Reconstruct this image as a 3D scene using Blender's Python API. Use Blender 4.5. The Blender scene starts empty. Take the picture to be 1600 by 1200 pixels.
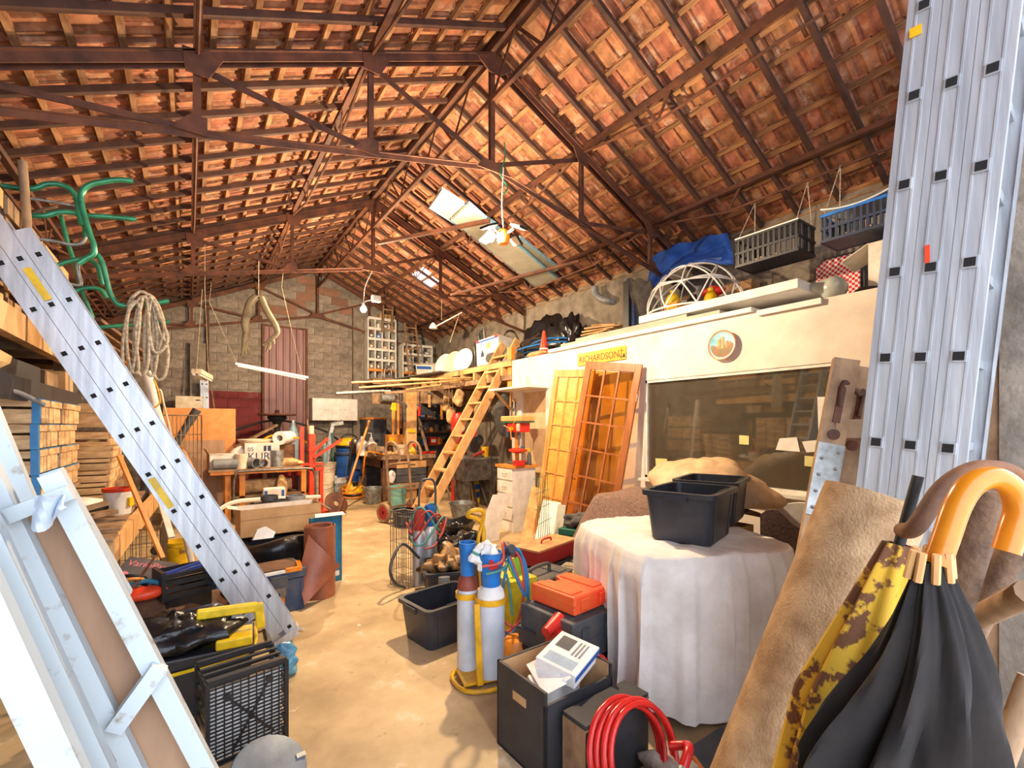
import bpy, math, random
from mathutils import Vector, Matrix, Euler, noise
random.seed(7)
S = bpy.context.scene
COL = S.collection
V = Vector
# ------------------------------------------------------------------ camera
F, CX, HY, CH = 724.0, 800.0, 665.0, 1.6       # focal length (pixels of a 1600 px frame), horizon, eye height
TH = math.atan(505 / F)                         # the camera is turned right of the long axis of the hall
CT, ST = math.cos(TH), math.sin(TH)
cam = bpy.data.objects.new('camera', bpy.data.cameras.new('camera'))
COL.objects.link(cam)
cam.location = (0, 0, CH)
cam.rotation_euler = (math.pi / 2, 0, -TH)
cam.data.sensor_width = 36
cam.data.lens = F / 1600 * 36
cam.data.shift_y = (HY - 600) / 1600
cam.data.clip_start = 0.02
S.camera = cam
# ------------------------------------------------------------------ sky, daylight through the open front, exposure
W = bpy.data.worlds.new('sky'); S.world = W; W.use_nodes = True
wn = W.node_tree.nodes; wl = W.node_tree.links
bg = wn['Background']
sky = wn.new('ShaderNodeTexSky'); sky.sky_type = 'NISHITA'; sky.sun_disc = False
sky.sun_elevation = math.radians(48); sky.sun_rotation = math.radians(-35); sky.air_density = 1.0; sky.dust_density = 2.5
mixw = wn.new('ShaderNodeMix'); mixw.data_type = 'RGBA'; mixw.inputs[0].default_value = 0.72
mixw.inputs[7].default_value = (8.7, 9.4, 10.7, 1)
wl.new(sky.outputs[0], mixw.inputs[6]); wl.new(mixw.outputs[2], bg.inputs[0])
bg.inputs[1].default_value = 0.43
S.view_settings.view_transform = 'Standard'; S.view_settings.look = 'None'
S.view_settings.exposure = 0.48; S.view_settings.gamma = 1.0; S.view_settings.use_curve_mapping = False
S.cycles.max_bounces = 10; S.cycles.diffuse_bounces = 6; S.cycles.use_denoising = True
S.cycles.sample_clamp_indirect = 6.0
LAMP_WARM = (1.0, 0.755, 0.47)
LAMP1_W, LAMP2_W = 440, 450
# ------------------------------------------------------------------ measuring helper: a point of the photo at a known distance or plane
def at(px, py, x=None, y=None, z=None, Z=None):
    X = (px - CX) / F; r = V((CT * X + ST, CT - ST * X, (HY - py) / F))
    t = x / r.x if x is not None else y / r.y if y is not None else (z - CH) / r.z if z is not None else Z
    p = r * t; p.z += CH
    return p
# ------------------------------------------------------------------ materials
def lin(c):
    return tuple(((v / 255) / 12.92 if v / 255 <= 0.04045 else ((v / 255 + 0.055) / 1.055) ** 2.4) for v in c)
MATS = {}
def M(name, c, c2=None, rough=.6, metal=0.0, scale=7.0, bump=0.0, bscale=None, rand=0.0, stretch=(1, 1, 1), island=0.0, spec=.5, trans=0.0, emit=None, es=0, lo=.35, hi=.65):
    if name in MATS: return MATS[name]
    m = bpy.data.materials.new(name); m.use_nodes = True
    n = m.node_tree.nodes; l = m.node_tree.links; b = n['Principled BSDF']
    c = lin(c); c2 = lin(c2) if c2 else tuple(v * .72 for v in c)
    b.inputs['Roughness'].default_value = rough; b.inputs['Metallic'].default_value = metal
    b.inputs['Specular IOR Level'].default_value = spec; b.inputs['Transmission Weight'].default_value = trans
    tc = n.new('ShaderNodeTexCoord'); mp = n.new('ShaderNodeMapping'); mp.inputs['Scale'].default_value = stretch
    l.new(tc.outputs['Object'], mp.inputs[0])
    no = n.new('ShaderNodeTexNoise'); no.inputs['Scale'].default_value = scale; no.inputs['Detail'].default_value = 5; no.inputs['Roughness'].default_value = .6
    l.new(mp.outputs[0], no.inputs['Vector'])
    rp = n.new('ShaderNodeValToRGB'); rp.color_ramp.elements[0].position = lo; rp.color_ramp.elements[1].position = hi
    rp.color_ramp.elements[0].color = c2 + (1,); rp.color_ramp.elements[1].color = c + (1,)
    l.new(no.outputs[0], rp.inputs[0]); out = rp.outputs[0]
    if rand or island:
        oi = n.new('ShaderNodeObjectInfo'); v = oi.outputs['Random']
        if island:
            ge = n.new('ShaderNodeNewGeometry'); ad = n.new('ShaderNodeMath'); ad.operation = 'ADD'
            l.new(v, ad.inputs[0]); l.new(ge.outputs['Random Per Island'], ad.inputs[1])
            fr = n.new('ShaderNodeMath'); fr.operation = 'FRACT'; l.new(ad.outputs[0], fr.inputs[0]); v = fr.outputs[0]
        mr = n.new('ShaderNodeMapRange'); k = max(rand, island)
        mr.inputs[3].default_value = 1 - k; mr.inputs[4].default_value = 1 + k; l.new(v, mr.inputs[0])
        hs = n.new('ShaderNodeHueSaturation'); l.new(out, hs.inputs['Color']); l.new(mr.outputs[0], hs.inputs['Value'])
        if island:
            m2 = n.new('ShaderNodeMapRange'); m2.inputs[3].default_value = .488; m2.inputs[4].default_value = .512
            f2 = n.new('ShaderNodeMath'); f2.operation = 'MULTIPLY'; f2.inputs[1].default_value = 7.31; l.new(v, f2.inputs[0])
            f3 = n.new('ShaderNodeMath'); f3.operation = 'FRACT'; l.new(f2.outputs[0], f3.inputs[0])
            l.new(f3.outputs[0], m2.inputs[0]); l.new(m2.outputs[0], hs.inputs['Hue'])
        out = hs.outputs[0]
    l.new(out, b.inputs['Base Color'])
    if bump:
        bn = n.new('ShaderNodeTexNoise'); bn.inputs['Scale'].default_value = bscale or scale * 4; bn.inputs['Detail'].default_value = 6
        l.new(mp.outputs[0], bn.inputs['Vector']); bu = n.new('ShaderNodeBump'); bu.inputs['Strength'].default_value = bump; bu.inputs['Distance'].default_value = .02
        l.new(bn.outputs[0], bu.inputs['Height']); l.new(bu.outputs[0], b.inputs['Normal'])
    if emit:
        b.inputs['Emission Color'].default_value = lin(emit) + (1,); b.inputs['Emission Strength'].default_value = es
    MATS[name] = m
    return m
def overlay(m, col, scale, lo, hi, st=1.0, box=None):      # a second tone over a material: patches by noise, or a painted rectangle given in world metres
    n = m.node_tree.nodes; l = m.node_tree.links; b = n['Principled BSDF']; base = b.inputs['Base Color'].links[0].from_socket
    if box:
        ge = n.new('ShaderNodeNewGeometry'); sp = n.new('ShaderNodeSeparateXYZ'); l.new(ge.outputs['Position'], sp.inputs[0]); f = None
        for ax, a, c in box:
            for op, v in (('GREATER_THAN', a), ('LESS_THAN', c)):
                q = n.new('ShaderNodeMath'); q.operation = op; l.new(sp.outputs[ax], q.inputs[0]); q.inputs[1].default_value = v
                if f is None: f = q.outputs[0]
                else: mu = n.new('ShaderNodeMath'); mu.operation = 'MULTIPLY'; l.new(f, mu.inputs[0]); l.new(q.outputs[0], mu.inputs[1]); f = mu.outputs[0]
        no = n.new('ShaderNodeTexNoise'); no.inputs['Scale'].default_value = scale; no.inputs['Detail'].default_value = 6; l.new(ge.outputs['Position'], no.inputs['Vector'])
        mr = n.new('ShaderNodeMapRange'); mr.inputs[1].default_value = lo; mr.inputs[2].default_value = hi; mr.inputs[3].default_value = st; mr.inputs[4].default_value = st * .55; l.new(no.outputs[0], mr.inputs[0])
        mu = n.new('ShaderNodeMath'); mu.operation = 'MULTIPLY'; l.new(f, mu.inputs[0]); l.new(mr.outputs[0], mu.inputs[1]); f = mu.outputs[0]
    else:
        ge = n.new('ShaderNodeNewGeometry'); no = n.new('ShaderNodeTexNoise'); no.inputs['Scale'].default_value = scale; no.inputs['Detail'].default_value = 7; no.inputs['Roughness'].default_value = .65; l.new(ge.outputs['Position'], no.inputs['Vector'])
        mr = n.new('ShaderNodeMapRange'); mr.inputs[1].default_value = lo; mr.inputs[2].default_value = hi; mr.inputs[4].default_value = st; l.new(no.outputs[0], mr.inputs[0]); f = mr.outputs[0]
    mx = n.new('ShaderNodeMix'); mx.data_type = 'RGBA'; l.new(f, mx.inputs[0]); l.new(base, mx.inputs[6]); mx.inputs[7].default_value = lin(col) + (1,); l.new(mx.outputs[2], b.inputs['Base Color'])
def plastic(name, c, rough=.42, dust=.8): return M(name, c, tuple(v * dust for v in c), rough=rough, scale=9, rand=.0, bump=.02)
def dusty(name, c, dust=(150, 128, 100), rough=.6): return M(name, c, tuple(.62 * a + .38 * b for a, b in zip(c, dust)), rough=rough, scale=6, bump=.03, lo=.3, hi=.6)
m_tile = M('fired_clay_tile', (182, 120, 88), (130, 84, 62), rough=.85, scale=9, bump=.25, bscale=30, island=.34, stretch=(1, 1, 1))
overlay(m_tile, (206, 176, 150), 7.0, .54, .70, .75)
m_rust = M('rusty_brown_steel', (112, 66, 44), (70, 42, 32), rough=.75, scale=5, bump=.15, rand=.12)
m_raft = M('dark_rafter_steel', (88, 56, 42), (58, 38, 32), rough=.8, scale=5, bump=.1, rand=.15)
m_batten = M('old_batten_wood', (168, 122, 82), (104, 70, 46), rough=.85, scale=6, stretch=(4, .6, 4), bump=.2, rand=.25)
m_wood = M('pale_pine', (222, 178, 120), (186, 136, 82), rough=.7, scale=5, stretch=(1.3, 1.3, .8), bump=.08, rand=.1)
m_woodo = M('old_grey_wood', (168, 136, 104), (112, 86, 64), rough=.85, scale=6, stretch=(1.3, 1.3, .8), bump=.2, rand=.15)
m_woodd = M('dark_workbench_wood', (124, 82, 52), (70, 46, 32), rough=.8, scale=6, stretch=(1, 1.3, 1.3), bump=.2, rand=.15)
m_orange_wood = M('orange_varnished_wood', (226, 150, 62), (190, 112, 40), rough=.5, scale=5, stretch=(1.3, 1.3, .8), rand=.08)
m_crate = M('crate_poplar', (226, 190, 142), (176, 138, 98), rough=.8, scale=7, stretch=(.8, .8, 3), bump=.12, rand=.16)
m_alu = M('brushed_aluminium', (200, 205, 211), (172, 177, 184), rough=.42, metal=.55, scale=5, stretch=(6, 6, .4), bump=.04)
m_galv = M('galvanised_zinc', (170, 172, 170), (120, 122, 120), rough=.5, metal=.6, scale=14, bump=.06)
m_steel = M('worn_steel', (150, 146, 142), (96, 90, 86), rough=.45, metal=.8, scale=10)
m_block = M('concrete_block', (158, 146, 134), (116, 104, 94), rough=.95, scale=8, bump=.35, bscale=40, rand=.14)
m_blockred = M('red_painted_block', (122, 42, 44), (96, 34, 36), rough=.85, scale=5, bump=.3, bscale=30, rand=.1)
m_blockbrick = M('orange_brick', (152, 108, 88), (124, 98, 84), rough=.95, scale=8, bump=.35, bscale=40, rand=.2)
overlay(m_block, (118, 40, 44), 3.0, .55, .72, .95, box=(('X', .34, 1.44), ('Z', -.1, 2.36)))
overlay(m_block, (92, 84, 78), 1.4, .56, .70, .5)
m_mortar = M('mortar', (140, 130, 118), (108, 100, 92), rough=.95, scale=10, bump=.3)
overlay(m_mortar, (104, 36, 40), 3.0, .5, .8, .9, box=(('X', .34, 1.44), ('Z', -.1, 2.36)))
m_render = M('rough_cement_render', (150, 138, 124), (108, 98, 88), rough=.95, scale=4, bump=.5, bscale=26)
m_plaster = M('white_painted_plaster', (236, 226, 216), (214, 202, 192), rough=.8, scale=2.5, bump=.05)
m_white = M('white_paint', (232, 230, 224), (206, 202, 194), rough=.5, scale=6)
m_whitebl = M('pale_blue_white_steel_paint', (222, 232, 236), (190, 200, 202), rough=.45, scale=7, bump=.04)
m_card = M('cardboard', (196, 158, 112), (168, 130, 90), rough=.85, scale=4, bump=.04)
m_cardw = M('white_carton', (236, 232, 224), (206, 196, 182), rough=.75, scale=5)
m_paper = M('white_paper', (240, 238, 234), (216, 214, 210), rough=.8, scale=5)
m_black = plastic('black_plastic', (34, 35, 40), .4, .6)
m_tub = M('charcoal_tub_plastic', (52, 56, 66), (40, 43, 52), rough=.38, scale=8, bump=.02)
m_blackbag = M('black_bin_bag', (26, 26, 30), (14, 14, 17), rough=.28, scale=5, bump=.5, bscale=9)
m_navy = dusty('navy_plastic', (44, 62, 92))
m_dcase = dusty('dark_grey_case', (62, 68, 76))
m_blue = plastic('bright_blue_plastic', (32, 122, 206))
m_bluec = plastic('blue_paint', (36, 130, 190))
m_teal = M('teal_card', (32, 110, 140), (24, 84, 110), rough=.6)
m_red = dusty('red_plastic', (214, 40, 34), (160, 60, 40), .4)
m_redd = dusty('dark_red_paint', (170, 36, 44), (130, 60, 50))
m_redor = M('red_orange_enamel', (232, 72, 36), (200, 56, 28), rough=.4, scale=6)
m_yel = plastic('yellow_plastic', (244, 204, 24))
m_yelor = plastic('yellow_orange_enamel', (244, 182, 28))
m_orange = plastic('orange_plastic', (240, 140, 30))
m_green = dusty('dark_green_case', (24, 92, 72), (70, 110, 90))
m_gpipe = M('green_painted_tube', (58, 150, 108), (36, 104, 78), rough=.3, metal=.2, scale=8)
m_rope = M('hemp_rope', (206, 188, 160), (150, 130, 104), rough=.9, scale=40, bump=.6, bscale=120)
m_rubber = M('black_rubber', (38, 36, 36), (26, 25, 25), rough=.7)
m_grey = M('grey_pvc', (140, 142, 144), (110, 112, 116), rough=.45)
m_greyd = M('dark_grey_pvc', (74, 76, 80), (54, 56, 60), rough=.45)
m_cream = M('cream_plastic', (232, 220, 196), (206, 186, 152), rough=.5)
m_sheet = M('dust_sheet_cotton', (238, 236, 233), (212, 208, 203), rough=.9, scale=4, bump=.12, bscale=40)
m_blanket = M('speckled_grey_blanket', (150, 118, 104), (100, 84, 80), rough=1, scale=60, bump=.5, bscale=150)
m_poly = M('dusty_plastic_film', (220, 184, 142), (176, 146, 112), rough=.55, scale=5, bump=.3, bscale=14)
m_carpet = M('beige_felt_roll', (190, 158, 120), (150, 118, 84), rough=1, scale=14, bump=.35, bscale=160)
m_lino = M('brown_linoleum', (156, 92, 62), (126, 68, 46), rough=.45, scale=4, bump=.05)
m_osb = M('orange_chipboard', (222, 152, 84), (206, 134, 68), rough=.6, scale=9)
m_ply = M('brown_plywood', (174, 138, 108), (150, 116, 90), rough=.7, scale=3, stretch=(3, 3, .5))
m_umb = M('black_umbrella_cloth', (44, 38, 36), (24, 22, 23), rough=.95, scale=8, bump=.1)
m_umby = M('yellow_brown_patterned_cloth', (204, 160, 40), (104, 62, 32), rough=.8, scale=22, lo=.46, hi=.50)
m_honey = M('honey_varnished_cane', (216, 138, 30), (186, 106, 18), rough=.22, scale=7)
m_bark = M('weathered_stick', (128, 100, 78), (76, 58, 46), rough=.9, scale=12, bump=.4)
m_mahog = M('reddish_door_wood', (176, 108, 60), (142, 80, 42), rough=.4, scale=5, stretch=(3, 3, .5))
m_pinedoor = M('honey_door_wood', (222, 164, 92), (192, 128, 62), rough=.45, scale=5, stretch=(3, 3, .5))
m_text = M('blue_black_print', (40, 52, 84), (40, 52, 84), rough=.7)
m_textr = M('red_print', (206, 62, 40), (206, 62, 40), rough=.7)
m_textbl = M('blue_print', (40, 90, 170), (40, 90, 170), rough=.7)
m_textp = M('pink_print', (222, 128, 140), (222, 128, 140), rough=.7)
m_hole = M('dark_hollow', (30, 28, 28), (22, 20, 20), rough=.9)
m_tarp = M('blue_tarpaulin', (52, 104, 200), (34, 74, 160), rough=.4, scale=6, bump=.25, bscale=14)
m_cloth = M('grey_work_cloth', (96, 92, 88), (66, 64, 64), rough=.95, scale=9, bump=.3)
m_jean = M('denim_cloth', (72, 92, 140), (52, 66, 104), rough=.9, scale=20)
m_foam = M('pale_foam_board', (182, 180, 164), (164, 162, 148), rough=.8, scale=4)
m_foamb = M('light_blue_foam_edge', (150, 200, 220), (128, 184, 206), rough=.8)
m_snail = M('pale_shells', (232, 214, 180), (180, 150, 110), rough=.6, scale=30)
m_corr = M('plum_corrugated_steel', (132, 92, 92), (104, 70, 72), rough=.5, metal=.15, scale=3, stretch=(4, 4, .4))
m_sack = M('sand_coloured_cloth', (214, 178, 124), (168, 130, 84), rough=.95, scale=8, bump=.25)
m_leather = M('olive_glove_leather', (150, 140, 112), (110, 98, 76), rough=.8, scale=9, bump=.2)
def glass(name, tint=(.9, .9, .86), rough=.02, film=0.0, fc=(.5, .45, .36)):
    m = bpy.data.materials.new(name); m.use_nodes = True; n = m.node_tree.nodes; l = m.node_tree.links
    b = n['Principled BSDF']; n.remove(b)
    t = n.new('ShaderNodeBsdfTransparent'); t.inputs[0].default_value = tint + (1,)
    g = n.new('ShaderNodeBsdfGlossy'); g.inputs['Roughness'].default_value = rough
    fr = n.new('ShaderNodeFresnel'); gb = n.new('ShaderNodeNewGeometry'); io = n.new('ShaderNodeMapRange'); io.inputs[3].default_value = 1.55; io.inputs[4].default_value = 1 / 1.55; l.new(gb.outputs['Backfacing'], io.inputs[0]); l.new(io.outputs[0], fr.inputs[0])
    mr = n.new('ShaderNodeMath'); mr.operation = 'ADD'; mr.inputs[1].default_value = .07; l.new(fr.outputs[0], mr.inputs[0])
    mx = n.new('ShaderNodeMixShader'); l.new(mr.outputs[0], mx.inputs[0]); l.new(t.outputs[0], mx.inputs[1]); l.new(g.outputs[0], mx.inputs[2])
    if film:
        df = n.new('ShaderNodeBsdfDiffuse'); df.inputs[0].default_value = fc + (1,); m2 = n.new('ShaderNodeMixShader'); m2.inputs[0].default_value = film
        l.new(mx.outputs[0], m2.inputs[1]); l.new(df.outputs[0], m2.inputs[2]); mx = m2
    l.new(mx.outputs[0], n['Material Output'].inputs[0])
    return m
m_glass = glass('dusty_window_glass', (.62, .58, .5), .03, .09)
m_amber = glass('amber_door_glass', (.86, .66, .3), .08)
m_clear = glass('clear_glass', (.92, .94, .92))
# ------------------------------------------------------------------ mesh builder
def wmat(o):
    m = Matrix.Translation(o.location) @ o.rotation_euler.to_matrix().to_4x4()
    return wmat(o.parent) @ m if o.parent else m
class MB:
    def __init__(s): s.v = []; s.f = []; s.mi = []; s.k = 0
    def add(s, vs, fs):
        o = len(s.v); s.v += [V(p) for p in vs]
        for f in fs: s.f.append([i + o for i in f]); s.mi.append(s.k)
        return s
    def box(s, c, d, R=None):
        c = V(c); x, y, z = d[0] / 2, d[1] / 2, d[2] / 2
        vs = [V((a * x, b * y, e * z)) for a in (-1, 1) for b in (-1, 1) for e in (-1, 1)]
        if R is not None: vs = [R @ p for p in vs]
        return s.add([p + c for p in vs], [(0, 1, 3, 2), (4, 6, 7, 5), (0, 4, 5, 1), (2, 3, 7, 6), (0, 2, 6, 4), (1, 5, 7, 3)])
    def bx(s, x0, x1, y0, y1, z0, z1): return s.box(((x0 + x1) / 2, (y0 + y1) / 2, (z0 + z1) / 2), (x1 - x0, y1 - y0, z1 - z0))
    def bar(s, a, b, w, h=None, up=(0, 0, 1)):
        a, b = V(a), V(b); h = h or w; d = (b - a); L = d.length; d.normalize(); u = V(up)
        if abs(d.dot(u)) > .98: u = V((0, 1, 0))
        sx = d.cross(u).normalized(); uz = sx.cross(d)
        R = Matrix((sx, d, uz)).transposed()
        return s.box((a + b) / 2, (w, L, h), R)
    def tube(s, pts, r, n=8, closed=False):
        pts = [V(p) for p in pts]; N = len(pts); rr = r if isinstance(r, (list, tuple)) else [r] * N
        T = []
        for i in range(N):
            a = pts[(i - 1) % N] if (i > 0 or closed) else pts[i]; b = pts[(i + 1) % N] if (i < N - 1 or closed) else pts[i]
            t = (b - a); T.append(t.normalized() if t.length > 1e-9 else V((0, 0, 1)))
        u = T[0].orthogonal().normalized(); vs = []
        for i in range(N):
            u = (u - T[i] * u.dot(T[i])); u = u.normalized() if u.length > 1e-6 else T[i].orthogonal().normalized()
            w = T[i].cross(u)
            for k in range(n):
                a = 2 * math.pi * k / n; vs.append(pts[i] + (u * math.cos(a) + w * math.sin(a)) * rr[i])
        fs = []
        for i in range(N if closed else N - 1):
            j = (i + 1) % N
            for k in range(n): fs.append((i * n + k, i * n + (k + 1) % n, j * n + (k + 1) % n, j * n + k))
        if not closed: fs += [tuple(range(n))[::-1], tuple((N - 1) * n + k for k in range(n))]
        return s.add(vs, fs)
    def lathe(s, prof, n=20, c=(0, 0, 0), R=None):
        c = V(c); vs = []; P = len(prof)
        for r, z in prof:
            for k in range(n):
                a = 2 * math.pi * k / n; p = V((r * math.cos(a), r * math.sin(a), z)); vs.append((R @ p if R else p) + c)
        fs = []
        for i in range(P - 1):
            for k in range(n): fs.append((i * n + k, i * n + (k + 1) % n, (i + 1) * n + (k + 1) % n, (i + 1) * n + k))
        ring = prof[0] == prof[-1]
        if prof[0][0] > 1e-6 and not ring: fs.append(tuple(range(n))[::-1])
        if prof[-1][0] > 1e-6 and not ring: fs.append(tuple((P - 1) * n + k for k in range(n)))
        return s.add(vs, fs)
    def cyl(s, a, b, r, n=14, r2=None):
        return s.tube([a, b], [r, r if r2 is None else r2], n)
    def prism(s, poly, h, o=(0, 0, 0), ux=(1, 0, 0), uy=(0, 1, 0)):
        o, ux, uy = V(o), V(ux), V(uy); n = ux.cross(uy).normalized(); N = len(poly)
        vs = [o + ux * p[0] + uy * p[1] for p in poly]; vs += [p + n * h for p in vs]
        return s.add(vs, [tuple(range(N))[::-1], tuple(range(N, 2 * N))] + [(i, (i + 1) % N, (i + 1) % N + N, i + N) for i in range(N)])
    def slab(s, q, t):                       # a quad given by four points, thickened
        q = [V(p) for p in q]; n = (q[1] - q[0]).cross(q[3] - q[0]).normalized() * t
        return s.add(q + [p + n for p in q], [(3, 2, 1, 0), (4, 5, 6, 7)] + [(i, (i + 1) % 4, (i + 1) % 4 + 4, i + 4) for i in range(4)])
    def sheet(s, fn, nu, nv, t=.004, closed=False):   # a cloth-like surface with thickness; fn(u, v) in 0..1
        g = [[V(fn(i / nu, j / nv)) for j in range(nv + 1)] for i in range(nu + (0 if closed else 1))]
        U = len(g); vs = []
        N = [[None] * (nv + 1) for _ in range(U)]
        for i in range(U):
            for j in range(nv + 1):
                a = g[(i + 1) % U if closed else min(i + 1, U - 1)][j] - g[(i - 1) % U if closed else max(i - 1, 0)][j]
                b = g[i][min(j + 1, nv)] - g[i][max(j - 1, 0)]; q = a.cross(b); N[i][j] = q.normalized() if q.length > 1e-12 else V((0, 0, 1))
        for lay in (0, 1):
            for i in range(U):
                for j in range(nv + 1): vs.append(g[i][j] - N[i][j] * t * lay)
        K = U * (nv + 1); ix = lambda i, j, l=0: (i % U) * (nv + 1) + j + l * K; fs = []
        for i in range(U if closed else U - 1):
            for j in range(nv):
                fs.append((ix(i, j), ix(i + 1, j), ix(i + 1, j + 1), ix(i, j + 1))); fs.append((ix(i, j + 1, 1), ix(i + 1, j + 1, 1), ix(i + 1, j, 1), ix(i, j, 1)))
            fs.append((ix(i + 1, 0), ix(i, 0), ix(i, 0, 1), ix(i + 1, 0, 1))); fs.append((ix(i, nv), ix(i + 1, nv), ix(i + 1, nv, 1), ix(i, nv, 1)))
        if not closed:
            for j in range(nv):
                fs.append((ix(0, j), ix(0, j + 1), ix(0, j + 1, 1), ix(0, j, 1))); fs.append((ix(U - 1, j + 1), ix(U - 1, j), ix(U - 1, j, 1), ix(U - 1, j + 1, 1)))
        return s.add(vs, fs)
    def blob(s, c, d, n=14, m=9, amp=.12, seed=0, flat=None, crump=0.0, freq=9.0):   # lumpy closed body (bag, heap); flat: the height its base is cut at
        rnd = random.Random(seed); c = V(c); ph = [(rnd.uniform(1, 4), rnd.uniform(0, 6), rnd.uniform(1, 4), rnd.uniform(0, 6)) for _ in range(4)]
        vs = []
        for i in range(m + 1):
            th = math.pi * i / m
            for k in range(n):
                a = 2 * math.pi * k / n
                q = 1 + amp * sum(math.sin(round(p[0]) * a + p[1]) * math.sin(p[2] * th + p[3]) for p in ph) / 2 * math.sin(th)
                p = V((d[0] / 2 * q * math.sin(th) * math.cos(a), d[1] / 2 * q * math.sin(th) * math.sin(a), d[2] / 2 * math.cos(th) * (1 + .3 * (q - 1)))) + c
                if crump: dv = (p - c); p = p + dv.normalized() * crump * (abs(noise.noise(p * freq + V((seed, 0, 0)))) * 2 - .6 + .6 * abs(noise.noise(p * freq * 2.3))) if dv.length > 1e-6 else p
                if flat is not None and p.z < flat: p.z = flat
                vs.append(p)
        fs = [(i * n + k, i * n + (k + 1) % n, (i + 1) * n + (k + 1) % n, (i + 1) * n + k) for i in range(m) for k in range(n)]
        return s.add(vs, [f[::-1] for f in fs])
    def build(s, name, mat, parent=None, world=False, bevel=0, ang=50, loc=None):
        me = bpy.data.meshes.new(name); vs = s.v
        if world and parent is not None: I = wmat(parent).inverted(); vs = [I @ p for p in vs]
        if loc is not None and parent is None: vs = [p - V(loc) for p in vs]
        me.from_pydata([tuple(p) for p in vs], [], s.f)
        for m in (mat if isinstance(mat, (list, tuple)) else [mat]): me.materials.append(m)
        if isinstance(mat, (list, tuple)): me.polygons.foreach_set('material_index', s.mi)
        me.polygons.foreach_set('use_smooth', [True] * len(me.polygons)); me.set_sharp_from_angle(angle=math.radians(ang))
        o = bpy.data.objects.new(name, me); COL.objects.link(o); o.parent = parent
        if loc is not None and parent is None: o.location = loc
        if bevel:
            b = o.modifiers.new('edge', 'BEVEL'); b.width = bevel; b.segments = 2; b.limit_method = 'ANGLE'; b.angle_limit = math.radians(40); b.harden_normals = True
        return o
def tag(o, label, cat, group=None):
    o['label'] = label; o['category'] = cat
    if group: o['group'] = group
    return o
def struct(o, label=None, cat=None):
    o['kind'] = 'structure'
    if label: o['label'] = label
    if cat: o['category'] = cat
    return o
def thing(name, label, cat, loc=(0, 0, 0), rz=0, group=None, rot=None):
    o = bpy.data.objects.new(name, None); COL.objects.link(o); o.location = loc
    o.rotation_euler = rot if rot is not None else (0, 0, rz); o.empty_display_size = .1
    return tag(o, label, cat, group)
def one(name, label, cat, mb, mat, group=None, bevel=0, loc=None, ang=50):      # a thing that is a single mesh, built in world coordinates
    if loc is None:
        n = len(mb.v); c = sum(mb.v, V()) / n; loc = V((c.x, c.y, min(p.z for p in mb.v)))
    return tag(mb.build(name, mat, None, bevel=bevel, loc=loc, ang=ang), label, cat, group)
def copy_tree(o, parent=None):
    c = o.copy(); COL.objects.link(c); c.parent = parent
    for ch in [x for x in o.children]: copy_tree(ch, c)
    return c
def dup(o, loc, rz=0, label=None, group=None, rot=None):
    c = copy_tree(o); c.location = loc; c.rotation_euler = rot if rot is not None else (0, 0, rz)
    if label: c['label'] = label
    if group: c['group'] = group
    return c
def text(name, s, mat, parent, loc, size, rot, ext=.0006, align='CENTER', sx=1):
    cu = bpy.data.curves.new(name, 'FONT'); cu.body = s; cu.size = size; cu.extrude = ext; cu.align_x = align; cu.align_y = 'CENTER'
    cu.materials.append(mat); q = bpy.data.objects.new(name, cu); COL.objects.link(q)
    me = bpy.data.meshes.new_from_object(q.evaluated_get(bpy.context.evaluated_depsgraph_get())); bpy.data.objects.remove(q)
    o = bpy.data.objects.new(name, me); COL.objects.link(o); o.parent = parent; o.location = loc; o.rotation_euler = rot; o.scale = (sx, 1, 1)
    return o
def curve(pts, n=6, closed=False):               # Catmull-Rom through the points
    P = [V(p) for p in pts]; N = len(P); out = []
    for i in range(N if closed else N - 1):
        p0 = P[(i - 1) % N] if closed or i > 0 else P[0]; p1 = P[i]; p2 = P[(i + 1) % N]; p3 = P[(i + 2) % N] if closed or i + 2 < N else P[-1]
        for k in range(n):
            t = k / n; out.append(.5 * ((2 * p1) + (p2 - p0) * t + (2 * p0 - 5 * p1 + 4 * p2 - p3) * t * t + (3 * p1 - p0 - 3 * p2 + p3) * t ** 3))
    if not closed: out.append(P[-1])
    return out
PI = math.pi
# =================================================================== the setting
XL, XR, YB, YF = -1.9, 5.73, 12.0, -0.9         # left wall, right wall, back wall, open front
RX, RZ, SL = 2.55, 5.36, .4527                  # ridge position and height, roof slope
zr = lambda x: RZ - SL * abs(x - RX)
# floor: worn concrete
mf = M('worn_concrete_floor', (206, 180, 138), (160, 136, 100), rough=.8, scale=1.3, bump=.15, bscale=18)
def floor_mat(m):
    n = m.node_tree.nodes; l = m.node_tree.links; b = n['Principled BSDF']; base = b.inputs['Base Color'].links[0].from_socket
    tc = n.new('ShaderNodeTexCoord')
    for sc, col, lo, hi, st in ((2.6, (.70, .62, .50), .58, .68, .7), (.7, (.13, .11, .09), .55, .70, .6), (9, (.12, .10, .08), .62, .70, .5), (5, (.82, .80, .76), .665, .70, .9)):
        no = n.new('ShaderNodeTexNoise'); no.inputs['Scale'].default_value = sc; no.inputs['Detail'].default_value = 8; no.inputs['Roughness'].default_value = .65; l.new(tc.outputs['Object'], no.inputs['Vector'])
        r = n.new('ShaderNodeMapRange'); r.inputs[1].default_value = lo; r.inputs[2].default_value = hi; r.inputs[4].default_value = st; l.new(no.outputs[0], r.inputs[0])
        mx = n.new('ShaderNodeMix'); mx.data_type = 'RGBA'; l.new(r.outputs[0], mx.inputs[0]); l.new(base, mx.inputs[6]); mx.inputs[7].default_value = col + (1,); base = mx.outputs[2]
    l.new(base, b.inputs['Base Color'])
floor_mat(mf)
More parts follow.
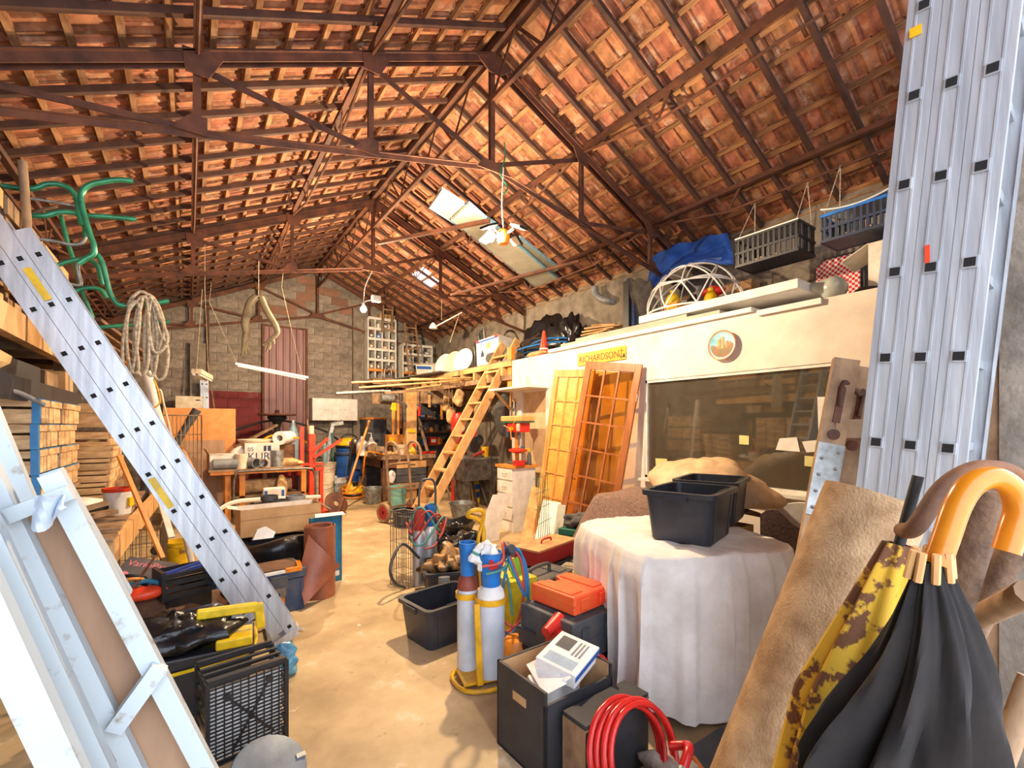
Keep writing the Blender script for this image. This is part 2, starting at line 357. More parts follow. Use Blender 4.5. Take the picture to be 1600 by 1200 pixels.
struct(MB().bx(XL - .2, XR + .2, -3.0, YB + .2, -.1, 0).build('floor', mf), 'bare stained concrete floor of the barn', 'floor')
# side walls
struct(MB().bx(XL - .2, XL, YF, YB + .2, 0, zr(XL) + .25).build('wall_left', m_render), 'grey rendered wall behind the crate shelves', 'wall')
struct(MB().bx(XR, XR + .2, .3, YB + .2, 0, zr(XR) + .25).build('wall_right', m_render), 'rough cement wall above the loft, under the eaves', 'wall')
w = struct(MB().bx(2.36, XR, .02, .36, 0, 3.6).build('wall_front', m_render), 'rough cement pier beside the tall aluminium ladder', 'wall')
MB().bx(2.37, 2.47, .36, .40, 0, 3.0).build('timber_batten', m_woodo, w)
# back wall: concrete blocks laid in bond, each block a part
wb = struct(MB().prism([(XL, 0), (XR, 0), (XR, zr(XR) + .2), (RX, RZ + .2), (XL, zr(XL) + .2)], -.2, (0, YB + .002, 0), (1, 0, 0), (0, 0, 1)).build('wall_back', m_mortar), 'gable wall of grey concrete blocks with a red painted patch', 'wall')
BW, BH, JT = .40, .20, .012
def blockmesh(w, h, nm):
    me = MB().box((0, .005, 0), (w - JT, .03, h - JT)); o = me.build(nm, m_block, None, bevel=0); d = o.data; bpy.data.objects.remove(o); return d
bmesh_full = blockmesh(BW, BH, 'block_mesh'); bm_half = blockmesh(BW / 2, BH, 'half_block_mesh')
bm_brick = blockmesh(.2, .1, 'brick_mesh')
stuff = MB(); nb = 0; rr = random.Random(3)
for r in range(27):
    z = (r + .5) * BH; x = XL + (0 if r % 2 else -BW / 2)
    while x < XR:
        cx = x + BW / 2; x += BW
        if cx + BW / 2 > XR + .02 or cx - BW / 2 < XL - .02: continue
        lim = zr(cx - BW / 2 if cx < RX else cx + BW / 2) + .06
        if z + BH / 2 > lim: continue
        red = .35 < cx < 1.5 and z < 2.35
        hid = cx < -.62 or (cx > 3.55 and z < 2.6) or (cx < 1.4 and z < .9) or (1.45 < cx < 2.25 and z < 3.85)
        if hid: stuff.box((cx, YB + .005, z), (BW - JT, .03, BH - JT)); continue
        o = bpy.data.objects.new('concrete_block', bmesh_full); COL.objects.link(o); o.parent = wb; nb += 1
        o.location = (cx, YB + rr.uniform(-.004, .004), z)
        brick = z > 4.25 and 1.2 < cx < 3.6 and rr.random() < .4
        if brick: o.material_slots[0].link = 'OBJECT'; o.material_slots[0].material = m_blockbrick
so = stuff.build('hidden_block', m_block, wb); so['kind'] = 'stuff'
pl = struct(MB().bx(.02, .30, YB - .16, YB - .03, 0, 3.35).build('trim_1', m_render), 'pale cement pilaster on the gable wall', 'pilaster')
MB().bx(.31, .36, YB - .12, YB - .05, 2.3, 4.25).build('steel_upright', m_raft, pl)
pl2 = struct(MB().bx(3.40, 3.62, YB - .14, YB - .03, 0, 4.6).build('trim_2', m_render), 'cement pilaster on the gable wall behind the lit bulb', 'pilaster')
# plum corrugated door
x0, x1, zt = 1.42, 2.29, 3.88
prof = []; k = 0
for i in range(6):
    xa = x0 + (x1 - x0) * i / 6; s_ = (x1 - x0) / 6
    prof += [(xa, 0), (xa + s_ * .62, 0), (xa + s_ * .70, -.03), (xa + s_ * .92, -.03)]
prof.append((x1, 0)); mb = MB(); n_ = len(prof)
vs = [(px, YB - .06 + py, z) for z in (0, zt) for px, py in prof] + [(px, YB - .045 + py, z) for z in (0, zt) for px, py in prof]
fs = [(i, i + 1, n_ + i + 1, n_ + i) for i in range(n_ - 1)] + [(2 * n_ + i + 1, 2 * n_ + i, 3 * n_ + i, 3 * n_ + i + 1) for i in range(n_ - 1)]
fs += [(n_ + i, n_ + i + 1, 3 * n_ + i + 1, 3 * n_ + i) for i in range(n_ - 1)] + [(0, n_, 3 * n_, 2 * n_), (n_ - 1, 3 * n_ - 1, 4 * n_ - 1, 2 * n_ - 1)]
d1 = struct(mb.add(vs, fs).build('door_1', m_corr, ang=15), 'tall plum corrugated steel door in the gable wall', 'door')
MB().bx(x0 - .05, x0, YB - .09, YB - .03, 0, zt + .04).bx(x1, x1 + .05, YB - .09, YB - .03, 0, zt + .04).bx(x0, x1, YB - .085, YB - .04, zt, zt + .04).build('door_frame', m_rust, d1)

# =================================================================== roof: rafters, battens, clay tiles
OFF_R, OFF_B, OFF_T = .10, .138, .165
RAF, BAT, TW = .41, .28, .205
TL = .335
def tilemesh():
    pr = [(-.008, 0), (.022, .0), (.034, .016), (.088, .016), (.10, .003), (.118, .003), (.13, .016), (.182, .016), (.19, 0), (.208, .001)]
    mb = MB(); n = len(pr); t = .012
    vs = [(u, v - TW / 2, w) for u in (0, TL) for v, w in pr] + [(u, v - TW / 2, w + t) for u in (0, TL) for v, w in pr]
    fs = [(i + 1, i, n + i, n + i + 1) for i in range(n - 1)] + [(2 * n + i, 2 * n + i + 1, 3 * n + i + 1, 3 * n + i) for i in range(n - 1)]
    fs += [(i, i + 1, 2 * n + i + 1, 2 * n + i) for i in range(n - 1)] + [(n + i + 1, n + i, 3 * n + i, 3 * n + i + 1) for i in range(n - 1)]
    fs += [(0, 2 * n, 3 * n, n), (n - 1, 2 * n - 1, 4 * n - 1, 3 * n - 1)]
    mb.add(vs, fs); mb.bx(-.004, .03, -.07, .07, -.022, .004)
    return mb
tm = tilemesh(); to = tm.build('roof_tile_mesh', m_tile); tile_me = to.data; bpy.data.objects.remove(to)
ca, sa = math.cos(math.atan(SL)), math.sin(math.atan(SL))
rt = random.Random(11)
for side, xe, nm, lab in ((-1, XL - .25, 'ceiling', 'tiled roof slope on the crate shelf side, seen from below'), (1, XR + .25, 'ceiling', 'tiled roof slope above the loft, seen from below')):
    L = abs(xe - RX) / ca
    u = V((side * ca, 0, -sa)); vdir = V((0, 1, 0)); nn = V((side * sa, 0, ca))
    root = struct(thing(nm, lab, 'roof', (RX, 0, RZ)))
    Rm = Matrix((u, vdir * 1.0, nn)).transposed()
    if Rm.determinant() < 0: Rm = Matrix((u, vdir, nn)).transposed()
    # rafters
    rm = MB().box((L / 2 - .02, 0, 0), (L, .042, .05)).build('rafter_mesh', m_raft); rme = rm.data; bpy.data.objects.remove(rm)
    y = YF + .1; i = 0
    while y < YB - .05:
        o = bpy.data.objects.new('rafter', rme); COL.objects.link(o); o.parent = root
        o.matrix_local = Matrix.Translation(nn * OFF_R + V((0, y, 0))) @ Rm.to_4x4(); y += RAF
    bmm = MB().box((0, (YB + YF) / 2, 0), (.045, YB - YF, .032)).build('batten_mesh', m_batten); bme = bmm.data; bpy.data.objects.remove(bmm)
    nrow = int(L / BAT) + 1
    for r in range(nrow):
        o = bpy.data.objects.new('batten', bme); COL.objects.link(o); o.parent = root
        o.matrix_local = Matrix.Translation(nn * OFF_B + u * (.06 + r * BAT)) @ Rm.to_4x4()
    # tiles, the 300 largest in view as parts, the rest as one joined part
    tiles = []
    for r in range(nrow):
        for k in range(int((YB + .1 - YF) / TW) + 1):
            y = YF + k * TW + (TW / 2 if r % 2 else 0)
            if y > YB + .05: continue
            p = V((RX, 0, RZ)) + nn * OFF_T + u * (.035 + r * BAT) + V((0, y, 0))
            if side > 0 and 9.02 < y < 9.62 and 3.80 < p.x < 4.42: continue       # the missing tiles that let the daylight in
            X = CT * p.x - ST * p.y; Zc = ST * p.x + CT * p.y
            vis = Zc > .3 and -60 < CX + F * X / Zc < 1660 and -60 < HY - F * (p.z - CH) / Zc < 1200
            tiles.append((Zc if vis else 99 + y, r, p, y))
    tiles.sort(key=lambda t: t[0])
    rest = MB()
    for i, (zc, r, p, y) in enumerate(tiles):
        tilt = rt.uniform(-.02, .02); yaw = rt.uniform(-.012, .012)
        sc = .88 if (side > 0 and rt.random() < .012) or rt.random() < .002 else 1.0
        mat = Matrix.Translation(p - V((RX, 0, RZ)) + nn * rt.uniform(0, .006)) @ Rm.to_4x4() @ Euler((tilt * .5, .03 + tilt * .4, yaw)).to_matrix().to_4x4() @ Matrix.Diagonal((1, sc, 1, 1))
        if i < 300:
            o = bpy.data.objects.new('roof_tile', tile_me); COL.objects.link(o); o.parent = root; o.matrix_local = mat
        else: rest.add([mat @ q for q in tm.v], tm.f)
    o = rest.build('roof_tile_field', m_tile, root); o['kind'] = 'stuff'
    # eave board
    e = root
    MB().box((0, (YB + YF) / 2, 0), (.03, YB - YF, .16)).build('eave_board', m_woodo, root).matrix_local = Matrix.Translation(nn * .14 + u * (L - .3)) @ Rm.to_4x4()
# ridge beam
rb = struct(MB().bar((RX, YF, RZ + .09), (RX, YB, RZ + .09), .09, .12).build('trim_3', m_rust), 'rusty steel ridge beam running the length of the roof', 'ridge beam')
MB().bar((RX, YF, RZ - .42), (RX, YB, RZ - .42), .04, .05).build('lower_chord', m_rust, rb)
y = YF + .3
i = 0
while y < YB - .5:
    MB().bar((RX, y, RZ + .05), (RX, y + .42, RZ - .42), .012, .03).build('brace', m_rust, rb); MB().bar((RX, y + .42, RZ - .42), (RX, y + .84, RZ + .05), .012, .03).build('brace', m_rust, rb); y += .84
mrt = MB().prism([(-.17, -.06), (0, .04), (.17, -.06), (.17, -.045), (0, .058), (-.17, -.045)], .34, (0, 0, 0), (1, 0, 0), (0, 0, 1)).build('ridge_tile_mesh', m_tile); rtm = mrt.data; bpy.data.objects.remove(mrt)
y = YB + .2
while y > YF:
    o = bpy.data.objects.new('ridge_tile', rtm); COL.objects.link(o); o.parent = rb; o.location = (RX, y, RZ + .2); y -= .32
# trusses
def chord_z(x): return 4.235 - .22 * abs(x - RX)
def truss(y, label, xl=XL, xr=XR):
    t = struct(thing('roof_truss', label, 'roof truss', (RX, y, 3.2)))
    L = lambda nm, m, mb: mb.build(nm, m, t, world=True)
    for s, xe in ((-1, xl), (1, xr)):
        L('top_chord', m_rust, MB().bar((RX, y - .035, RZ), (xe, y - .035, zr(xe)), .010, .075).bar((RX, y + .035, RZ), (xe, y + .035, zr(xe)), .010, .075).bar((RX, y, RZ + .034), (xe, y, zr(xe) + .034), .11, .010))
        L('bottom_chord', m_rust, MB().bar((RX, y - .012, chord_z(RX)), (xe, y - .012, chord_z(xe)), .008, .05).bar((RX, y, chord_z(RX) + .024), (xe, y, chord_z(xe) + .024), .06, .008))
        W_ = [w for w in (1.25, 2.5, 3.75) if w < abs(xe - RX) - .2]
        pts = [0] + W_
        for w in W_:
            x = RX + s * w
            L('post', m_rust, MB().bar((x, y, zr(x) - .02), (x, y, chord_z(x)), .045, .045))
            L('gusset', m_rust, MB().prism([(-.09, .04), (.16, .04), (.07, -.13), (-.07, -.13)], .01, (x, y - .045, zr(x) - .01), (-s, 0, 0), (s * 0, 0, 1)))
            L('gusset', m_rust, MB().prism([(-.16, -.01), (.06, -.01), (.06, .12), (-.04, .12)], .01, (x, y - .03, chord_z(x)), (-s, 0, 0), (0, 0, 1)))
        for a, b in zip(pts[:-1], pts[1:]):
            xa, xb = RX + s * a, RX + s * b
            L('diagonal', m_rust, MB().bar((xb, y + .01, zr(xb) - .05), (xa, y + .01, chord_z(xa) + .04), .012, .045))
    L('king_post', m_rust, MB().bar((RX, y - .02, RZ), (RX, y - .02, chord_z(RX)), .05, .012).bar((RX, y + .02, RZ), (RX, y + .02, chord_z(RX)), .05, .012))
    L('gusset', m_rust, MB().prism([(-.13, .06), (.13, .06), (.2, -.04), (-.2, -.04)], .012, (RX, y - .04, chord_z(RX) - .01), (1, 0, 0), (0, 0, 1)))
    L('gusset', m_rust, MB().prism([(-.2, -.06), (0, .05), (.2, -.06), (.06, -.16), (-.06, -.16)], .012, (RX, y - .045, RZ - .02), (1, 0, 0), (0, 0, 1)))
    return t
truss(4.02, 'rusty steel roof truss nearest the camera, holding the hanging lamp cluster')
truss(7.75, 'rusty steel roof truss over the wooden ladder, holding the second bulb')
truss(.15, 'rusty steel roof truss above the open front')
truss(11.85, 'rusty steel roof truss against the gable wall')
# trussed purlins between the trusses
def purlin(x, ya, yb, label):
    z = zr(x) + .055; t = struct(thing('trussed_purlin', label, 'purlin', (x, ya, z - .3)))
    MB().bar((x, ya, z), (x, yb, z), .05, .05).build('top_bar', m_rust, t, world=True)
    n = 4; d = yb - ya
    y1, y2 = ya + d * .28, ya + d * .72; zb = z - .24
    MB().tube([(x, ya + .05, z - .04), (x, y1, zb), (x, y2, zb), (x, yb - .05, z - .04)], .014, 6).build('tie_rod', m_rust, t, world=True)
    for yy in (y1, y2):
        MB().bar((x, yy, zb), (x, yy - .16, z), .01, .03).bar((x, yy, zb), (x, yy + .16, z), .01, .03).build('strut', m_rust, t, world=True)
nearfar = {(.15, 4.02): 'over the foreground', (4.02, 7.75): 'in the middle bay', (7.75, 11.85): 'in the far bay'}
for (ya, yb), wh in nearfar.items():
    for s, ws in ((-1, (1.25, 2.5, 3.75)), (1, (1.25, 2.5))):
        for w_, hh in zip(ws, ('upper', 'middle', 'lowest')):
            purlin(RX + s * w_, ya, yb, 'rusty %s purlin with tie rod %s, %s' % (hh, wh, 'shelf side slope' if s < 0 else 'loft side slope'))

# =================================================================== office partition with its window, loft deck
PX = 4.5
wp = struct(thing('wall_partition', 'white plastered office wall with a wide window', 'wall', (PX, 3.6, 0)))
DY0, DY1 = 5.52, 6.16
WY0, WY1, WZ0, WZ1 = 1.5, 3.66, .98, 2.14
T_ = .10; WT = 2.70
MB().bx(PX, PX + T_, 1.2, 6.45, WZ1, WT).build('upper_panel', m_plaster, wp, world=True)
MB().bx(PX, PX + T_, 1.2, DY0, 0, WZ0).bx(PX, PX + T_, 1.2, WY0, WZ0, WZ1).bx(PX, PX + T_, WY1, DY0, WZ0, WZ1).bx(PX, PX + T_, DY1, 6.45, 0, WZ1).build('lower_panel', m_plaster, wp, world=True)
struct(MB().bx(PX + T_ + .001, XR, 6.35, 6.45, 0, 2.69).build('wall_office', m_plaster), 'white return wall at the far end of the office', 'wall')
wi = struct(MB().bx(PX + .04, PX + .048, WY0, WY1, WZ0, WZ1).build('window_1', m_glass), 'wide dusty office window with papers taped on it', 'window')
MB().bx(PX + .01, PX + .07, WY0, WY1, WZ1 - .03, WZ1).bx(PX + .01, PX + .07, WY0, WY1, WZ0, WZ0 + .03).bx(PX + .01, PX + .07, WY0, WY0 + .03, WZ0, WZ1).bx(PX + .01, PX + .07, WY1 - .03, WY1, WZ0, WZ1).build('window_frame', m_white, wi)
MB().bx(PX - .12, PX, WY0, WY1, WZ0 - .03, WZ0).build('window_sill', m_white, wi)
d2 = struct(MB().bx(PX + .03, PX + .07, DY0, DY1, 0, WZ1).build('door_2', M('beige_door', (206, 178, 140), (186, 158, 120), rough=.6)), 'plain beige office door behind the leaning glazed doors', 'door')
MB().bx(PX - .02, PX + .02, DY1, DY1 + .07, 0, WZ1 + .05).bx(PX - .02, PX + .02, DY0 - .07, DY0, 0, WZ1 + .05).build('door_frame', m_white, d2)
MB().cyl((PX + .03, DY1 - .08, 1.02), (PX - .05, DY1 - .08, 1.02), .012, 8).cyl((PX - .05, DY1 - .08, 1.02), (PX - .05, DY1 - .2, 1.02), .01, 8).build('handle', m_steel, d2)
dk = struct(thing('floor_loft', 'loft deck over the office and the tool bay', 'loft', (PX, 6, 2.58)))
MB().bx(PX + T_ + .001, XR, 1.2, 6.34, 2.60, 2.70).build('office_ceiling', m_plaster, dk, world=True)
for i in range(28):
    y0 = 6.46 + i * .19
    if y0 > YB - .2: break
    MB().bx(PX - .02, XR, y0, y0 + .182, 2.70, 2.725).build('deck_board', m_woodo, dk, world=True)
for i in range(6): MB().bx(3.58, PX - .03, 10.75 + i * .2, 10.94 + i * .2, 2.70, 2.725).build('deck_board', m_woodo, dk, world=True)
for y_ in (10.78, 11.8): MB().bx(3.55, PX, y_, y_ + .06, 2.58, 2.70).build('joist', m_woodo, dk, world=True)
MB().bar((PX, 6.45, 2.66), (PX, 10.6, 2.66), .05, .09).build('edge_beam', m_wood, dk, world=True)
for i in range(9):
    y0 = 6.7 + i * .48
    MB().bx(PX - .03, XR, y0, y0 + .06, 2.47, 2.61).build('joist', m_wood, dk, world=True)
MB().bx(PX - .025, PX + .02, 6.45, 10.6, 2.38, 2.47).build('lower_edge_board', m_woodo, dk, world=True)
# =================================================================== left side: shelves, crates, ladder, pipes
# --- aluminium extension ladder leaning on the shelves; a section is a pair of rails with rungs
def alu_ladder(name, label, P0, U, nrm, wid, k0, k1, offs, sticker=None, rail_d=.082, hole=True, seed=0):
    """P0 a rung point, U the rung step, nrm the stacking direction, wid the rung vector; offs = list of (offset along nrm, first rung, last rung)"""
    base = P0 + U * k1; t = thing(name, label, 'ladder', base)
    Un = U.normalized(); wn = wid.normalized()
    for (o_, a, b) in offs:
        sec = MB(); A = P0 + nrm * o_ + U * a; B = P0 + nrm * o_ + U * b
        sp = None
        for s in (0, 1):
            mb = MB(); q = wid * s
            d = 1 if s == 0 else -1
            # C-shaped rail: web plus two lips
            mb.bar(A + q, B + q, .004 * 2, rail_d, up=nrm)
            for e in (-1, 1): mb.bar(A + q + nrm * e * rail_d * .46 + wn * d * .012, B + q + nrm * e * rail_d * .46 + wn * d * .012, .024, .008, up=nrm)
            for e in (-.22, .22): mb.bar(A + q + nrm * e * rail_d - wn * d * .005, B + q + nrm * e * rail_d - wn * d * .005, .004, .006, up=nrm)
            r = mb.build('rail', m_alu, t, world=True)
            if s == 0: sp = r
        k = math.ceil(a + .3)
        while k < b - .2:
            c = P0 + nrm * o_ + U * k
            MB().bar(c, c + wid, .028, .028, up=nrm).build('rung', m_alu, t, world=True)
            if hole:
                MB().bar(c - wn * .0115, c - wn * .003, .036, .036, up=nrm).build('rung_end', m_alu, sp, world=True)
                MB().bar(c - wn * .0135, c - wn * .0075, .026, .026, up=nrm).build('rung_hole', m_hole, sp, world=True)
            k += 1
    return t
P0 = V((-.797, 3.82, 2.5616)); U = V((.1322, -.0111, -.2466)); nr = V((.881, 0, .472)).normalized(); wd = V((0, .36, 0))
LAD = alu_ladder('extension_ladder', 'aluminium extension ladder leaning on the crate shelves, yellow labels on its rail', P0, U, nr, wd, 0, 10.3, [(-.086, -2.5, 9.3), (0, -1.2, 10.0), (.086, -.55, 10.25)])
for a, b, o_ in ((.1, 1.0, 0), (5.0, 6.0, -.086)):
    MB().bar(P0 + U * (a + .1) + nr * o_ + V((0, -.012, 0)), P0 + U * (b - .1) + nr * o_ + V((0, -.012, 0)), .004, .038, up=nr).build('warning_sticker', m_yel, LAD, world=True)
pf = P0 + U * 10.25
MB().bar(pf + nr * .03 + V((-.02, -.02, 0)), pf + nr * .03 + V((0, .40, 0)), .06, .19, up=nr).build('foot_bar', m_alu, LAD, world=True)
# --- shelving: uprights and decks
sh = thing('storage_rack', 'long rough timber storage rack along the wall, crates on its decks', 'rack', (-1.2, 6.5, 0))
for y in (2.4, 5.2, 8.0):
    for x in (-1.8, -.86): MB().bx(x - .04, x + .04, y, y + .08, 0, 2.2).build('upright', m_woodo, sh, world=True)
MB().bar((-.42, 3.95, .77), (-.30, 6.7, .77), .05, .16).build('front_beam', m_wood, sh, world=True)
for i in range(7):
    MB().bx(-1.85, -.40 - i * .0, 3.9 + i * .4, 3.9 + i * .4 + .3, .85, .872).build('deck_plank', m_woodo, sh, world=True)
for i, z in enumerate((1.81,)):
    MB().bar((-.80, 2.0, z), (-.80, 5.4, z), .04, .13).build('front_beam', m_black, sh, world=True)
for i in range(9): MB().bx(-1.85, -.82, 2.0 + i * .38, 2.0 + i * .38 + .34, 1.80, 1.825).build('deck_plank', m_woodd, sh, world=True)
MB().bar((-.80, 1.9, 2.16), (-.80, 6.0, 2.16), .06, .15).build('front_beam', m_wood, sh, world=True)
for i in range(9): MB().bar((-1.85, 2.1 + i * .45, 2.13), (-.84, 2.1 + i * .45, 2.13), .05, .07).build('joist', m_rust if i % 3 == 1 else m_woodo, sh, world=True)
for i in range(10): MB().bx(-1.85, -.80, 2.0 + i * .4, 2.0 + i * .4 + .37, 2.235, 2.255).build('deck_plank', m_woodo, sh, world=True)
# --- slatted crates
def crate(name, label, L, Wd, H, loc, blue, rows=1, group=None):
    t = thing(name, label, 'crate', loc, group=group); th = .009
    MB().bx(-Wd, 0, 0, L, 0, .01).build('bottom_board', m_crate, t)
    for xx in (0, -Wd):
        for yy in (.015, L - .015): MB().bx(xx - .014 if xx == 0 else xx, xx if xx == 0 else xx + .014, yy - .014, yy + .014, 0, H).build('corner_post', blue or m_crate, t)
    if blue: MB().bx(-.012, .022, -.014, .026, 0, H).build('blue_corner', blue, t)
    nseg = 3; g = .008
    for i in range(nseg):
        MB().bx(0, th, i * L / nseg + g, (i + 1) * L / nseg - g, .004, H * .82).build('slat', m_crate, t)
        MB().bx(-Wd - th, -Wd, i * L / nseg + g, (i + 1) * L / nseg - g, .004, H * .82).build('slat', m_crate, t)
    MB().bx(th * .6, th * 2, 0, L, H * .70, H * .96).build('rail', m_crate, t)
    if blue: MB().bx(-.004, th * 2, 0, L, H * .965, H * .995).build('blue_edging', m_bluec, t)
    for (z0, z1) in ((.004, H * .55), (H * .66, H * .94)):
        MB().bx(-Wd, 0, -th, 0, z0, z1).build('end_slat', m_crate, t); MB().bx(-Wd, 0, L, L + th, z0, z1).build('end_slat', m_crate, t)
    return t
c0 = None; ords = ('bottom', 'second from bottom', 'third from bottom', 'topmost')
H_ = .152
for j, (y0, pos) in enumerate(((3.90, 'nearer'), (4.50, 'farther'))):
    for i in range(4):
        lb = 'blue-edged poplar crate, %s of the %s tall stack on the rack' % (ords[i], pos)
        L0 = (-.75 + random.uniform(-.012, .012), y0, 1.15 + i * (H_ + .002))
        if c0 is None: c0 = crate('slatted_crate', lb, .57, .5, H_, L0, m_bluec, group='blue-edged crates on the rack')
        else:
            q_ = dup(c0, L0, random.uniform(-.012, .012), lb)
            if j:
                for ch in list(q_.children):
                    if ch.name.startswith('blue_corner'): bpy.data.objects.remove(ch)
for x, y in ((-1.2, 3.92), (-.8, 3.92), (-.8, 5.0), (-1.2, 5.0)):
    MB().bx(x - .03, x + .03, y, y + .06, .872, 1.15).build('stub_post', m_woodo, sh, world=True)
MB().bx(-1.3, -.72, 3.88, 5.1, 1.12, 1.148).build('stub_deck', m_woodo, sh, world=True)
s0 = None; ords5 = ('bottom', 'second', 'middle', 'fourth', 'topmost')
for i in range(5):
    lb = 'small bare poplar tray, %s from below in the stack behind the blue-edged crates' % ords5[i]
    L0 = (-.62 + .01 * i, 5.55 + random.uniform(-.02, .02), .874 + i * .108)
    if s0 is None: s0 = crate('fruit_tray', lb, .62, .42, .106, L0, None, group='small trays on the rack')
    else: dup(s0, L0, random.uniform(-.03, .03), lb)
for i in range(3):
    lb = 'bare slatted crate at the back of the rack, %s of three' % ('lowest', 'middle', 'upper')[i]
    c = crate('back_crate', lb, .9, .5, .26, (-.66, 6.35, 1.0 + .29 * i), None) if i == 0 else dup(c, (-.66 - .02 * i, 6.35, 1.0 + .29 * i), 0, lb)
MB().bx(-1.4, -.6, 6.3, 7.4, .872, .998).build('stub_deck', m_woodo, sh, world=True)
# things lying on the upper decks
one('rolled_canvas', 'dusty rolled canvas bundle on the dark upper deck of the rack', 'canvas', MB().blob((-.95, 2.75, 1.94), (.3, .7, .22), amp=.2, seed=2, flat=1.826), m_leather)
one('rolled_canvas', 'pale cloth sack hanging over the edge of the dark upper deck', 'sack', MB().blob((-.86, 3.25, 1.92), (.24, .4, .18), amp=.25, seed=5, flat=1.826), m_sack)
one('dark_case', 'long dark case lying on the dark upper deck of the rack', 'case', MB().bx(-1.2, -.84, 3.6, 4.5, 1.827, 2.0), m_black, bevel=.01)
one('timber_offcut', 'short brown timber block on the dark upper deck of the rack', 'timber', MB().bx(-1.2, -.83, 4.55, 4.95, 1.827, 1.99), m_woodo)
bx_ = thing('strapped_box', 'small brown box with a grey strap at the end of the dark deck', 'box', (-.9, 5.02, 1.827))
MB().bx(-.14, .1, 0, .3, 0, .2).build('body', m_card, bx_); MB().bx(-.142, .103, .12, .16, -.0, .203).build('strap', m_grey, bx_)
one('cable_bundle', 'grey cable bundle drooping in front of the blue-edged crates', 'cable', MB().tube(curve([at(-40, 600, y=3.6), at(10, 609, y=3.6), at(35, 616, y=3.7), at(68, 632, y=3.85)]), .014, 8), m_grey)
# timber stacks on the top deck (pallet boards)
for i in range(3):
    p = thing('pallet', 'brown pallet standing on the top deck of the rack, %s of three' % ('nearest', 'middle', 'farthest')[i], 'pallet', (-.95, 3.3 + i * .95, 2.256), rz=0)
    for k in range(5): MB().box((0, .42, .1 + k * .16), (.018, .86, .11)).build('board', m_woodo if (k + i) % 2 else m_wood, p)
    for k in range(3): MB().bx(-.10, -.01, .03 + k * .36, .11 + k * .36, 0, .82).build('block_rail', m_woodo, p)
    for k in range(5): MB().box((-.11, .42, .1 + k * .16), (.018, .86, .11)).build('board', m_woodo, p)
for i in range(4):
    one('roof_lath', ('thin pale lath', 'brown plank', 'grey plank', 'dark plank')[i] + ' sticking out over the top deck towards the gable', 'plank', MB().bar((-.72 + .05 * i, 4.6, 2.30 + .03 * i), (-.55 + .06 * i, 6.6, 2.27 + .03 * i), .07, .025), (m_wood, m_woodo, m_woodo, m_woodd)[i])
# pole + green bent tube rack
one('grey_pole', 'weathered grey pole standing behind the ladder top', 'pole', MB().cyl(at(35, 252, y=4.35), at(42, 345, y=4.35), .024, 10).cyl(at(42, 345, y=4.35), V((at(42, 345, y=4.35).x, 4.35, 2.256)), .024, 10), m_woodo)
gr = thing('green_tube_rack', 'rack of bent green steel tubes with a rope coil hung on it', 'tube rack', at(130, 515, y=4.6))
def G(pts, r=.018, y=4.6, m=None, nm='tube'):
    MB().tube(curve([at(a, b, y=y) for a, b in pts], 6), r, 10).build(nm, m or m_gpipe, gr, world=True)
G([(3, 290), (30, 294), (55, 294), (72, 288), (92, 288), (110, 296), (120, 312), (124, 335), (128, 352)], y=4.5)
G([(208, 283), (185, 281), (160, 284), (138, 290), (127, 303), (128, 322), (134, 345), (141, 368), (147, 385), (145, 398), (134, 404), (122, 412)], .019, y=4.45)
G([(138, 337), (175, 339), (213, 343)], y=4.62)
G([(46, 337), (70, 337), (90, 332), (112, 332), (128, 340), (133, 355), (134, 370)], y=4.55)
G([(134, 370), (127, 380), (110, 382), (85, 377), (62, 374)], .012, y=4.55, m=m_galv)
G([(142, 396), (152, 398), (160, 412), (166, 435), (172, 458), (184, 475), (205, 478), (235, 475), (264, 470)], .018, y=4.5)
G([(88, 415), (105, 409), (125, 405), (142, 407), (152, 416), (157, 432), (160, 445)], .016, y=4.6)
G([(112, 457), (128, 451), (148, 450), (160, 455), (166, 466)], .016, y=4.65)
G([(120, 405), (122, 425), (126, 442), (122, 446), (108, 444)], .013, y=4.62, m=m_galv)
G([(150, 512), (200, 508), (265, 503)], .015, y=4.6)
G([(95, 337), (106, 380), (116, 410), (128, 455), (150, 510), (158, 545)], .014, y=4.68, nm='upright')
G([(46, 310), (80, 315), (120, 322)], .010, y=4.6, m=m_galv)
G([(35, 345), (60, 330), (90, 322)], .012, y=4.7, m=m_woodo)
# rope coil
ro = thing('rope_coil', 'thick pale rope coil hanging from the green tubes', 'rope', at(228, 590, y=4.45))
loops = [[(215, 470), (200, 490), (198, 540), (206, 580), (216, 575), (212, 520), (222, 468)], [(222, 466), (212, 500), (210, 560), (222, 588), (232, 560), (232, 500), (230, 470)], [(232, 470), (226, 520), (228, 575), (240, 585), (246, 540), (242, 490), (236, 466)],
         [(226, 462), (240, 490), (250, 520), (262, 545), (258, 585), (244, 592), (236, 560), (240, 510)], [(205, 475), (194, 520), (192, 570), (204, 585), (214, 540), (218, 480)], [(238, 470), (252, 500), (262, 530), (250, 550), (238, 545), (232, 500)],
         [(228, 458), (218, 456), (206, 466), (200, 480)], [(240, 560), (256, 520), (252, 490), (240, 466), (226, 458)]]
for i, lp in enumerate(loops):
    MB().tube(curve([at(a, b, y=4.40 + .02 * (i % 4)) for a, b in lp], 6, closed=i < 6), .012, 8, closed=i < 6).build('rope_loop', m_rope, ro, world=True)
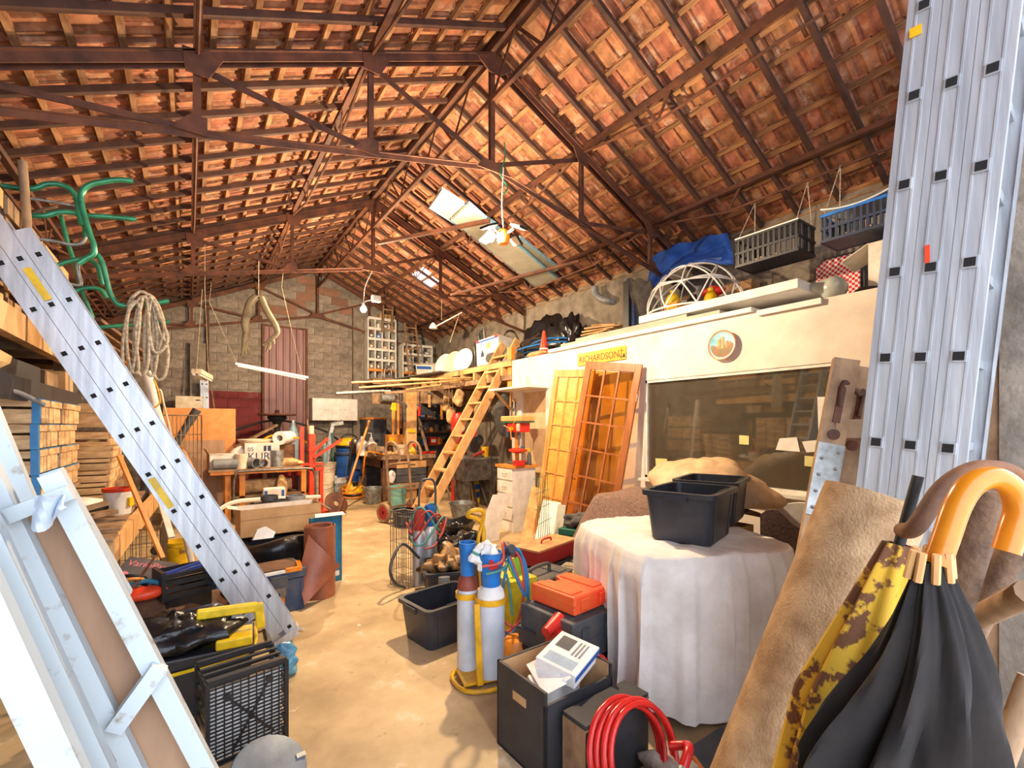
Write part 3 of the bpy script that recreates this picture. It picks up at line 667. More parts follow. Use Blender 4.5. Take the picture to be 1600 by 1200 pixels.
# white downpipe and leaning white tube
one('white_downpipe', 'white plastic downpipe leaning behind the ladder below the rope', 'pipe', MB().tube([at(229, 580, y=6.2), at(243, 640, y=6.2), at(252, 668, y=6.2)], .045, 12).tube([at(252, 668, y=6.2), V((at(258, 690, y=6.2).x + .25, 6.2, 0))], .03, 10), m_white)
one('bent_wire_hook', 'bent brass-coloured rod hooked over the downpipe', 'rod', MB().tube(curve([at(240, 592, y=6.1), at(247, 610, y=6.1), at(250, 628, y=6.1), at(243, 636, y=6.1), at(236, 637, y=6.1)]), .008, 6), m_yelor)
# --- wire trolley with dark pipe
def wire_cage(name, label, loc, w, d, h, nx, nz, mat, rz=0, r=.0035, group=None, frame=.006):
    t = thing(name, label, 'cage', loc, rz, group)
    cs = [(0, 0), (w, 0), (w, d), (0, d)]
    mb = MB()
    for z in (0, h): mb.tube([(x, y, z) for x, y in cs], frame, 6, closed=True)
    for x, y in cs: mb.cyl((x, y, 0), (x, y, h), frame, 6)
    mb.build('frame', mat, t)
    for (a, b, nm, n) in ((cs[0], cs[1], 'front_wire', nx), (cs[3], cs[2], 'back_wire', nx), (cs[0], cs[3], 'side_wire', max(3, int(nx * d / w))), (cs[1], cs[2], 'side_wire', max(3, int(nx * d / w)))):
        for i in range(1, n):
            f = i / n; x = a[0] + (b[0] - a[0]) * f; y = a[1] + (b[1] - a[1]) * f; MB().cyl((x, y, 0), (x, y, h), r, 5).build(nm, mat, t)
    for k in range(1, nz): MB().tube([(x, y, h * k / nz) for x, y in cs], r, 5, closed=True).build('hoop_wire', mat, t)
    return t
p = at(250, 792, y=7.0)
tr = wire_cage('wire_trolley', 'rusty wire shop trolley behind the leaning ladder', (p.x - .1, 7.0, .75), .52, .4, .98, 12, 4, M('rusty_wire', (176, 146, 112), (120, 92, 68), rough=.6, metal=.4))
MB().tube(curve([(0, .2, 0), (.0, .2, -.4), (.05, .2, -.66)]), .012, 6).tube(curve([(.5, .2, 0), (.5, .2, -.4), (.45, .2, -.66)]), .012, 6).build('leg', m_steel, tr)
for x in (.05, .45): MB().cyl((x, .185, -.69), (x, .215, -.69), .055, 12).build('wheel', m_rubber, tr)
MB().tube(curve([(-.02, 0, .6), (.02, -.03, 1.15), (.1, -.05, 1.28), (.14, -.05, 1.1), (.22, -.05, .7)]), .011, 8).build('handle', m_cream, tr)
wire_cage('wire_cage', 'low wire mesh cage under the rack beam', (-.62, 5.0, 0), .42, 1.6, .72, 9, 6, M('dark_wire', (120, 100, 78), (80, 66, 52), rough=.6, metal=.4), r=.003)
one('dark_drain_pipe', 'dark grey drain pipe slanting against the chipboard panel', 'pipe', MB().cyl(at(308, 640, y=8.6), at(294, 662, y=8.6), .062, 14).cyl(at(294, 662, y=8.6), at(268, 705, y=8.55), .052, 14).cyl(at(268, 705, y=8.55), V((at(225, 770, y=8.5).x - .35, 8.45, .04)), .052, 14), m_greyd)
a, b, c_, d_ = at(255, 637, y=9.5), at(368, 637, y=9.5), None, None
one('chipboard_panel', 'large orange chipboard panel standing before the gable wall', 'panel', MB().bx(a.x, b.x, 9.48, 9.5, 0, a.z), m_osb)
a = at(296, 688, y=9.2); b = at(352, 688, y=9.2)
one('plywood_panel', 'smaller brown plywood panel leaning on the chipboard', 'panel', MB().slab([(a.x - .3, 9.15, 0), (b.x, 9.15, 0), (b.x, 9.35, b.z), (a.x - .3, 9.35, b.z)], .018), m_ply)
pw = thing('old_fridge', 'white fridge cabinet showing above the chipboard panel', 'fridge', (at(296, 640, y=11.5).x, 11.5, 0))
MB().bx(-.23, .22, -.3, .3, 0, at(296, 619, y=11.2).z).build('body', m_cream, pw, bevel=.01); MB().bx(.10, .18, -.305, -.3, at(296, 626, y=11.2).z, at(296, 624, y=11.2).z).build('handle', m_black, pw)
alu_ladder('short_ladder', 'short aluminium ladder standing by the red wall patch', at(316, 600, y=11.6), V((.004, 0, -.28)), V((1, 0, 0)), V((0, .3, 0)), 0, at(316, 600, y=11.6).z / .28, [(0, -.3, at(316, 600, y=11.6).z / .28), (.075, -.3, at(316, 600, y=11.6).z / .28)], rail_d=.07)
# sticks
for (a, b, lb) in (((186, 712, 5.0), (254, 872, 4.55), 'honey-coloured broom stick leaning on the rack beam'), ((283, 697, 7.4), (312, 752, 7.2), 'honey-coloured batten slanting beside the ladder'),):
    one('wooden_stick', lb, 'stick', MB().bar(at(a[0], a[1], y=a[2]), at(b[0], b[1], y=b[2]), .032, .022), m_orange_wood)
wl_ = one('ski', 'narrow white ski leaning against the wire cage', 'ski', MB().bar(at(252, 785, y=5.6), at(268, 840, y=5.3), .05, .02), m_white)
# pots on the deck
pt = thing('paint_pot', 'white paint pot with a red rim on the rack beam', 'paint pot', at(190, 798, y=5.0)); pt.location.z = .872; pt.location.x = -.48
MB().lathe([(.0, 0), (.085, 0), (.098, .2), (.095, .2), (.082, .01), (0, .01)], 18).build('body', m_white, pt); MB().lathe([(.099, .185), (.104, .19), (.104, .215), (.094, .215), (.094, .185)], 18).build('rim', m_redor, pt); MB().box((.085, -.05, .1), (.02, .05, .07), Matrix.Rotation(-.5, 3, 'Z')).build('sticker', m_yel, pt)
one('rubber_offcut', 'dark rubber sheet offcuts on the rack near the trays', 'rubber', MB().bar((-.72, 4.75, .90), (-.45, 5.15, .99), .12, .02).bar((-.78, 4.7, .90), (-.5, 5.05, .94), .1, .02), m_rubber)
one('wood_offcut', 'splintered wood offcut on the rack near the trays', 'wood', MB().bar((-.9, 4.4, .91), (-.48, 4.75, .93), .1, .03).bar((-.85, 4.45, .94), (-.5, 4.6, 1.02), .06, .03), m_woodo)
one('paper_heap', 'crumpled magazines on the rack behind the paint pot', 'magazines', MB().blob((-.75, 5.3, .93), (.3, .3, .12), amp=.3, seed=9, flat=.873), m_paper)
yb_ = thing('yellow_bucket', 'yellow builder bucket lettered on its side, under the rack', 'bucket', at(278, 882, z=0)); yb_.location.z = 0
MB().lathe([(0, 0), (.105, 0), (.135, .26), (.142, .26), (.142, .275), (.128, .275), (.098, .012), (0, .012)], 20).build('body', m_yel, yb_)
text('lettering', 'finit', m_text, yb_, (.065, -.115, .17), .075, (PI / 2 + .1, 0, .45))
MB().tube(curve([(-.13, 0, .27), (-.1, -.1, .24), (0, -.15, .22), (.1, -.1, .24), (.13, 0, .27)]), .003, 5).build('handle', m_steel, yb_)
# --- clutter on the floor at the foot of the ladder
bxm = thing('spare_parts_box', 'grey printed spare-parts carton tilted among the clutter', 'carton', at(222, 915, y=3.55), rot=(.5, .2, -.45)); bxm.location = (-.27, 4.40, .44)
MB().bx(-.17, .17, -.13, .13, 0, .09).build('body', M('slate_carton', (104, 100, 104), (84, 80, 84), rough=.6), bxm)
text('lettering', 'VarioPan', m_textp, bxm, (-.01, .07, .0905), .075, (0, 0, 0)); text('lettering', 'MULTIPOWER', m_textr, bxm, (0, -.1305, .045), .05, (PI / 2, 0, 0)); MB().cyl((-.11, -.04, .09), (-.11, -.04, .091), .03, 14).build('round_logo', m_textp, bxm)
bs = thing('rubble_pile', 'dark pile of rubble under the spare-parts carton', 'rubble', (-.2, 4.35, 0)); bs['kind'] = 'stuff'
MB().blob((-.02, 0, .16), (.95, .9, .56), amp=.3, seed=3, flat=0, n=20).build('heap', m_woodd, bs)
fc = thing('folding_crate', 'black folding crate with blue handles beside the ladder', 'crate', (-.02, 4.15, .38), rz=.3)
for s in (-1, 1):
    for k in range(4): MB().bx(-.16, .16, s * .11 - .006, s * .11 + .006, .01 + k * .048, .04 + k * .048).build('side_slat', m_black, fc)
for s in (-1, 1): MB().bx(s * .16 - .012, s * .16 + .012, -.115, .115, 0, .2).build('end_panel', m_bluec if s > 0 else m_black, fc)
MB().bx(-.15, .15, -.1, .1, 0, .012).build('bottom', m_black, fc)
for k in range(2): MB().bar((-.12, -.05 + .1 * k, .15), (.14, -.03 + .08 * k, .19), .02, .02).build('blue_handle', plastic('royal_blue', (70, 100, 200)), fc)
MB().bx(-.14, .14, -.09, .09, -.38, 0).build('stand', m_blackbag, fc)
rd = thing('red_sander', 'red and teal power tool lying on the clutter', 'power tool', (-.25, 4.05, .42))
MB().blob((0, 0, .03), (.26, .16, .09), amp=.05, seed=1).build('body', m_redor, rd); MB().tube(curve([(-.1, .03, .08), (0, .05, .1), (.1, .02, .07)]), .018, 8).build('handle', m_teal, rd)
MB().tube(curve([(.0, .1, .06), (-.07, .16, .1), (-.12, .1, .14), (-.06, .04, .15), (.0, .06, .12)], closed=True), .012, 8, closed=True).build('cable_loop', m_rubber, rd)
MB().tube(curve([(-.1, .12, .06), (-.14, .06, .12), (-.06, .0, .14), (0, .08, .1)], closed=True), .010, 8, closed=True).build('cable_loop', m_orange_wood, rd)
one('iron_strap', 'flat iron strap sticking up from the cable loops', 'strap', MB().bar(at(203, 925, y=4.0), at(242, 870, y=4.2), .018, .005), m_rust)
tb = thing('open_tool_trunk', 'black tool trunk with yellow trim and a bin bag on top', 'tool trunk', (.02, 3.25, 0), rz=-.1)
MB().prism([(-.27, 0), (.27, 0), (.30, .27), (-.30, .27)], .34, (0, .17, 0), (1, 0, 0), (0, 0, 1)).build('body', m_black, tb, bevel=.015)
MB().bx(-.31, .31, -.185, .185, .27, .345).build('lid', m_black, tb, bevel=.015)
MB().tube(curve([(-.31, -.19, .25), (0, -.2, .275), (.26, -.192, .30), (.315, -.1, .32), (.315, .1, .33)]), .010, 6).build('yellow_strip', m_yel, tb)
MB().bx(.12, .30, -.2, -.10, .345, .40).bx(.05, .3, -.08, .06, .345, .375).build('latch', m_yel, tb, bevel=.012)
MB().bar((.02, -.05, .52), (.33, -.02, .50), .05, .055).bar((.33, -.02, .52), (.345, -.02, .37), .05, .05).build('raised_handle', m_yel, tb, bevel=.012)
one('bin_bag', 'crumpled black bin bag spread over the tool trunk', 'bag', MB().blob((-.06, 3.27, .43), (.52, .38, .20), amp=.28, seed=12, n=44, m=26, flat=.347, crump=.05), m_blackbag)
one('blue_film', 'crumpled blue plastic film by the ladder foot', 'film', MB().blob((.50, 3.28, .09), (.16, .2, .22), amp=.35, seed=21, flat=0, n=24, m=16, crump=.03, freq=14), M('blue_film', (90, 170, 200), (60, 110, 140), rough=.25, bump=.4, bscale=12))
# mesh crate standing upright with a white sheet inside
p0, p1 = at(322, 1196, z=0.02), at(446, 1100, z=0.0)
mc = thing('mesh_crate', 'black plastic mesh crate stood on its side', 'crate', (.07, 2.57, 0), rz=.15)
wC, hC, dC = .345, .40, .24
mb = MB()
for (a, b) in (((0, 0, 0), (wC, 0, 0)), ((0, 0, hC), (wC, 0, hC)), ((0, 0, 0), (0, 0, hC)), ((wC, 0, 0), (wC, 0, hC))): mb.bar(a, b, .018, .022)
mb.build('front_frame', m_black, mc)
for i in range(1, 10): MB().bar((i * wC / 10, 0, 0), (i * wC / 10, 0, hC), .005, .007).build('upright_bar', m_black, mc)
for k in range(1, 22): MB().bar((0, 0, k * hC / 22), (wC, 0, k * hC / 22), .007, .006).build('cross_bar', m_black, mc)
for (a, b) in (((.08, -.004, .31), (wC - .06, -.004, .06)), ((wC - .08, -.004, .33), (.10, -.004, .04))): MB().bar(a, b, .006, .010).build('diagonal_rib', m_black, mc)
for a in ((.08, .31), (wC - .08, .33)): MB().cyl((a[0], -.01, a[1]), (a[0], .004, a[1]), .017, 12).build('boss', m_black, mc)
for s in (0, wC):
    for k in range(6): MB().bar((s, 0, .02 + k * .07), (s, dC, .02 + k * .07), .01, .03).build('side_slat', m_black, mc)
for k in range(4): MB().bar((0, .03 + k * .065, hC), (wC, .03 + k * .065, hC), .02, .01).build('top_slat', m_black, mc)
MB().bar((0, dC, hC), (wC, dC, hC), .02, .03).bar((0, dC, 0), (0, dC, hC), .02, .02).bar((wC, dC, 0), (wC, dC, hC), .02, .02).bar((0, dC, hC * .82), (wC, dC, hC * .82), .01, .02).build('rim', m_black, mc)
one('white_board_in_crate', 'white printed board propped inside the mesh crate', 'board', MB().bar(V((.07, 2.57, .0)) + Matrix.Rotation(.15, 3, 'Z') @ V((.17, .016, .02)), V((.07, 2.57, .0)) + Matrix.Rotation(.15, 3, 'Z') @ V((.17, .022, .36)), .31, .012, up=(-.15, .98, 0)), m_paper)
li = thing('bin_cover', 'grey round lid leaning in front of the mesh crate', 'lid', at(420, 1205, y=2.25), rot=(.5, .1, .2))
MB().lathe([(0, .012), (.13, .012), (.15, 0), (.156, .004), (.15, .018), (.13, .022), (0, .022)], 28).build('dish', M('blue_grey_zinc', (116, 126, 138), (90, 100, 112), rough=.5, metal=.3), li); MB().bx(.11, .15, -.01, .01, .018, .03).build('tab', m_galv, li)
MB().cyl((0, 0, 0), (0, .10, -.20), .02, 8).build('prop', m_black, li)
# --- white steel frames in the foreground, leaning on the rack
def rail_line(a, b, w, h, up): return MB().bar(a, b, w, h, up=up)
fr = thing('shutter_frame', 'white rusty steel shutter frame with a brown panel, leaning foreground', 'frame', (.2, 1.3, 0))
yA = 1.32
def ln(pa, pb, y): return at(pa[0], pa[1], y=y), at(pb[0], pb[1], y=y)
def ext(a, b, z=None, up=0):
    d = (b - a); 
    return a - d * up, b + d * ((b.z - z) / (a.z - b.z)) if z is not None else b
def prail(pa, pb, y, w, d, name, m, par, up=0.0, zend=0.0):
    a, b = ln(pa, pb, y); a2, b2 = ext(a, b, zend, up); dr = (b2 - a2).normalized(); n = V((0, -1, 0))
    mb = MB().bar(a2, b2, w, .004, up=n)
    for s in (-1, 1): sd = dr.cross(n).normalized() * s * (w / 2 - .002); mb.bar(a2 + sd + V((0, d / 2, 0)), b2 + sd + V((0, d / 2, 0)), .004, d, up=n)
    return mb.build(name, m, par, world=True), a2, b2
m_rwhite = M('chipped_white_enamel', (176, 187, 192), (136, 124, 104), rough=.4, scale=16, lo=.28, hi=.40, bump=.03)
_, A1, B1 = prail((92, 770), (312, 1190), yA, .038, .04, 'stile', m_rwhite, fr, up=.06)
_, A2, B2 = prail((0, 800), (196, 1196), yA, .045, .04, 'stile', m_rwhite, fr, up=.25)
q0, q1 = at(20, 790, y=yA + .045), at(92, 765, y=yA + .045); r0, r1 = at(204, 1160, y=yA + .045), at(310, 1165, y=yA + .045)
dn = (r0 - q0).normalized()
MB().slab([q0, q1, r1 + (r1 - q1) * .6, r0 + (r0 - q0) * .6], .008).build('brown_panel', m_ply, fr, world=True)
MB().bar(at(12, 806, y=yA - .01), at(112, 768, y=yA - .01), .03, .03, up=(0, -1, 0)).build('top_rail', m_rwhite, fr, world=True)
MB().bar(at(178, 1140, y=yA - .01), at(250, 1040, y=yA - .01), .034, .03, up=(0, -1, 0)).build('brace', m_rwhite, fr, world=True)
fr2 = thing('white_steel_post', 'slim white steel shutter rail, nearest the frame with the brown panel', 'rail', (.05, 1.2, 0))
prail((0, 880), (150, 1196), 1.22, .034, .04, 'face', m_rwhite, fr2, up=.3)
MB().bar(at(-60, 730, y=1.27), at(176, 1199, y=1.27), .010, .03, up=(0, -1, 0)).build('brown_edge', m_rust, fr2, world=True)
fr3 = thing('white_steel_post', 'broad white steel shutter rail at the very edge of the picture', 'rail', (-.1, 1.1, 0))
prail((-30, 940), (90, 1196), 1.12, .05, .04, 'face', m_rwhite, fr3, up=.35)
fr4 = thing('white_flat_bar', 'white flat bar behind the steel frames, top edge cut off by the picture', 'bar', (-.3, 1.5, 0))
prail((-14, 660), (40, 790), 1.55, .036, .03, 'face', m_rwhite, fr4, up=.3)
prail((80, 740), (100, 775), 1.40, .036, .03, 'stub', m_rwhite, fr4, up=.1, zend=1.2)
one('rag', 'pale blue rag hung over the white steel frame', 'rag', MB().sheet(lambda u, v: at(52 + 50 * u, 775 + 55 * v * (.6 + .4 * math.sin(3 * u + 1)), y=1.25) + V((0, .012 * math.sin(9 * u + 3 * v), 0)), 10, 8, .004), M('pale_blue_rag', (190, 202, 214), (160, 172, 186), rough=.9, scale=12))
# =================================================================== middle of the hall
# wall cupboard on the gable
cb = thing('wall_cupboard', 'white wall cupboard with three doors on the gable wall', 'cupboard', (2.38, 11.62, 1.72))
MB().bx(0, 1.05, 0, .34, 0, .53).build('body', m_white, cb)
for i in range(3):
    d = MB().bx(i * .35 + .005, i * .35 + .345, -.018, 0, .006, .524).build('door', m_white, cb, bevel=.003); MB().cyl((i * .35 + (.30 if i < 2 else .05), -.022, .26), (i * .35 + (.30 if i < 2 else .05), -.03, .26), .012, 8).build('knob', m_steel, d)
    if i == 0: MB().bx(.12, .30, -.021, -.018, .3, .5).build('paper_note', m_paper, d)
# steering-wheel machine stand and levers behind the table
ms = thing('cast_iron_press', 'dark press with a round hand wheel before the plum door', 'press', (at(433, 650, y=10.9).x, 10.9, 0))
z0 = at(433, 648, y=10.9).z
MB().lathe([(.0, z0 - .02), (.36, z0 - .02), (.37, z0), (.36, z0 + .02), (.0, z0 + .02)], 24).build('hand_wheel', m_rust, ms)
MB().lathe([(.0, z0 + .02), (.05, z0 + .02), (.04, z0 + .1), (0, z0 + .1)], 12).build('hub', m_rust, ms)
MB().lathe([(.04, z0 - .5), (.06, z0 - .3), (.09, z0 - .16), (.19, z0 - .08), (.18, z0 - .02), (0, z0 - .02)], 16).build('collar', m_rubber, ms)
MB().cyl((0, 0, .0), (0, 0, z0 - .4), .09, 12).build('column', m_greyd, ms)
MB().tube(curve([(-1.5, .1, z0 - .62), (-.7, .05, z0 - .3), (0, 0, z0 - .12), (.9, .1, z0 - .32), (1.35, .2, z0 - .6)]), .022, 8).build('cross_lever', m_rubber, ms)
one('long_plank', 'long brown plank slanting up to the press column', 'plank', MB().bar(at(366, 700, y=10.3), at(432, 664, y=10.6), .10, .04).bar(at(366, 700, y=10.3), at(345, 712, y=10.2), .1, .04), m_woodo)
one('grey_sheet_panel', 'blue-grey sheet metal panel behind the table', 'panel', MB().bx(at(441, 700, y=10.3).x, at(466, 700, y=10.3).x, 10.3, 10.33, 0, at(450, 677, y=10.3).z), M('blue_grey_sheet', (140, 158, 170), (120, 136, 148), rough=.4, metal=.3))
bt = thing('gas_bottle', 'pale blue bottle standing behind the sheet panel', 'bottle', (at(458, 680, y=10.8).x, 10.8, 0)); zt_ = at(458, 660, y=10.8).z
MB().lathe([(0, 0), (.11, 0), (.11, zt_ - .25), (.07, zt_ - .12), (.04, zt_ - .06), (.04, zt_), (0, zt_)], 16).build('body', M('pale_blue_steel', (150, 180, 190), (120, 150, 160), rough=.4), bt); MB().cyl((0, 0, zt_), (0, 0, zt_ + .05), .025, 10).build('valve', m_white, bt)
gm = thing('steel_gantry', 'grey steel gantry post with an angled head by the gable wall', 'post', (at(512, 720, y=10.6).x, 10.6, 0))
MB().tube([(-.12, 0, 0), (.06, 0, at(512, 680, y=10.6).z), (.10, 0, at(514, 664, y=10.6).z), (.32, 0, at(520, 661, y=10.6).z)], .075, 6).build('mast', m_galv, gm); MB().tube(curve([(-.3, -.1, 0), (-.32, -.1, .7), (-.28, -.1, 1.05), (-.15, -.1, 1.2), (-.08, -.1, 1.1), (-.1, -.1, .2)]), .05, 8).build('bent_pipe', M('pale_teal_steel', (140, 170, 176), (110, 140, 146), rough=.5), gm)
MB().cyl((.12, -.1, .1), (.06, -.1, 1.45), .012, 6).build('green_rod', m_gpipe, gm); MB().tube(curve([(.42, -.1, .5), (.46, -.1, .95), (.54, -.1, 1.2)]), .03, 8).build('dark_arm', m_rubber, gm); MB().blob((.56, -.1, 1.24), (.18, .18, .18), amp=.05).build('lamp_head', m_steel, gm)
one('thin_pole', 'thin bare pole standing in front of the gable wall', 'pole', MB().cyl(at(480, 655, y=10.2), at(486, 730, y=10.2), .014, 6).cyl(at(486, 730, y=10.2), V((at(490, 760, y=10.2).x, 10.2, 0)), .014, 6), m_woodo)
one('hanging_stick', 'bare stick leaning beside the red wall patch', 'stick', MB().cyl(at(324, 565, y=11.3), at(335, 640, y=11.0), .016, 6), m_woodo)
# --- work table with cartons and pipe offcuts
TY, TZ = 8.9, .90
tx0, tx1 = at(326, 735, z=TZ).x, at(472, 724, z=TZ).x - .10
tb2 = thing('trestle_table', 'makeshift plank table loaded with cartons and pipe offcuts', 'table', (tx0, TY, 0))
for i in range(4): MB().bx(0, tx1 - tx0, -.30 + i * .18, -.125 + i * .18, TZ - .03, TZ).build('top_plank', m_wood if i % 2 else m_woodo, tb2)
MB().bx(.02, tx1 - tx0 - .02, -.29, -.26, TZ - .08, TZ - .031).build('apron', m_orange_wood, tb2)
for x in (.22, .42, 1.35): MB().bx(x, x + .08, -.2, -.12, 0, TZ - .031).build('leg', m_orange_wood, tb2)
for x in (.22, 1.35): MB().bx(x, x + .08, .28, .36, 0, TZ - .031).build('leg', m_orange_wood, tb2)
MB().bx(.3, 1.4, -.2, .34, .42, .45).build('lower_shelf', m_woodo, tb2)
MB().tube(curve([(.34, -.34, .02), (.33, -.34, .6), (.36, -.34, .82), (.46, -.34, .865), (1.4, -.34, .865), (1.52, -.34, .8), (1.55, -.34, .6), (1.54, -.34, .02)]), .018, 8).build('tube_frame', m_steel, tb2)
def carton(name, label, x, y, z, w, d, h, m, rz=0, flap=False, print_=None, pm=None, ps=.1, side=None):
    t = thing(name, label, 'carton', (x, y, z), rz)
    MB().bx(-w / 2, w / 2, -d / 2, d / 2, 0, h).build('body', m, t, bevel=.003)
    MB().bx(-w / 2 + .002, w / 2 - .002, -.004, .004, h, h + .0015).build('top_seam', m_woodo, t)
    if side: MB().bx(-w / 2 - .002, -w / 2, -d / 2, d / 2, 0, h).build('side_face', side, t)
    if flap: MB().bar((-w / 2, 0, h), (-w / 2 - .05, 0, h + .09), d * .9, .004, up=(1, 0, 0)).bar((-w / 2, -d / 2, h), (w * .1, -d / 2 - .03, h + .05), .01, .004).build('flap', m_card, t)
    if print_: text('lettering', print_, pm or m_text, t, (0, -d / 2 - .0015, h * .45), ps, (PI / 2, 0, 0))
    return t
xt = lambda px: at(px, 720, y=TY).x
carton('drill_carton', 'low white carton with a blue mark on the table edge', xt(348), TY, TZ, .40, .3, .24, m_cardw, .1, True, '=', m_textbl, .16, m_card)
h1 = carton('printed_carton', 'white carton printed KURT in dark letters on the table', xt(410), TY + .1, TZ, .52, .36, .40, m_cardw, -.05, False, 'KURT', m_text, .17, m_card)
text('lettering', '05', m_text, h1, (-.17, -.182, .30), .09, (PI / 2, 0, 0)); MB().bx(.02, .06, -.183, -.18, .27, .36).bx(.08, .13, -.183, -.18, .27, .36).build('print_mark', m_text, h1)
one('wrapped_bundle', 'white plastic-wrapped bundle between the table cartons', 'bundle', MB().blob((xt(380), TY + .1, TZ + .15), (.4, .3, .42), amp=.25, seed=4, flat=TZ), M('white_wrap', (232, 226, 214), (198, 196, 198), rough=.35, bump=.3, bscale=10))
pl_ = one('cream_basin', 'shallow cream basin behind the printed carton', 'basin', MB().lathe([(0, 0), (.2, 0), (.3, .12), (.31, .12), (.31, .14), (.28, .14), (.19, .02), (0, .02)], 20, (xt(407), TY + .45, TZ + .32)).bx(xt(407) - .2, xt(407) + .2, TY + .3, TY + .6, TZ, TZ + .32), m_cream)
def pipe_offcut(label, a, b, r, m):
    a, b = V(a), V(b); t = thing('pipe_offcut', label, 'pipe', a, group='grey pipe offcuts on the table'); d = (b - a); n = d.normalized()
    q = n.orthogonal().normalized(); R = Matrix((q, n.cross(q), n)).transposed()
    MB().lathe([(r, 0), (r, d.length), (r * .86, d.length), (r * .86, 0), (r, 0)], 18, (0, 0, 0), R).build('pipe', m, t); return t
r_ = .085
pipe_offcut('grey pipe offcut lying crosswise at the left of the row on the table', (xt(338) - .05, TY - .2, TZ + r_), (xt(338) + .28, TY - .2, TZ + r_), r_, m_grey)
pipe_offcut('grey pipe offcut standing upright on the table', (xt(375), TY - .18, TZ), (xt(375), TY - .18, TZ + .24), r_ * 1.05, m_cream)
pipe_offcut('grey pipe offcut pointing at the aisle with its dark bore showing', (xt(395) - .12, TY - .05, TZ + r_), (xt(398), TY - .28, TZ + r_), r_, m_grey)
pipe_offcut('brown-grey pipe offcut behind the others on the table', (xt(405), TY - .02, TZ + r_ * .9), (xt(409), TY - .24, TZ + r_ * .9), r_ * .85, M('taupe_pvc', (150, 130, 108), (120, 102, 84), rough=.5))
one('foil_roll', 'shiny upright foil duct roll beside the printed carton', 'roll', MB().lathe([(0, 0), (.1, 0), (.1, .28), (.08, .28), (.08, .02), (0, .02)], 20, (xt(432), TY - .1, TZ)), m_galv)
one('crumpled_paper', 'crumpled kraft paper on the table end', 'paper', MB().blob((xt(450), TY - .05, TZ + .06), (.42, .3, .16), amp=.35, seed=8, flat=TZ), m_sack)
cr = thing('paper_carrier', 'dark metal carrier holding a big white paper roll', 'carrier', (xt(445), TY + .35, TZ))
MB().bx(-.2, .2, -.12, .12, 0, .36).build('box', m_woodd, cr); MB().tube(curve([(-.35, 0, .42), (-.15, 0, .52), (.1, 0, .5), (.3, 0, .46), (.42, 0, .38)]), .018, 6).build('yellow_cord', m_yelor, cr)
one('paper_roll', 'thick white paper roll lying on the dark carrier', 'paper roll', MB().lathe([(.055, 0), (.12, 0), (.12, .5), (.055, .5), (.055, 0)], 22, (xt(438), TY + .10, TZ + .48), Matrix.Rotation(-PI / 2, 3, 'X') @ Matrix.Rotation(.5, 3, 'Y')), m_paper)
# lower shelf and floor stuff under the table
one('felt_roll', 'brown felt roll on the lower shelf of the table', 'roll', MB().cyl((xt(350) + .2, TY, .58), (xt(350) + 1.0, TY + .05, .58), .12, 16), m_carpet)
for i in range(4): one('roof_slate', 'grey slate sheet, %s in the slipping pile under the table' % ('lowest', 'second', 'third', 'top')[i], 'slate', MB().bar((xt(385) + .02 * i, TY - .32, .25 + .035 * i), (xt(385) + .6 - .05 * i, TY - .28, .27 + .04 * i), .3, .012), m_galv, group='slates under the table')
one('slate_stand', 'low brick support under the slates', 'bricks', MB().bx(xt(385), xt(385) + .55, TY - .45, TY - .15, 0, .24), m_blockbrick)
sk = thing('plaster_sack', 'upright plaster sack with blue and yellow print beside the table', 'sack', (at(428, 790, z=0.0).x + .35, 8.35, 0))
sk.location = at(428, 800, y=8.2); sk.location.z = 0
MB().bx(-.16, .16, -.07, .07, 0, .62).build('body', m_cardw, sk, bevel=.03); MB().bx(-.155, .155, -.073, -.07, .05, .33).build('yellow_print', m_yelor, sk); MB().bx(-.14, -.1, -.073, -.07, .36, .58).bx(.1, .14, -.073, -.07, .36, .58).build('blue_print', m_textbl, sk); MB().bx(-.05, .05, -.076, -.073, .12, .26).build('white_panel', m_white, sk)
one('red_white_carton', 'red carton on the floor behind the plaster sack', 'carton', MB().bx(at(455, 770, y=9.4).x - .2, at(455, 770, y=9.4).x + .2, 9.3, 9.6, .3, .75).bx(at(455, 770, y=9.4).x - .22, at(455, 770, y=9.4).x + .22, 9.28, 9.62, 0, .3), m_redd)
one('rag_sack', 'limp beige sack hanging from the table frame', 'sack', MB().blob((at(440, 752, y=8.7).x, 8.7, .52), (.18, .16, .5), amp=.3, seed=6), m_sack)
one('curved_white_trim', 'long curved white plastic trim on the floor before the table', 'trim strip', MB().tube(curve([at(337, 800, y=7.2), at(365, 785, y=7.4), at(410, 780, y=7.6), at(450, 778, y=7.8), at(500, 776, y=8.0)]), .03, 6), m_white)
one('trim_rest', 'long low carton with letters holding the curved trim', 'carton', MB().bx(at(345, 820, y=6.9).x, at(480, 820, y=6.9).x, 6.85, 7.5, 0, .22), m_card)
# red hydraulic press
RP = at(487, 802, z=0)
rp = thing('log_splitter', 'red-orange hydraulic splitter standing beside the table', 'splitter', RP)
MB().bx(-.2, -.14, -.04, .04, .05, 1.58).build('left_column', m_redor, rp); MB().bx(-.05, .05, -.06, .06, .02, 1.45).build('main_column', m_redor, rp); MB().bx(.13, .19, -.05, .05, .0, .78).build('right_column', m_redor, rp)
MB().bx(-.06, .20, -.06, .06, .78, .84).build('bracket', m_redor, rp); MB().bx(-.06, .10, -.07, .07, 1.14, 1.2).build('bracket', m_redor, rp); MB().bx(-.21, .20, -.05, .05, .88, .92).build('bracket', m_redor, rp)
MB().bx(-.35, .35, -.2, .2, 0, .05).build('base_plate', m_redor, rp)
MB().bar((.02, -.08, 1.02), (.50, -.12, 1.34), .05, .05).build('handle', m_redor, rp); MB().bar((-.02, .08, 1.05), (.30, .1, 1.36), .05, .05).build('handle', m_redor, rp)
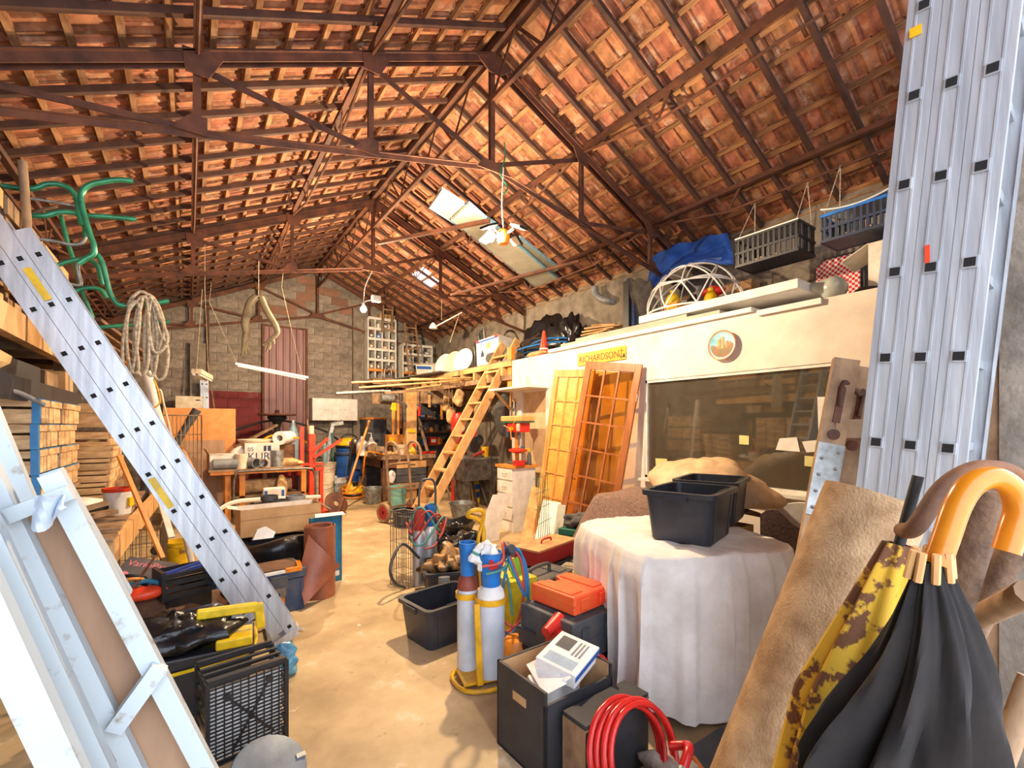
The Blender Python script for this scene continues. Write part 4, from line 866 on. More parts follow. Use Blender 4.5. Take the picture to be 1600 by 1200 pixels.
for x in (-.38, -.24): MB().cyl((x, -.08, .12), (x, -.08, .72), .032, 10).build('hydraulic_hose', m_rubber, rp); 
for x in (-.38, -.24): MB().cyl((x, -.08, .72), (x, -.08, .92), .035, 10).build('red_sleeve', m_red, rp)
MB().cyl((-.01, 0, 1.45), (-.01, 0, 1.60), .05, 12).build('piston', m_cream, rp)
# toothed iron disc + box of pipes + long box
one('toothed_disc', 'rusty toothed disc leaning against the splitter foot', 'disc', MB().lathe([(.05, 0), (.2, 0), (.22, .012), (.2, .024), (.05, .024), (.05, 0)], 24, RP + V((.34, -.35, .19)), Euler((PI / 2 - .5, 0, .3)).to_matrix()), m_rust)
one('rusty_strap', 'long rusty strap lying from the splitter towards the aisle', 'strap', MB().bar(RP + V((.2, -.9, .02)), RP + V((.50, -.25, .30)), .05, .012), m_rust)
gp = at(445, 800, y=6.0)
for i, (px, py, r) in enumerate(((421, 774, .095), (436, 781, .10), (454, 784, .105), (462, 774, .11))):
    q = at(px, py, y=6.05 + .12 * (i % 2 == 0))
    t = thing('drain_collar', ('dark ribbed', 'thin-walled', 'nearest wide', 'pale wide')[i] + ' drain pipe collar standing behind the long carton', 'pipe', (q.x, q.y, 0), group='drain pipes behind the long carton')
    MB().lathe([(r * .9, 0), (r * .9, q.z - .05), (r, q.z - .05), (r, q.z), (r * .84, q.z), (r * .84, 0), (r * .9, 0)], 22).build('pipe', (m_greyd, m_greyd, m_grey, m_grey)[i], t)
lb = thing('long_carton', 'long open cardboard box lying on the bin bag', 'carton', (.42, 5.35, .47), rz=.06)
L_, D_, Hh = .78, .32, .28; t_ = .006
MB().bx(0, L_, 0, t_, 0, Hh).build('front_wall', m_card, lb); MB().bx(0, L_, D_ - t_, D_, 0, Hh).build('back_wall', m_cardw, lb); MB().bx(0, t_, 0, D_, 0, Hh).build('end_wall', m_card, lb); MB().bx(L_ - t_, L_, 0, D_, 0, Hh).build('end_wall', m_card, lb); MB().bx(0, L_, 0, D_, 0, t_).build('bottom', m_card, lb)
MB().bx(.0, L_, -.002, 0, Hh * .62, Hh * .63).build('crease', m_woodo, lb)
MB().slab([(L_, .02, Hh), (L_, D_ - .02, Hh), (L_ + .12, D_ - .05, Hh - .09), (L_ + .12, .05, Hh - .09)], .004).build('flap', m_cardw, lb); MB().slab([(0, .02, Hh), (0, D_ - .02, Hh), (-.1, D_ - .05, Hh + .02), (-.1, .05, Hh + .02)], .004).build('flap', m_cardw, lb)
bn = thing('lined_bin', 'black bin with its liner spilling over under the long carton', 'bin', (.78, 5.35, 0))
MB().lathe([(0, 0), (.30, 0), (.36, .38), (.34, .38), (.28, .02), (0, .02)], 16).build('bin', m_navy, bn)
MB().sheet(lambda u, v: (.37 * math.cos(6.283 * u) * (1.04 + .05 * math.sin(23 * u)) * (.8 + .32 * min(1, v * 2.2)), .37 * math.sin(6.283 * u) * (1.04 + .05 * math.sin(19 * u + 2)) * (.8 + .32 * min(1, v * 2.2)), .46 - .04 * math.sin(14 * u) - (max(0, v - .3) * (.34 + .08 * math.sin(17 * u)))), 60, 10, .004, True).build('liner', m_blackbag, bn)
one('foam_block', 'white foam offcut lying on the bin liner', 'foam', MB().prism([(-.09, 0), (.08, 0), (.10, .05), (.02, .11), (-.05, .09)], .1, at(410, 842, y=4.95), (1, 0, 0), (0, .2, 1)), m_paper)
# brown linoleum roll
lr = thing('linoleum_roll', 'upright roll of brown linoleum with its end peeling open', 'roll', (1.02, 4.62, 0))
def spiral(u, v):
    a = u * 2 * PI * 2.6 + .6; r = .155 - .028 * u * 2.6; return (r * math.cos(a), r * math.sin(a), .66 * v)
MB().sheet(spiral, 72, 2, .006).build('roll', m_lino, lr)
pq = [(482, 836), (531, 884), (476, 946), (466, 902)]
def peel(u, v):
    A, B = at(*pq[0], y=4.50), at(*pq[1], y=4.44); D, C2 = at(*pq[3], y=4.44), at(*pq[2], y=4.30)
    p = (A * (1 - u) + B * u) * (1 - v) + (D * (1 - u) + C2 * u) * v; p.y -= .05 * math.sin(PI * u) * (1 - v); p.z = max(.004, p.z); return p
MB().sheet(peel, 12, 12, .006).build('peeling_end', m_lino, lr, world=True)
te = thing('picture_frame', 'teal picture frame standing behind the linoleum roll', 'frame', (1.20, 4.95, 0), rz=.15)
MB().bx(-.22, .10, -.02, .02, 0, .68).build('panel', m_teal, te); MB().bx(-.18, .06, -.023, -.02, .05, .63).build('inner_line', m_bluec, te); MB().bx(.02, .07, -.024, -.021, .06, .11).build('sticker', m_white, te)
one('white_card', 'white card lying on top of the teal frame', 'card', MB().slab([(1.02, 4.85, .69), (1.32, 4.90, .685), (1.34, 5.06, .685), (1.06, 5.04, .69)], .004), m_paper)
# navy tool box
nt = thing('navy_tool_box', 'navy tool box with an orange handle and steel latch', 'tool box', (.55, 4.50, 0), rz=.12)
MB().bx(-.30, .26, -.17, .17, 0, .28).build('body', m_navy, nt, bevel=.012); MB().bx(-.315, .275, -.185, .185, .285, .37).build('lid', m_navy, nt, bevel=.012); MB().bx(-.27, .24, -.14, .16, .37, .378).build('lid_tray', m_woodd, nt)
MB().bx(.10, .235, -.20, -.165, .345, .385).bar((.22, -.18, .365), (.25, -.02, .38), .04, .03).build('orange_handle_end', m_orange, nt, bevel=.006); MB().bar((-.27, -.185, .362), (.11, -.185, .362), .022, .022).build('handle_bar', m_white, nt)
lt = MB().bx(-.02, .12, -.2, -.17, .16, .33).build('latch', m_dcase, nt, bevel=.006); MB().bx(0, .10, -.206, -.2, .15, .23).build('latch_plate', m_steel, lt); MB().bx(.045, .055, -.208, -.206, .17, .19).build('keyhole', m_hole, lt)
MB().bx(-.05, .1, -.176, -.171, .03, .14).build('orange_label', m_orange, nt); MB().bx(-.045, .06, -.179, -.175, .03, .09).build('white_label', m_paper, nt)
for k in range(5): MB().bx(-.27 + k * .125, -.255 + k * .125, -.176, -.17, .03, .27).build('rib', m_navy, nt)
one('screws', 'scatter of white screws on the floor by the ladder foot', 'screws', (lambda mb: [mb.cyl(V((.66, 3.95, .005)) + V((random.uniform(-.06, .08), random.uniform(-.1, .12), 0)), V((.66, 3.95, .01)) + V((random.uniform(-.06, .08), random.uniform(-.1, .12), 0.01)), .004, 5) for _ in range(22)] and mb)(MB()), m_white)['kind'] = 'stuff'
# --- buckets, barrel, vacuum near the bench
def bucket(name, label, loc, r0, r1, h, m, handle=True, lid=None, group=None, band=None):
    t = thing(name, label, 'bucket', loc, group=group)
    MB().lathe([(0, 0), (r0, 0), (r1, h * .9), (r1 * 1.04, h * .9), (r1 * 1.04, h), (r1 * .95, h), (r0 * .95, .015), (0, .015)], 22).build('body', m, t)
    if lid: MB().lathe([(0, h + .012), (r1 * 1.0, h + .012), (r1 * 1.08, h), (r1 * 1.08, h - .03), (r1 * 1.045, h - .03), (r1 * 1.045, h - .0), (0, h + .0)], 22).build('lid', lid, t)
    if handle: MB().tube(curve([(-r1, 0, h * .92), (-r1 * .8, -r1 * .8, h * .75), (0, -r1 * 1.12, h * .66), (r1 * .8, -r1 * .8, h * .75), (r1, 0, h * .92)]), .006, 6).build('bail', m_steel, t)
    if band: MB().lathe([(r0 + (r1 - r0) * .2 + .004, h * .18), (r0 + (r1 - r0) * .62 + .004, h * .58)], 22).build('printed_label', band, t)
    return t
p = at(505, 775, y=10.3); p.z = 0
bucket('cream_bucket', 'cream bucket stacked under another at the splitter', (p.x, 10.3, 0), .17, .2, .42, m_cream)
bucket('cream_bucket', 'cream bucket standing on top of another by the splitter', (p.x + .02, 10.3, .42), .2, .235, .40, m_cream)
p = at(527, 775, z=0)
wbk = bucket('printed_bucket', 'white plastic bucket printed with dark letters near the blue barrel', (p.x, p.y, 0), .19, .225, .44, m_white)
text('lettering', 'KELL', m_text, wbk, (.0, -.217, .27), .12, (PI / 2 + .08, 0, -.0)); MB().bx(-.12, -.05, -.215, -.20, .06, .12).bx(.02, .1, -.215, -.2, .06, .12).build('blue_print', m_text, wbk)
p = at(545, 768, y=11.2)
br = thing('blue_barrel', 'blue plastic barrel against the gable wall', 'barrel', (p.x, 11.2, 0)); zb = at(545, 700, y=11.2).z
MB().lathe([(0, 0), (.27, 0), (.30, .1), (.31, zb * .5), (.30, zb - .12), (.27, zb - .05), (.29, zb - .05), (.29, zb), (0, zb)], 24).build('body', M('barrel_blue', (38, 92, 172), (30, 70, 130), rough=.5), br); MB().lathe([(.315, zb - .16), (.325, zb - .15), (.325, zb - .10), (.315, zb - .09)], 24).build('hoop', m_navy, br); MB().bx(.05, .17, -.34, -.3, zb * .55, zb * .66).build('grip', m_navy, br)
vc = thing('yellow_vacuum', 'yellow vacuum head resting on the blue barrel', 'vacuum', (p.x - .02, 11.2, zb))
MB().lathe([(0, 0), (.26, 0), (.27, .1), (.24, .2), (.16, .24), (0, .25)], 20).build('head', m_yel, vc); MB().lathe([(.262, 0), (.28, .02), (.28, .06), (.268, .07)], 20).build('band', m_black, vc); MB().tube(curve([(-.2, -.1, .15), (-.12, -.1, .3), (.12, -.1, .3), (.2, -.1, .15)]), .02, 8).build('handle', m_black, vc)
p = at(582, 787, z=0)
bucket('zinc_bucket', 'dented zinc bucket on the floor before the workbench', (p.x, p.y, 0), .13, .19, .34, m_galv)
p = at(557, 778, z=0)
v2 = thing('floor_vacuum', 'small yellow wet vacuum on the floor under the bench corner', 'vacuum', (p.x, p.y + .25, 0))
MB().lathe([(0, 0), (.2, 0), (.21, .06), (.2, .08), (.22, .1), (.2, .26), (.12, .32), (0, .34)], 20).build('body', m_yel, v2); MB().lathe([(.215, .0), (.225, .01), (.225, .07), (.215, .08)], 20).build('skirt', m_black, v2); MB().bx(-.06, .06, -.2, -.14, .25, .34).build('switch_box', m_black, v2)
bucket('grey_pail', 'grey pail standing behind the small yellow vacuum', (p.x + .25, p.y + .75, 0), .17, .2, .42, m_grey)
# orange cable loops
C_ = V((2.98, 10.35, 0)); oc = [C_ + V((.27 * math.cos(k * .9), .2 * math.sin(k * .9) , .03 + .012 * k + .05 * math.sin(k * .9))) for k in range(20)]
one('orange_hose', 'orange cable looped on the floor and up over the bench corner', 'cable', MB().tube(curve(oc + [at(566, 750, y=9.8), at(568, 735, y=9.5), at(570, 715, y=9.42), at(576, 706, y=9.42), V((3.4, 9.5, .98))]), .017, 8), m_orange)
one('broom_stick', 'long broom stick leaning on the workbench corner', 'stick', MB().cyl(at(577, 657, y=9.5), at(541, 770, y=9.1), .024, 8), m_orange_wood)
# --- workbench
wb_ = thing('workbench', 'old heavy timber workbench crowded with tools', 'workbench', (3.34, 9.5, 0))
for i in range(5): MB().bx(0 - .04, 1.2, i * .33, i * .33 + .32, .88, .96).build('top_plank', m_woodo, wb_)
MB().bx(0, 1.15, .03, .07, .70, .88).bx(0, .05, .07, 1.6, .70, .88).build('apron', m_woodd, wb_)
for x, y in ((0, .04), (1.05, .04), (0, 1.48), (1.05, 1.48)): MB().bx(x, x + .12, y, y + .12, 0, .88).build('leg', m_woodd, wb_)
for k in range(4):
    d = MB().bx(.3, .98, .02, .5, .22 + k * .155, .36 + k * .155).build('drawer', (m_ply, m_dcase, m_dcase, m_wood)[k], wb_); MB().bx(.56, .72, .005, .02, .28 + k * .155, .30 + k * .155).build('pull', m_steel, d)
# tools on the bench
zt2 = .96
for i, (px, hgt) in enumerate(((566, .36), (580, .34))):
    q = at(px, 700, y=10.0 - .2 * i); t = thing('white_jug', ('white jug standing at the bench corner by the broom stick', 'white jug with a pump spout on the workbench')[i], 'jug', (q.x, q.y, zt2))
    MB().lathe([(0, 0), (.12, 0), (.125, .05), (.12, hgt * .75), (.06, hgt * .92), (.04, hgt), (0, hgt)], 14).build('body', m_paper, t); MB().cyl((0, 0, hgt), (0, 0, hgt + .05), .035, 10).build('cap', m_white, t)
    if i: MB().tube([(0, 0, hgt + .05), (0, 0, hgt + .14), (-.07, 0, hgt + .14)], .014, 6).build('spout', m_white, t)
q = at(556, 690, y=10.9); pk = thing('dark_tin', 'dark tin with a pink lid at the back of the bench', 'tin', (q.x, q.y, zt2)); MB().lathe([(0, 0), (.14, 0), (.14, .22), (0, .22)], 16).build('body', m_woodd, pk); MB().lathe([(0, .22), (.145, .22), (.145, .27), (0, .27)], 16).build('lid', M('pink_lid', (226, 60, 140)), pk)
q = at(590, 700, y=9.65); vi = thing('bench_vice', 'dusty bench vice bolted to the workbench', 'vice', (q.x, q.y, zt2)); MB().bx(-.1, .1, -.12, .2, 0, .05).bx(-.09, .09, -.02, .1, .05, .2).bx(-.09, .09, -.16, -.08, .06, .2).build('body', m_woodo, vi, bevel=.01); MB().cyl((0, -.3, .1), (0, .2, .1), .02, 8).build('screw', m_steel, vi); MB().cyl((-.12, -.29, .1), (.12, -.29, .1), .009, 6).build('handle', m_steel, vi)
q = at(581, 698, y=9.75); gd = thing('bench_grinder', 'rounded bench grinder with a green wheel on the workbench', 'grinder', (q.x, q.y, zt2)); MB().lathe([(0, -.12), (.11, -.12), (.12, -.08), (.12, .08), (.11, .12), (0, .12)], 18, (0, 0, .15), Matrix.Rotation(PI / 2, 3, 'X')).build('housing', m_woodo, gd); MB().bx(-.1, .1, -.08, .08, 0, .06).build('foot', m_woodd, gd); MB().cyl((.08, -.14, .16), (.08, -.11, .16), .05, 14).build('wheel', M('green_wheel', (30, 150, 80)), gd)
q = at(619, 676, y=10.2); ob = thing('orange_box', 'orange wooden box with a yellow sticker on the bench', 'box', (q.x, q.y, zt2 + .2)); MB().bx(-.22, .22, -.1, .1, 0, .24).build('body', m_orange_wood, ob); MB().bx(-.19, -.07, -.104, -.1, .06, .18).build('sticker', m_yel, ob); MB().bx(-.2, .2, -.08, .08, -.2, 0).build('stand', m_woodd, ob)
bucket('bench_pail', 'cream pail standing on the bench beside the wooden post', (at(624, 698, y=9.9).x, 9.9, zt2), .12, .15, .22, m_cream)
one('tool_heap', 'dusty heap of small tools and offcuts on the bench top', 'tools', (lambda mb: [mb.blob((3.5 + random.uniform(0, .9), 9.6 + random.uniform(0, .5), zt2 + .03), (random.uniform(.08, .2), random.uniform(.06, .15), random.uniform(.06, .16)), n=8, m=5, amp=.3, seed=i, flat=zt2) for i in range(14)] and mb)(MB()), m_sack)['kind'] = 'stuff'
q = at(635, 700, y=9.55); one('yellow_funnel', 'yellow plastic funnel lying on the bench', 'funnel', MB().lathe([(.02, 0), (.02, .06), (.09, .16), (.095, .16), (.025, .06), (.025, 0)], 14, (q.x, q.y, zt2 + .06), Matrix.Rotation(1.3, 3, 'Y')), m_yel)
one('wood_wedge', 'pale wooden wedge standing on the bench front', 'wedge', MB().prism([(0, 0), (.12, 0), (.03, .30), (0, .3)], .06, (at(641, 702, y=9.5).x, 9.58, zt2), (1, 0, 0), (0, 0, 1)), m_wood)
one('wire_bundle', 'tangled copper wire bundle on the bench end', 'wire', (lambda mb: [mb.tube([V((at(655, 700, y=9.6).x + .1 * math.cos(a + i) * (1 + .2 * math.sin(3 * a + i)), 9.7 + .1 * math.sin(a) * math.cos(i), zt2 + .12 + .1 * math.sin(a + i * .7))) for a in [k * PI / 6 for k in range(12)]], .008, 5, closed=True) for i in range(5)] and mb)(MB()), m_rust)
# --- tool bay under the loft: post, header, shelves, hanging tools
po = thing('bay_post', 'stout timber post carrying the tool bay header', 'post', (4.03, 9.75, 0)); MB().bx(-.12, .12, -.1, .1, 0, 2.42).build('post', m_wood, po); 
for k in range(3): MB().bx(-.08, .08, -.13, -.1, 1.45 - .32 * k, 1.52 - .32 * k).build('hanging_tool', (m_yel, m_red, m_steel)[k], po)
hd = thing('bay_header', 'wide grey timber header over the tool bay', 'header', (4.4, 9.7, 2.1)); MB().bx(-.45, 1.3, -.03, .03, .0, .33).build('board', m_woodo, hd); MB().bx(-1.1, -.5, .4, .46, -.02, .22).build('board', m_woodo, hd); MB().bx(-.9, 1.3, -.05, .05, .33, .37).build('capping', m_woodd, hd)
def shelf(name, label, x0, x1, y, z, n, seed, d=.28):
    s = thing(name, label, 'shelf', ((x0 + x1) / 2, y, z)); rr = random.Random(seed)
    MB().bx(x0 - (x0 + x1) / 2, x1 - (x0 + x1) / 2, -d / 2, d / 2, -.03, 0).build('board', m_woodd, s)
    for x in (x0, x1): MB().bx(x - (x0 + x1) / 2 - .015, x - (x0 + x1) / 2 + .015, -.01, d / 2, -.2, -.03).build('bracket', m_steel, s)
    for i in range(n):
        xx = x0 + (i + .5) * (x1 - x0) / n; w = (x1 - x0) / n * .8; h = rr.uniform(.09, .2); col = rr.choice([m_clear, m_red, m_cardw, m_blue, m_dcase, m_woodo, m_orange, m_galv])
        j = thing('shelf_jar', 'small container %d places along the %s' % (i + 1, label.split(' with')[0]), 'container', (xx, y, z), group='containers on ' + label.split(' with')[0])
        ords_ = ('first', 'second', 'third', 'fourth', 'fifth', 'sixth', 'seventh', 'eighth', 'ninth')
        j['label'] = '%s small container from the post on the %s' % (ords_[i], label.split(' with')[0])
        if rr.random() < .5: MB().bx(-w / 2, w / 2, -.09, .09, 0, h).build('box', col, j, bevel=.006); MB().bx(-w * .35, w * .35, -.093, -.09, h * .3, h * .7).build('paper_label', m_paper, j)
        else: MB().lathe([(0, 0), (w * .42, 0), (w * .42, h * .8), (w * .3, h * .9), (0, h * .9)], 12).build('jar', col, j); MB().cyl((0, 0, h * .88), (0, 0, h), w * .33, 10).build('lid', m_steel, j)
    return s
for z, lb, n, sd in ((1.78, 'upper dark bay shelf with small containers', 7, 1), (1.45, 'middle dark bay shelf with small containers', 8, 2), (1.12, 'lower dark bay shelf with small containers', 6, 5)): shelf('bay_shelf', lb, 4.35, 5.65, 10.9, z, n, sd)
bk = thing('bay_backboard', 'dark board backing the tool bay shelves', 'board', (5.0, 11.1, 0)); MB().bx(-.75, .7, 0, .03, 0, 2.5).build('board', M('dark_grey_board', (92, 90, 92), (70, 68, 70), rough=.8), bk)
cab = thing('steel_locker', 'dark steel locker behind the workbench', 'locker', (3.92, 11.4, 0)); MB().bx(-.4, .1, -.2, .3, 0, 1.75).build('body', m_dcase, cab); MB().bx(-.38, .08, -.215, -.2, .95, 1.5).build('drawer', m_greyd, cab); MB().bx(-.2, -.1, -.225, -.215, 1.2, 1.26).build('handle', m_hole, cab); MB().bx(-.42, .12, -.22, .3, 1.75, 1.80).build('top_board', m_orange_wood, cab)
# hanging tools
hz = thing('hand_saw', 'yellow-handled hand saw hanging in the tool bay', 'saw', at(614, 640, y=9.6)); q = hz.location
MB().prism([(-.03, 0), (.05, 0), (.02, -.62), (-.02, -.62)], .006, (0, 0, .0), (1, 0, 0), (0, 0, 1)).build('blade', m_orange_wood, hz); MB().prism([(-.06, 0), (.07, -.02), (.07, .14), (-.02, .15)], .025, (0, .01, 0), (1, 0, 0), (0, 0, 1)).build('handle', m_yel, hz); MB().cyl((0, 0, .14), (0, 0, .5), .004, 5).build('hook', m_steel, hz)
for i, (px, py, L2, m, lab) in enumerate(((622, 625, .75, m_orange_wood, 'long wooden level hanging beside the yellow saw'), (626, 626, .6, m_woodd, 'dark file hanging beside the wooden level'), (653, 605, .5, m_woodo, 'grey iron bar hanging from the header'), (671, 612, .35, m_wood, 'pale mallet handle hanging from the header'), (690, 628, .4, m_orange_wood, 'orange hammer handle hanging in the tool bay'), (632, 630, .4, m_steel, 'steel spanner hanging by the post'), (655, 630, .28, m_red, 'red-handled pliers hanging in the bay'))):
    q = at(px, py, y=9.62); t = thing('hanging_tool', lab, 'tool', q); MB().bar((0, 0, 0), (0, 0, -L2), .05, .02).build('shaft', m, t); MB().cyl((0, 0, 0), (0, 0, .22), .003, 5).build('string', m_rope, t); MB().box((0, 0, -.04), (.09, .03, .06)).build('head', m_steel, t)
q = at(605, 622, y=9.9); one('tin_canister', 'grey tin canister hanging under the bay beam', 'canister', MB().cyl(q + V((-.14, 0, 0)), q + V((.14, 0, 0)), .09, 14).cyl(q + V((0, 0, .08)), q + V((0, 0, .4)), .004, 5), m_galv)
for i, (px, py, sd) in enumerate(((697, 622, 31), (704, 640, 32), (717, 612, 33))):
    q = at(px, py, y=9.3 - .6 * i); t = thing('hanging_bag', ('limp canvas bag hanging from the loft edge', 'tan work bag hanging on the red cylinder', 'pale helmet hanging near the ladder top')[i], 'bag', q)
    MB().blob((0, 0, -.12), (.20, .12, .36), amp=.45, seed=sd, n=18, m=12).build('body', m_sack, t); MB().tube(curve([(-.06, 0, 0), (0, 0, max(.1, 2.70 - q.z)), (.06, 0, 0)]), .008, 5).build('strap', m_woodo, t)
one('grey_board_prop', 'grey board leaning inside the tool bay beside the post', 'board', MB().bar(at(651, 643, y=9.9), at(668, 705, y=9.6), .06, .03), m_woodo)
rc = thing('red_tank', 'red pressure tank behind the wooden ladder', 'tank', (at(717, 700, y=8.6).x, 8.6, 0)); MB().lathe([(0, 0), (.16, 0), (.16, 1.75), (.12, 1.85), (0, 1.88)], 18).build('body', m_red, rc); MB().cyl((-.02, -.165, 1.55), (-.02, -.155, 1.55), .08, 16).build('white_logo', m_white, rc); MB().lathe([(.162, 1.1), (.165, 1.12), (.165, 1.2), (.162, 1.22)], 18).build('band', m_yelor, rc)
bs_ = thing('red_clamp', 'red bar clamp lying on the bench end', 'clamp', (4.25, 9.75, zt2)); MB().bx(0, .38, -.03, .03, .01, .05).bx(0, .38, .05, .11, .01, .05).build('jaw', m_red, bs_); MB().cyl((-.06, .04, .03), (.44, .04, .03), .012, 6).build('rod', m_yelor, bs_)
one('blue_case', 'blue case lying at the back of the bench end', 'case', MB().bx(4.0, 4.5, 10.2, 10.6, .96, 1.1), m_blue, bevel=.02)
# long pale rods poking out of the loft, aluminium tubes below them
for i, (a, b, r, m, lb) in enumerate((((549, 598, 8.2), (742, 590, 8.0), .02, m_wood, 'longest pale rod poking out from the loft edge'), ((561, 606, 8.3), (742, 593, 8.1), .018, m_wood, 'pale rod just under the longest one'), ((641, 592, 8.5), (744, 594, 8.15), .02, m_wood, 'short pale rod above the long rods'), ((639, 608, 8.6), (700, 600, 8.3), .014, m_wood, 'thin pale rod lowest of the bundle'), ((525, 615, 8.9), (600, 611, 8.9), .032, m_galv, 'thick grey tube poking towards the bulb'), ((536, 613, 9.0), (610, 611, 9.0), .022, m_alu, 'thinner aluminium tube beside the thick grey one'))):
    one('loft_rod', lb, 'rod', MB().cyl(at(*a[:2], y=a[2]), at(*b[:2], y=b[2]), r, 8), m)
one('rod_bracket', 'timber arm under the grey tubes at the loft edge', 'bracket', MB().bar(at(600, 614, y=9.0), V((4.55, 9.0, 2.40)), .06, .05), m_woodo)
one('rod_bracket', 'timber arm under the pale rods at the loft edge', 'bracket', MB().bar(at(690, 600, y=8.1), V((4.5, 8.1, 2.42)), .05, .05), m_woodo)
# --- hand truck with its load
HT = at(603, 820, z=0)
ht = thing('hand_truck', 'rusty two-wheeled hand truck before the workbench', 'hand truck', (HT.x + .12, HT.y + .12, 0), rz=.35)
for s in (0, .48): MB().tube(curve([(s, 0, .12), (s, .05, .6), (s, .1, 1.05), (s, .12, 1.22), (s, .03, 1.32), (s, -.12, 1.30), (s, -.2, 1.18), (s, -.22, 1.02)]), .022, 8).build('side_tube', m_woodo, ht)
for z, y in ((.25, .01), (.55, .045), (.95, .09)): MB().cyl((0, y, z), (.48, y, z), .018, 8).build('cross_bar', m_woodo, ht)
MB().bx(-.02, .5, -.25, .0, .06, .075).build('toe_plate', m_rust, ht); MB().cyl((-.08, .06, .17), (.56, .06, .17), .014, 8).build('axle', m_steel, ht)
for s in (-.08, .56):
    w_ = MB().lathe([(.03, -.03), (.11, -.03), (.11, .03), (.03, .03), (.03, -.03)], 20, (s, .06, .17), Matrix.Rotation(PI / 2, 3, 'Y')).build('wheel', m_redd, ht); MB().lathe([(.11, -.035), (.15, -.035), (.168, 0), (.15, .035), (.11, .035), (.11, -.035)], 22, (s, .06, .17), Matrix.Rotation(PI / 2, 3, 'Y')).build('tyre', m_woodo, w_)
q = at(625, 822, z=0); bbk = bucket('black_pail', 'black plastic pail with a white sticker beside the hand truck', (q.x + .05, q.y - .02, 0), .15, .175, .27, m_black); MB().box((.06, -.155, .1), (.05, .012, .05), Matrix.Rotation(.35, 3, 'Z')).build('sticker', m_paper, bbk)
q = at(620, 785, y=8.4); bucket('mint_bucket', 'mint green bucket seen through the hand truck', (q.x, 8.4, 0), .15, .18, .46, M('mint_plastic', (130, 190, 180), (104, 160, 150), rough=.5))
q = at(612, 745, y=7.6); one('grey_glove', 'pale grey rag tied to the hand truck grip', 'rag', MB().blob(q, (.12, .08, .22), amp=.3, seed=41), m_sheet)
# --- wooden loft ladder
wl2 = thing('loft_ladder', 'wide pale timber ladder leaning up to the loft', 'ladder', (3.0, 7.04, 0))
lb0, lt0 = V((3.0, 0, 0)), V((4.88, 0, 3.14)); dd = (lt0 - lb0); L3 = dd.length; dn = dd.normalized(); nn = V((-dn.z, 0, dn.x))
for y in (6.80, 7.28): MB().bar(lb0 + V((0, y, 0)), lt0 + V((0, y, 0)), .04, .15, up=nn).build('stile', m_wood, wl2, world=True)
for k in range(1, 11):
    c = lb0 + dd * (k / 11.0); MB().bx(c.x - .085, c.x + .07, 6.82, 7.26, c.z - .016, c.z + .016).build('tread', m_wood, wl2, world=True)
MB().bx(4.52, 4.60, 6.50, 6.62, 2.2, 2.95).build('top_fixing_post', m_orange_wood, wl2, world=True)
# --- things around the ladder foot
q = at(722, 808, z=0)
zt3 = thing('zinc_tub', 'wide zinc tub on the floor behind the bin bag', 'tub', (q.x, q.y, 0)); MB().lathe([(0, 0), (.17, 0), (.22, .24), (.235, .24), (.235, .26), (.21, .26), (.16, .015), (0, .015)], 22).build('body', m_galv, zt3); 
for s in (-1, 1): MB().tube(curve([(s * .22, -.05, .2), (s * .27, 0, .22), (s * .22, .05, .2)]), .008, 6).build('grip', m_galv, zt3)
for i in range(9):
    a = at(700 + 9 * i, 800, y=7.9); one('steel_bar', '%s upright steel bar from the wooden ladder, leaning in the bay' % ('first', 'second', 'third', 'fourth', 'fifth', 'sixth', 'seventh', 'eighth', 'ninth')[i], 'bar', MB().bar((a.x, 7.7 + .08 * (i % 3), 0), (a.x + .1 * math.sin(i * 2.1), 8.2, .9 + .2 * math.sin(i * 1.7)), .03 + .015 * (i % 2), .02), (m_woodo, m_rust, m_steel, m_galv)[i % 4], group='bars leaning in the bay')
q = at(748, 790, z=0); yb2 = thing('yellow_water_pack', 'yellow and blue shrink-wrapped pack beside the white cabinet', 'pack', (q.x + .05, q.y + .3, 0)); MB().bx(-.16, .16, -.1, .1, 0, .72).build('body', m_yel, yb2, bevel=.02); MB().bx(-.1, .08, -.104, -.1, .12, .24).bx(-.05, .1, -.104, -.1, .3, .4).build('blue_print', m_textbl, yb2)
for i in range(4): one('garden_cane', '%s garden cane from the left leaning on the yellow pack' % ('first', 'second', 'third', 'fourth')[i], 'cane', MB().cyl((q.x - .25 + .06 * i, q.y + .05, 0), (q.x - .05 + .05 * i, q.y + .35, .9), .012, 6), m_woodo, group='canes by the yellow pack')
# mitre saw bench
q = at(730, 735, y=7.9)
mt_ = thing('steel_work_box', 'grey steel tool chest carrying the mitre saw', 'tool chest', (q.x + .15, 7.9, 0)); MB().bx(-.35, .4, -.25, .25, .55, .95).bx(-.3, -.2, -.2, .2, 0, .55).bx(.25, .35, -.2, .2, 0, .55).build('body', m_steel, mt_); MB().bx(-.38, .43, -.28, .28, .95, .99).build('top', m_galv, mt_)
sw = thing('mitre_saw', 'grey and red mitre saw on the steel chest', 'saw', (q.x + .1, 7.8, .99)); MB().lathe([(0, -.03), (.15, -.03), (.16, 0), (.15, .03), (0, .03)], 22, (0, 0, .24), Matrix.Rotation(PI / 2, 3, 'X') @ Matrix.Rotation(.3, 3, 'Y')).build('blade_guard', m_greyd, sw); MB().blob((.12, .05, .32), (.22, .2, .24), amp=.1, seed=3).build('motor', m_dcase, sw); MB().bar((.0, -.02, .4), (.03, -.02, .58), .035, .04).build('red_grip', m_red, sw); MB().bar((-.12, -.16, .02), (.16, -.1, .12), .06, .03).build('red_base', m_redd, sw); MB().cyl((0, 0, 0), (0, 0, .03), .2, 20).build('turntable', m_steel, sw)
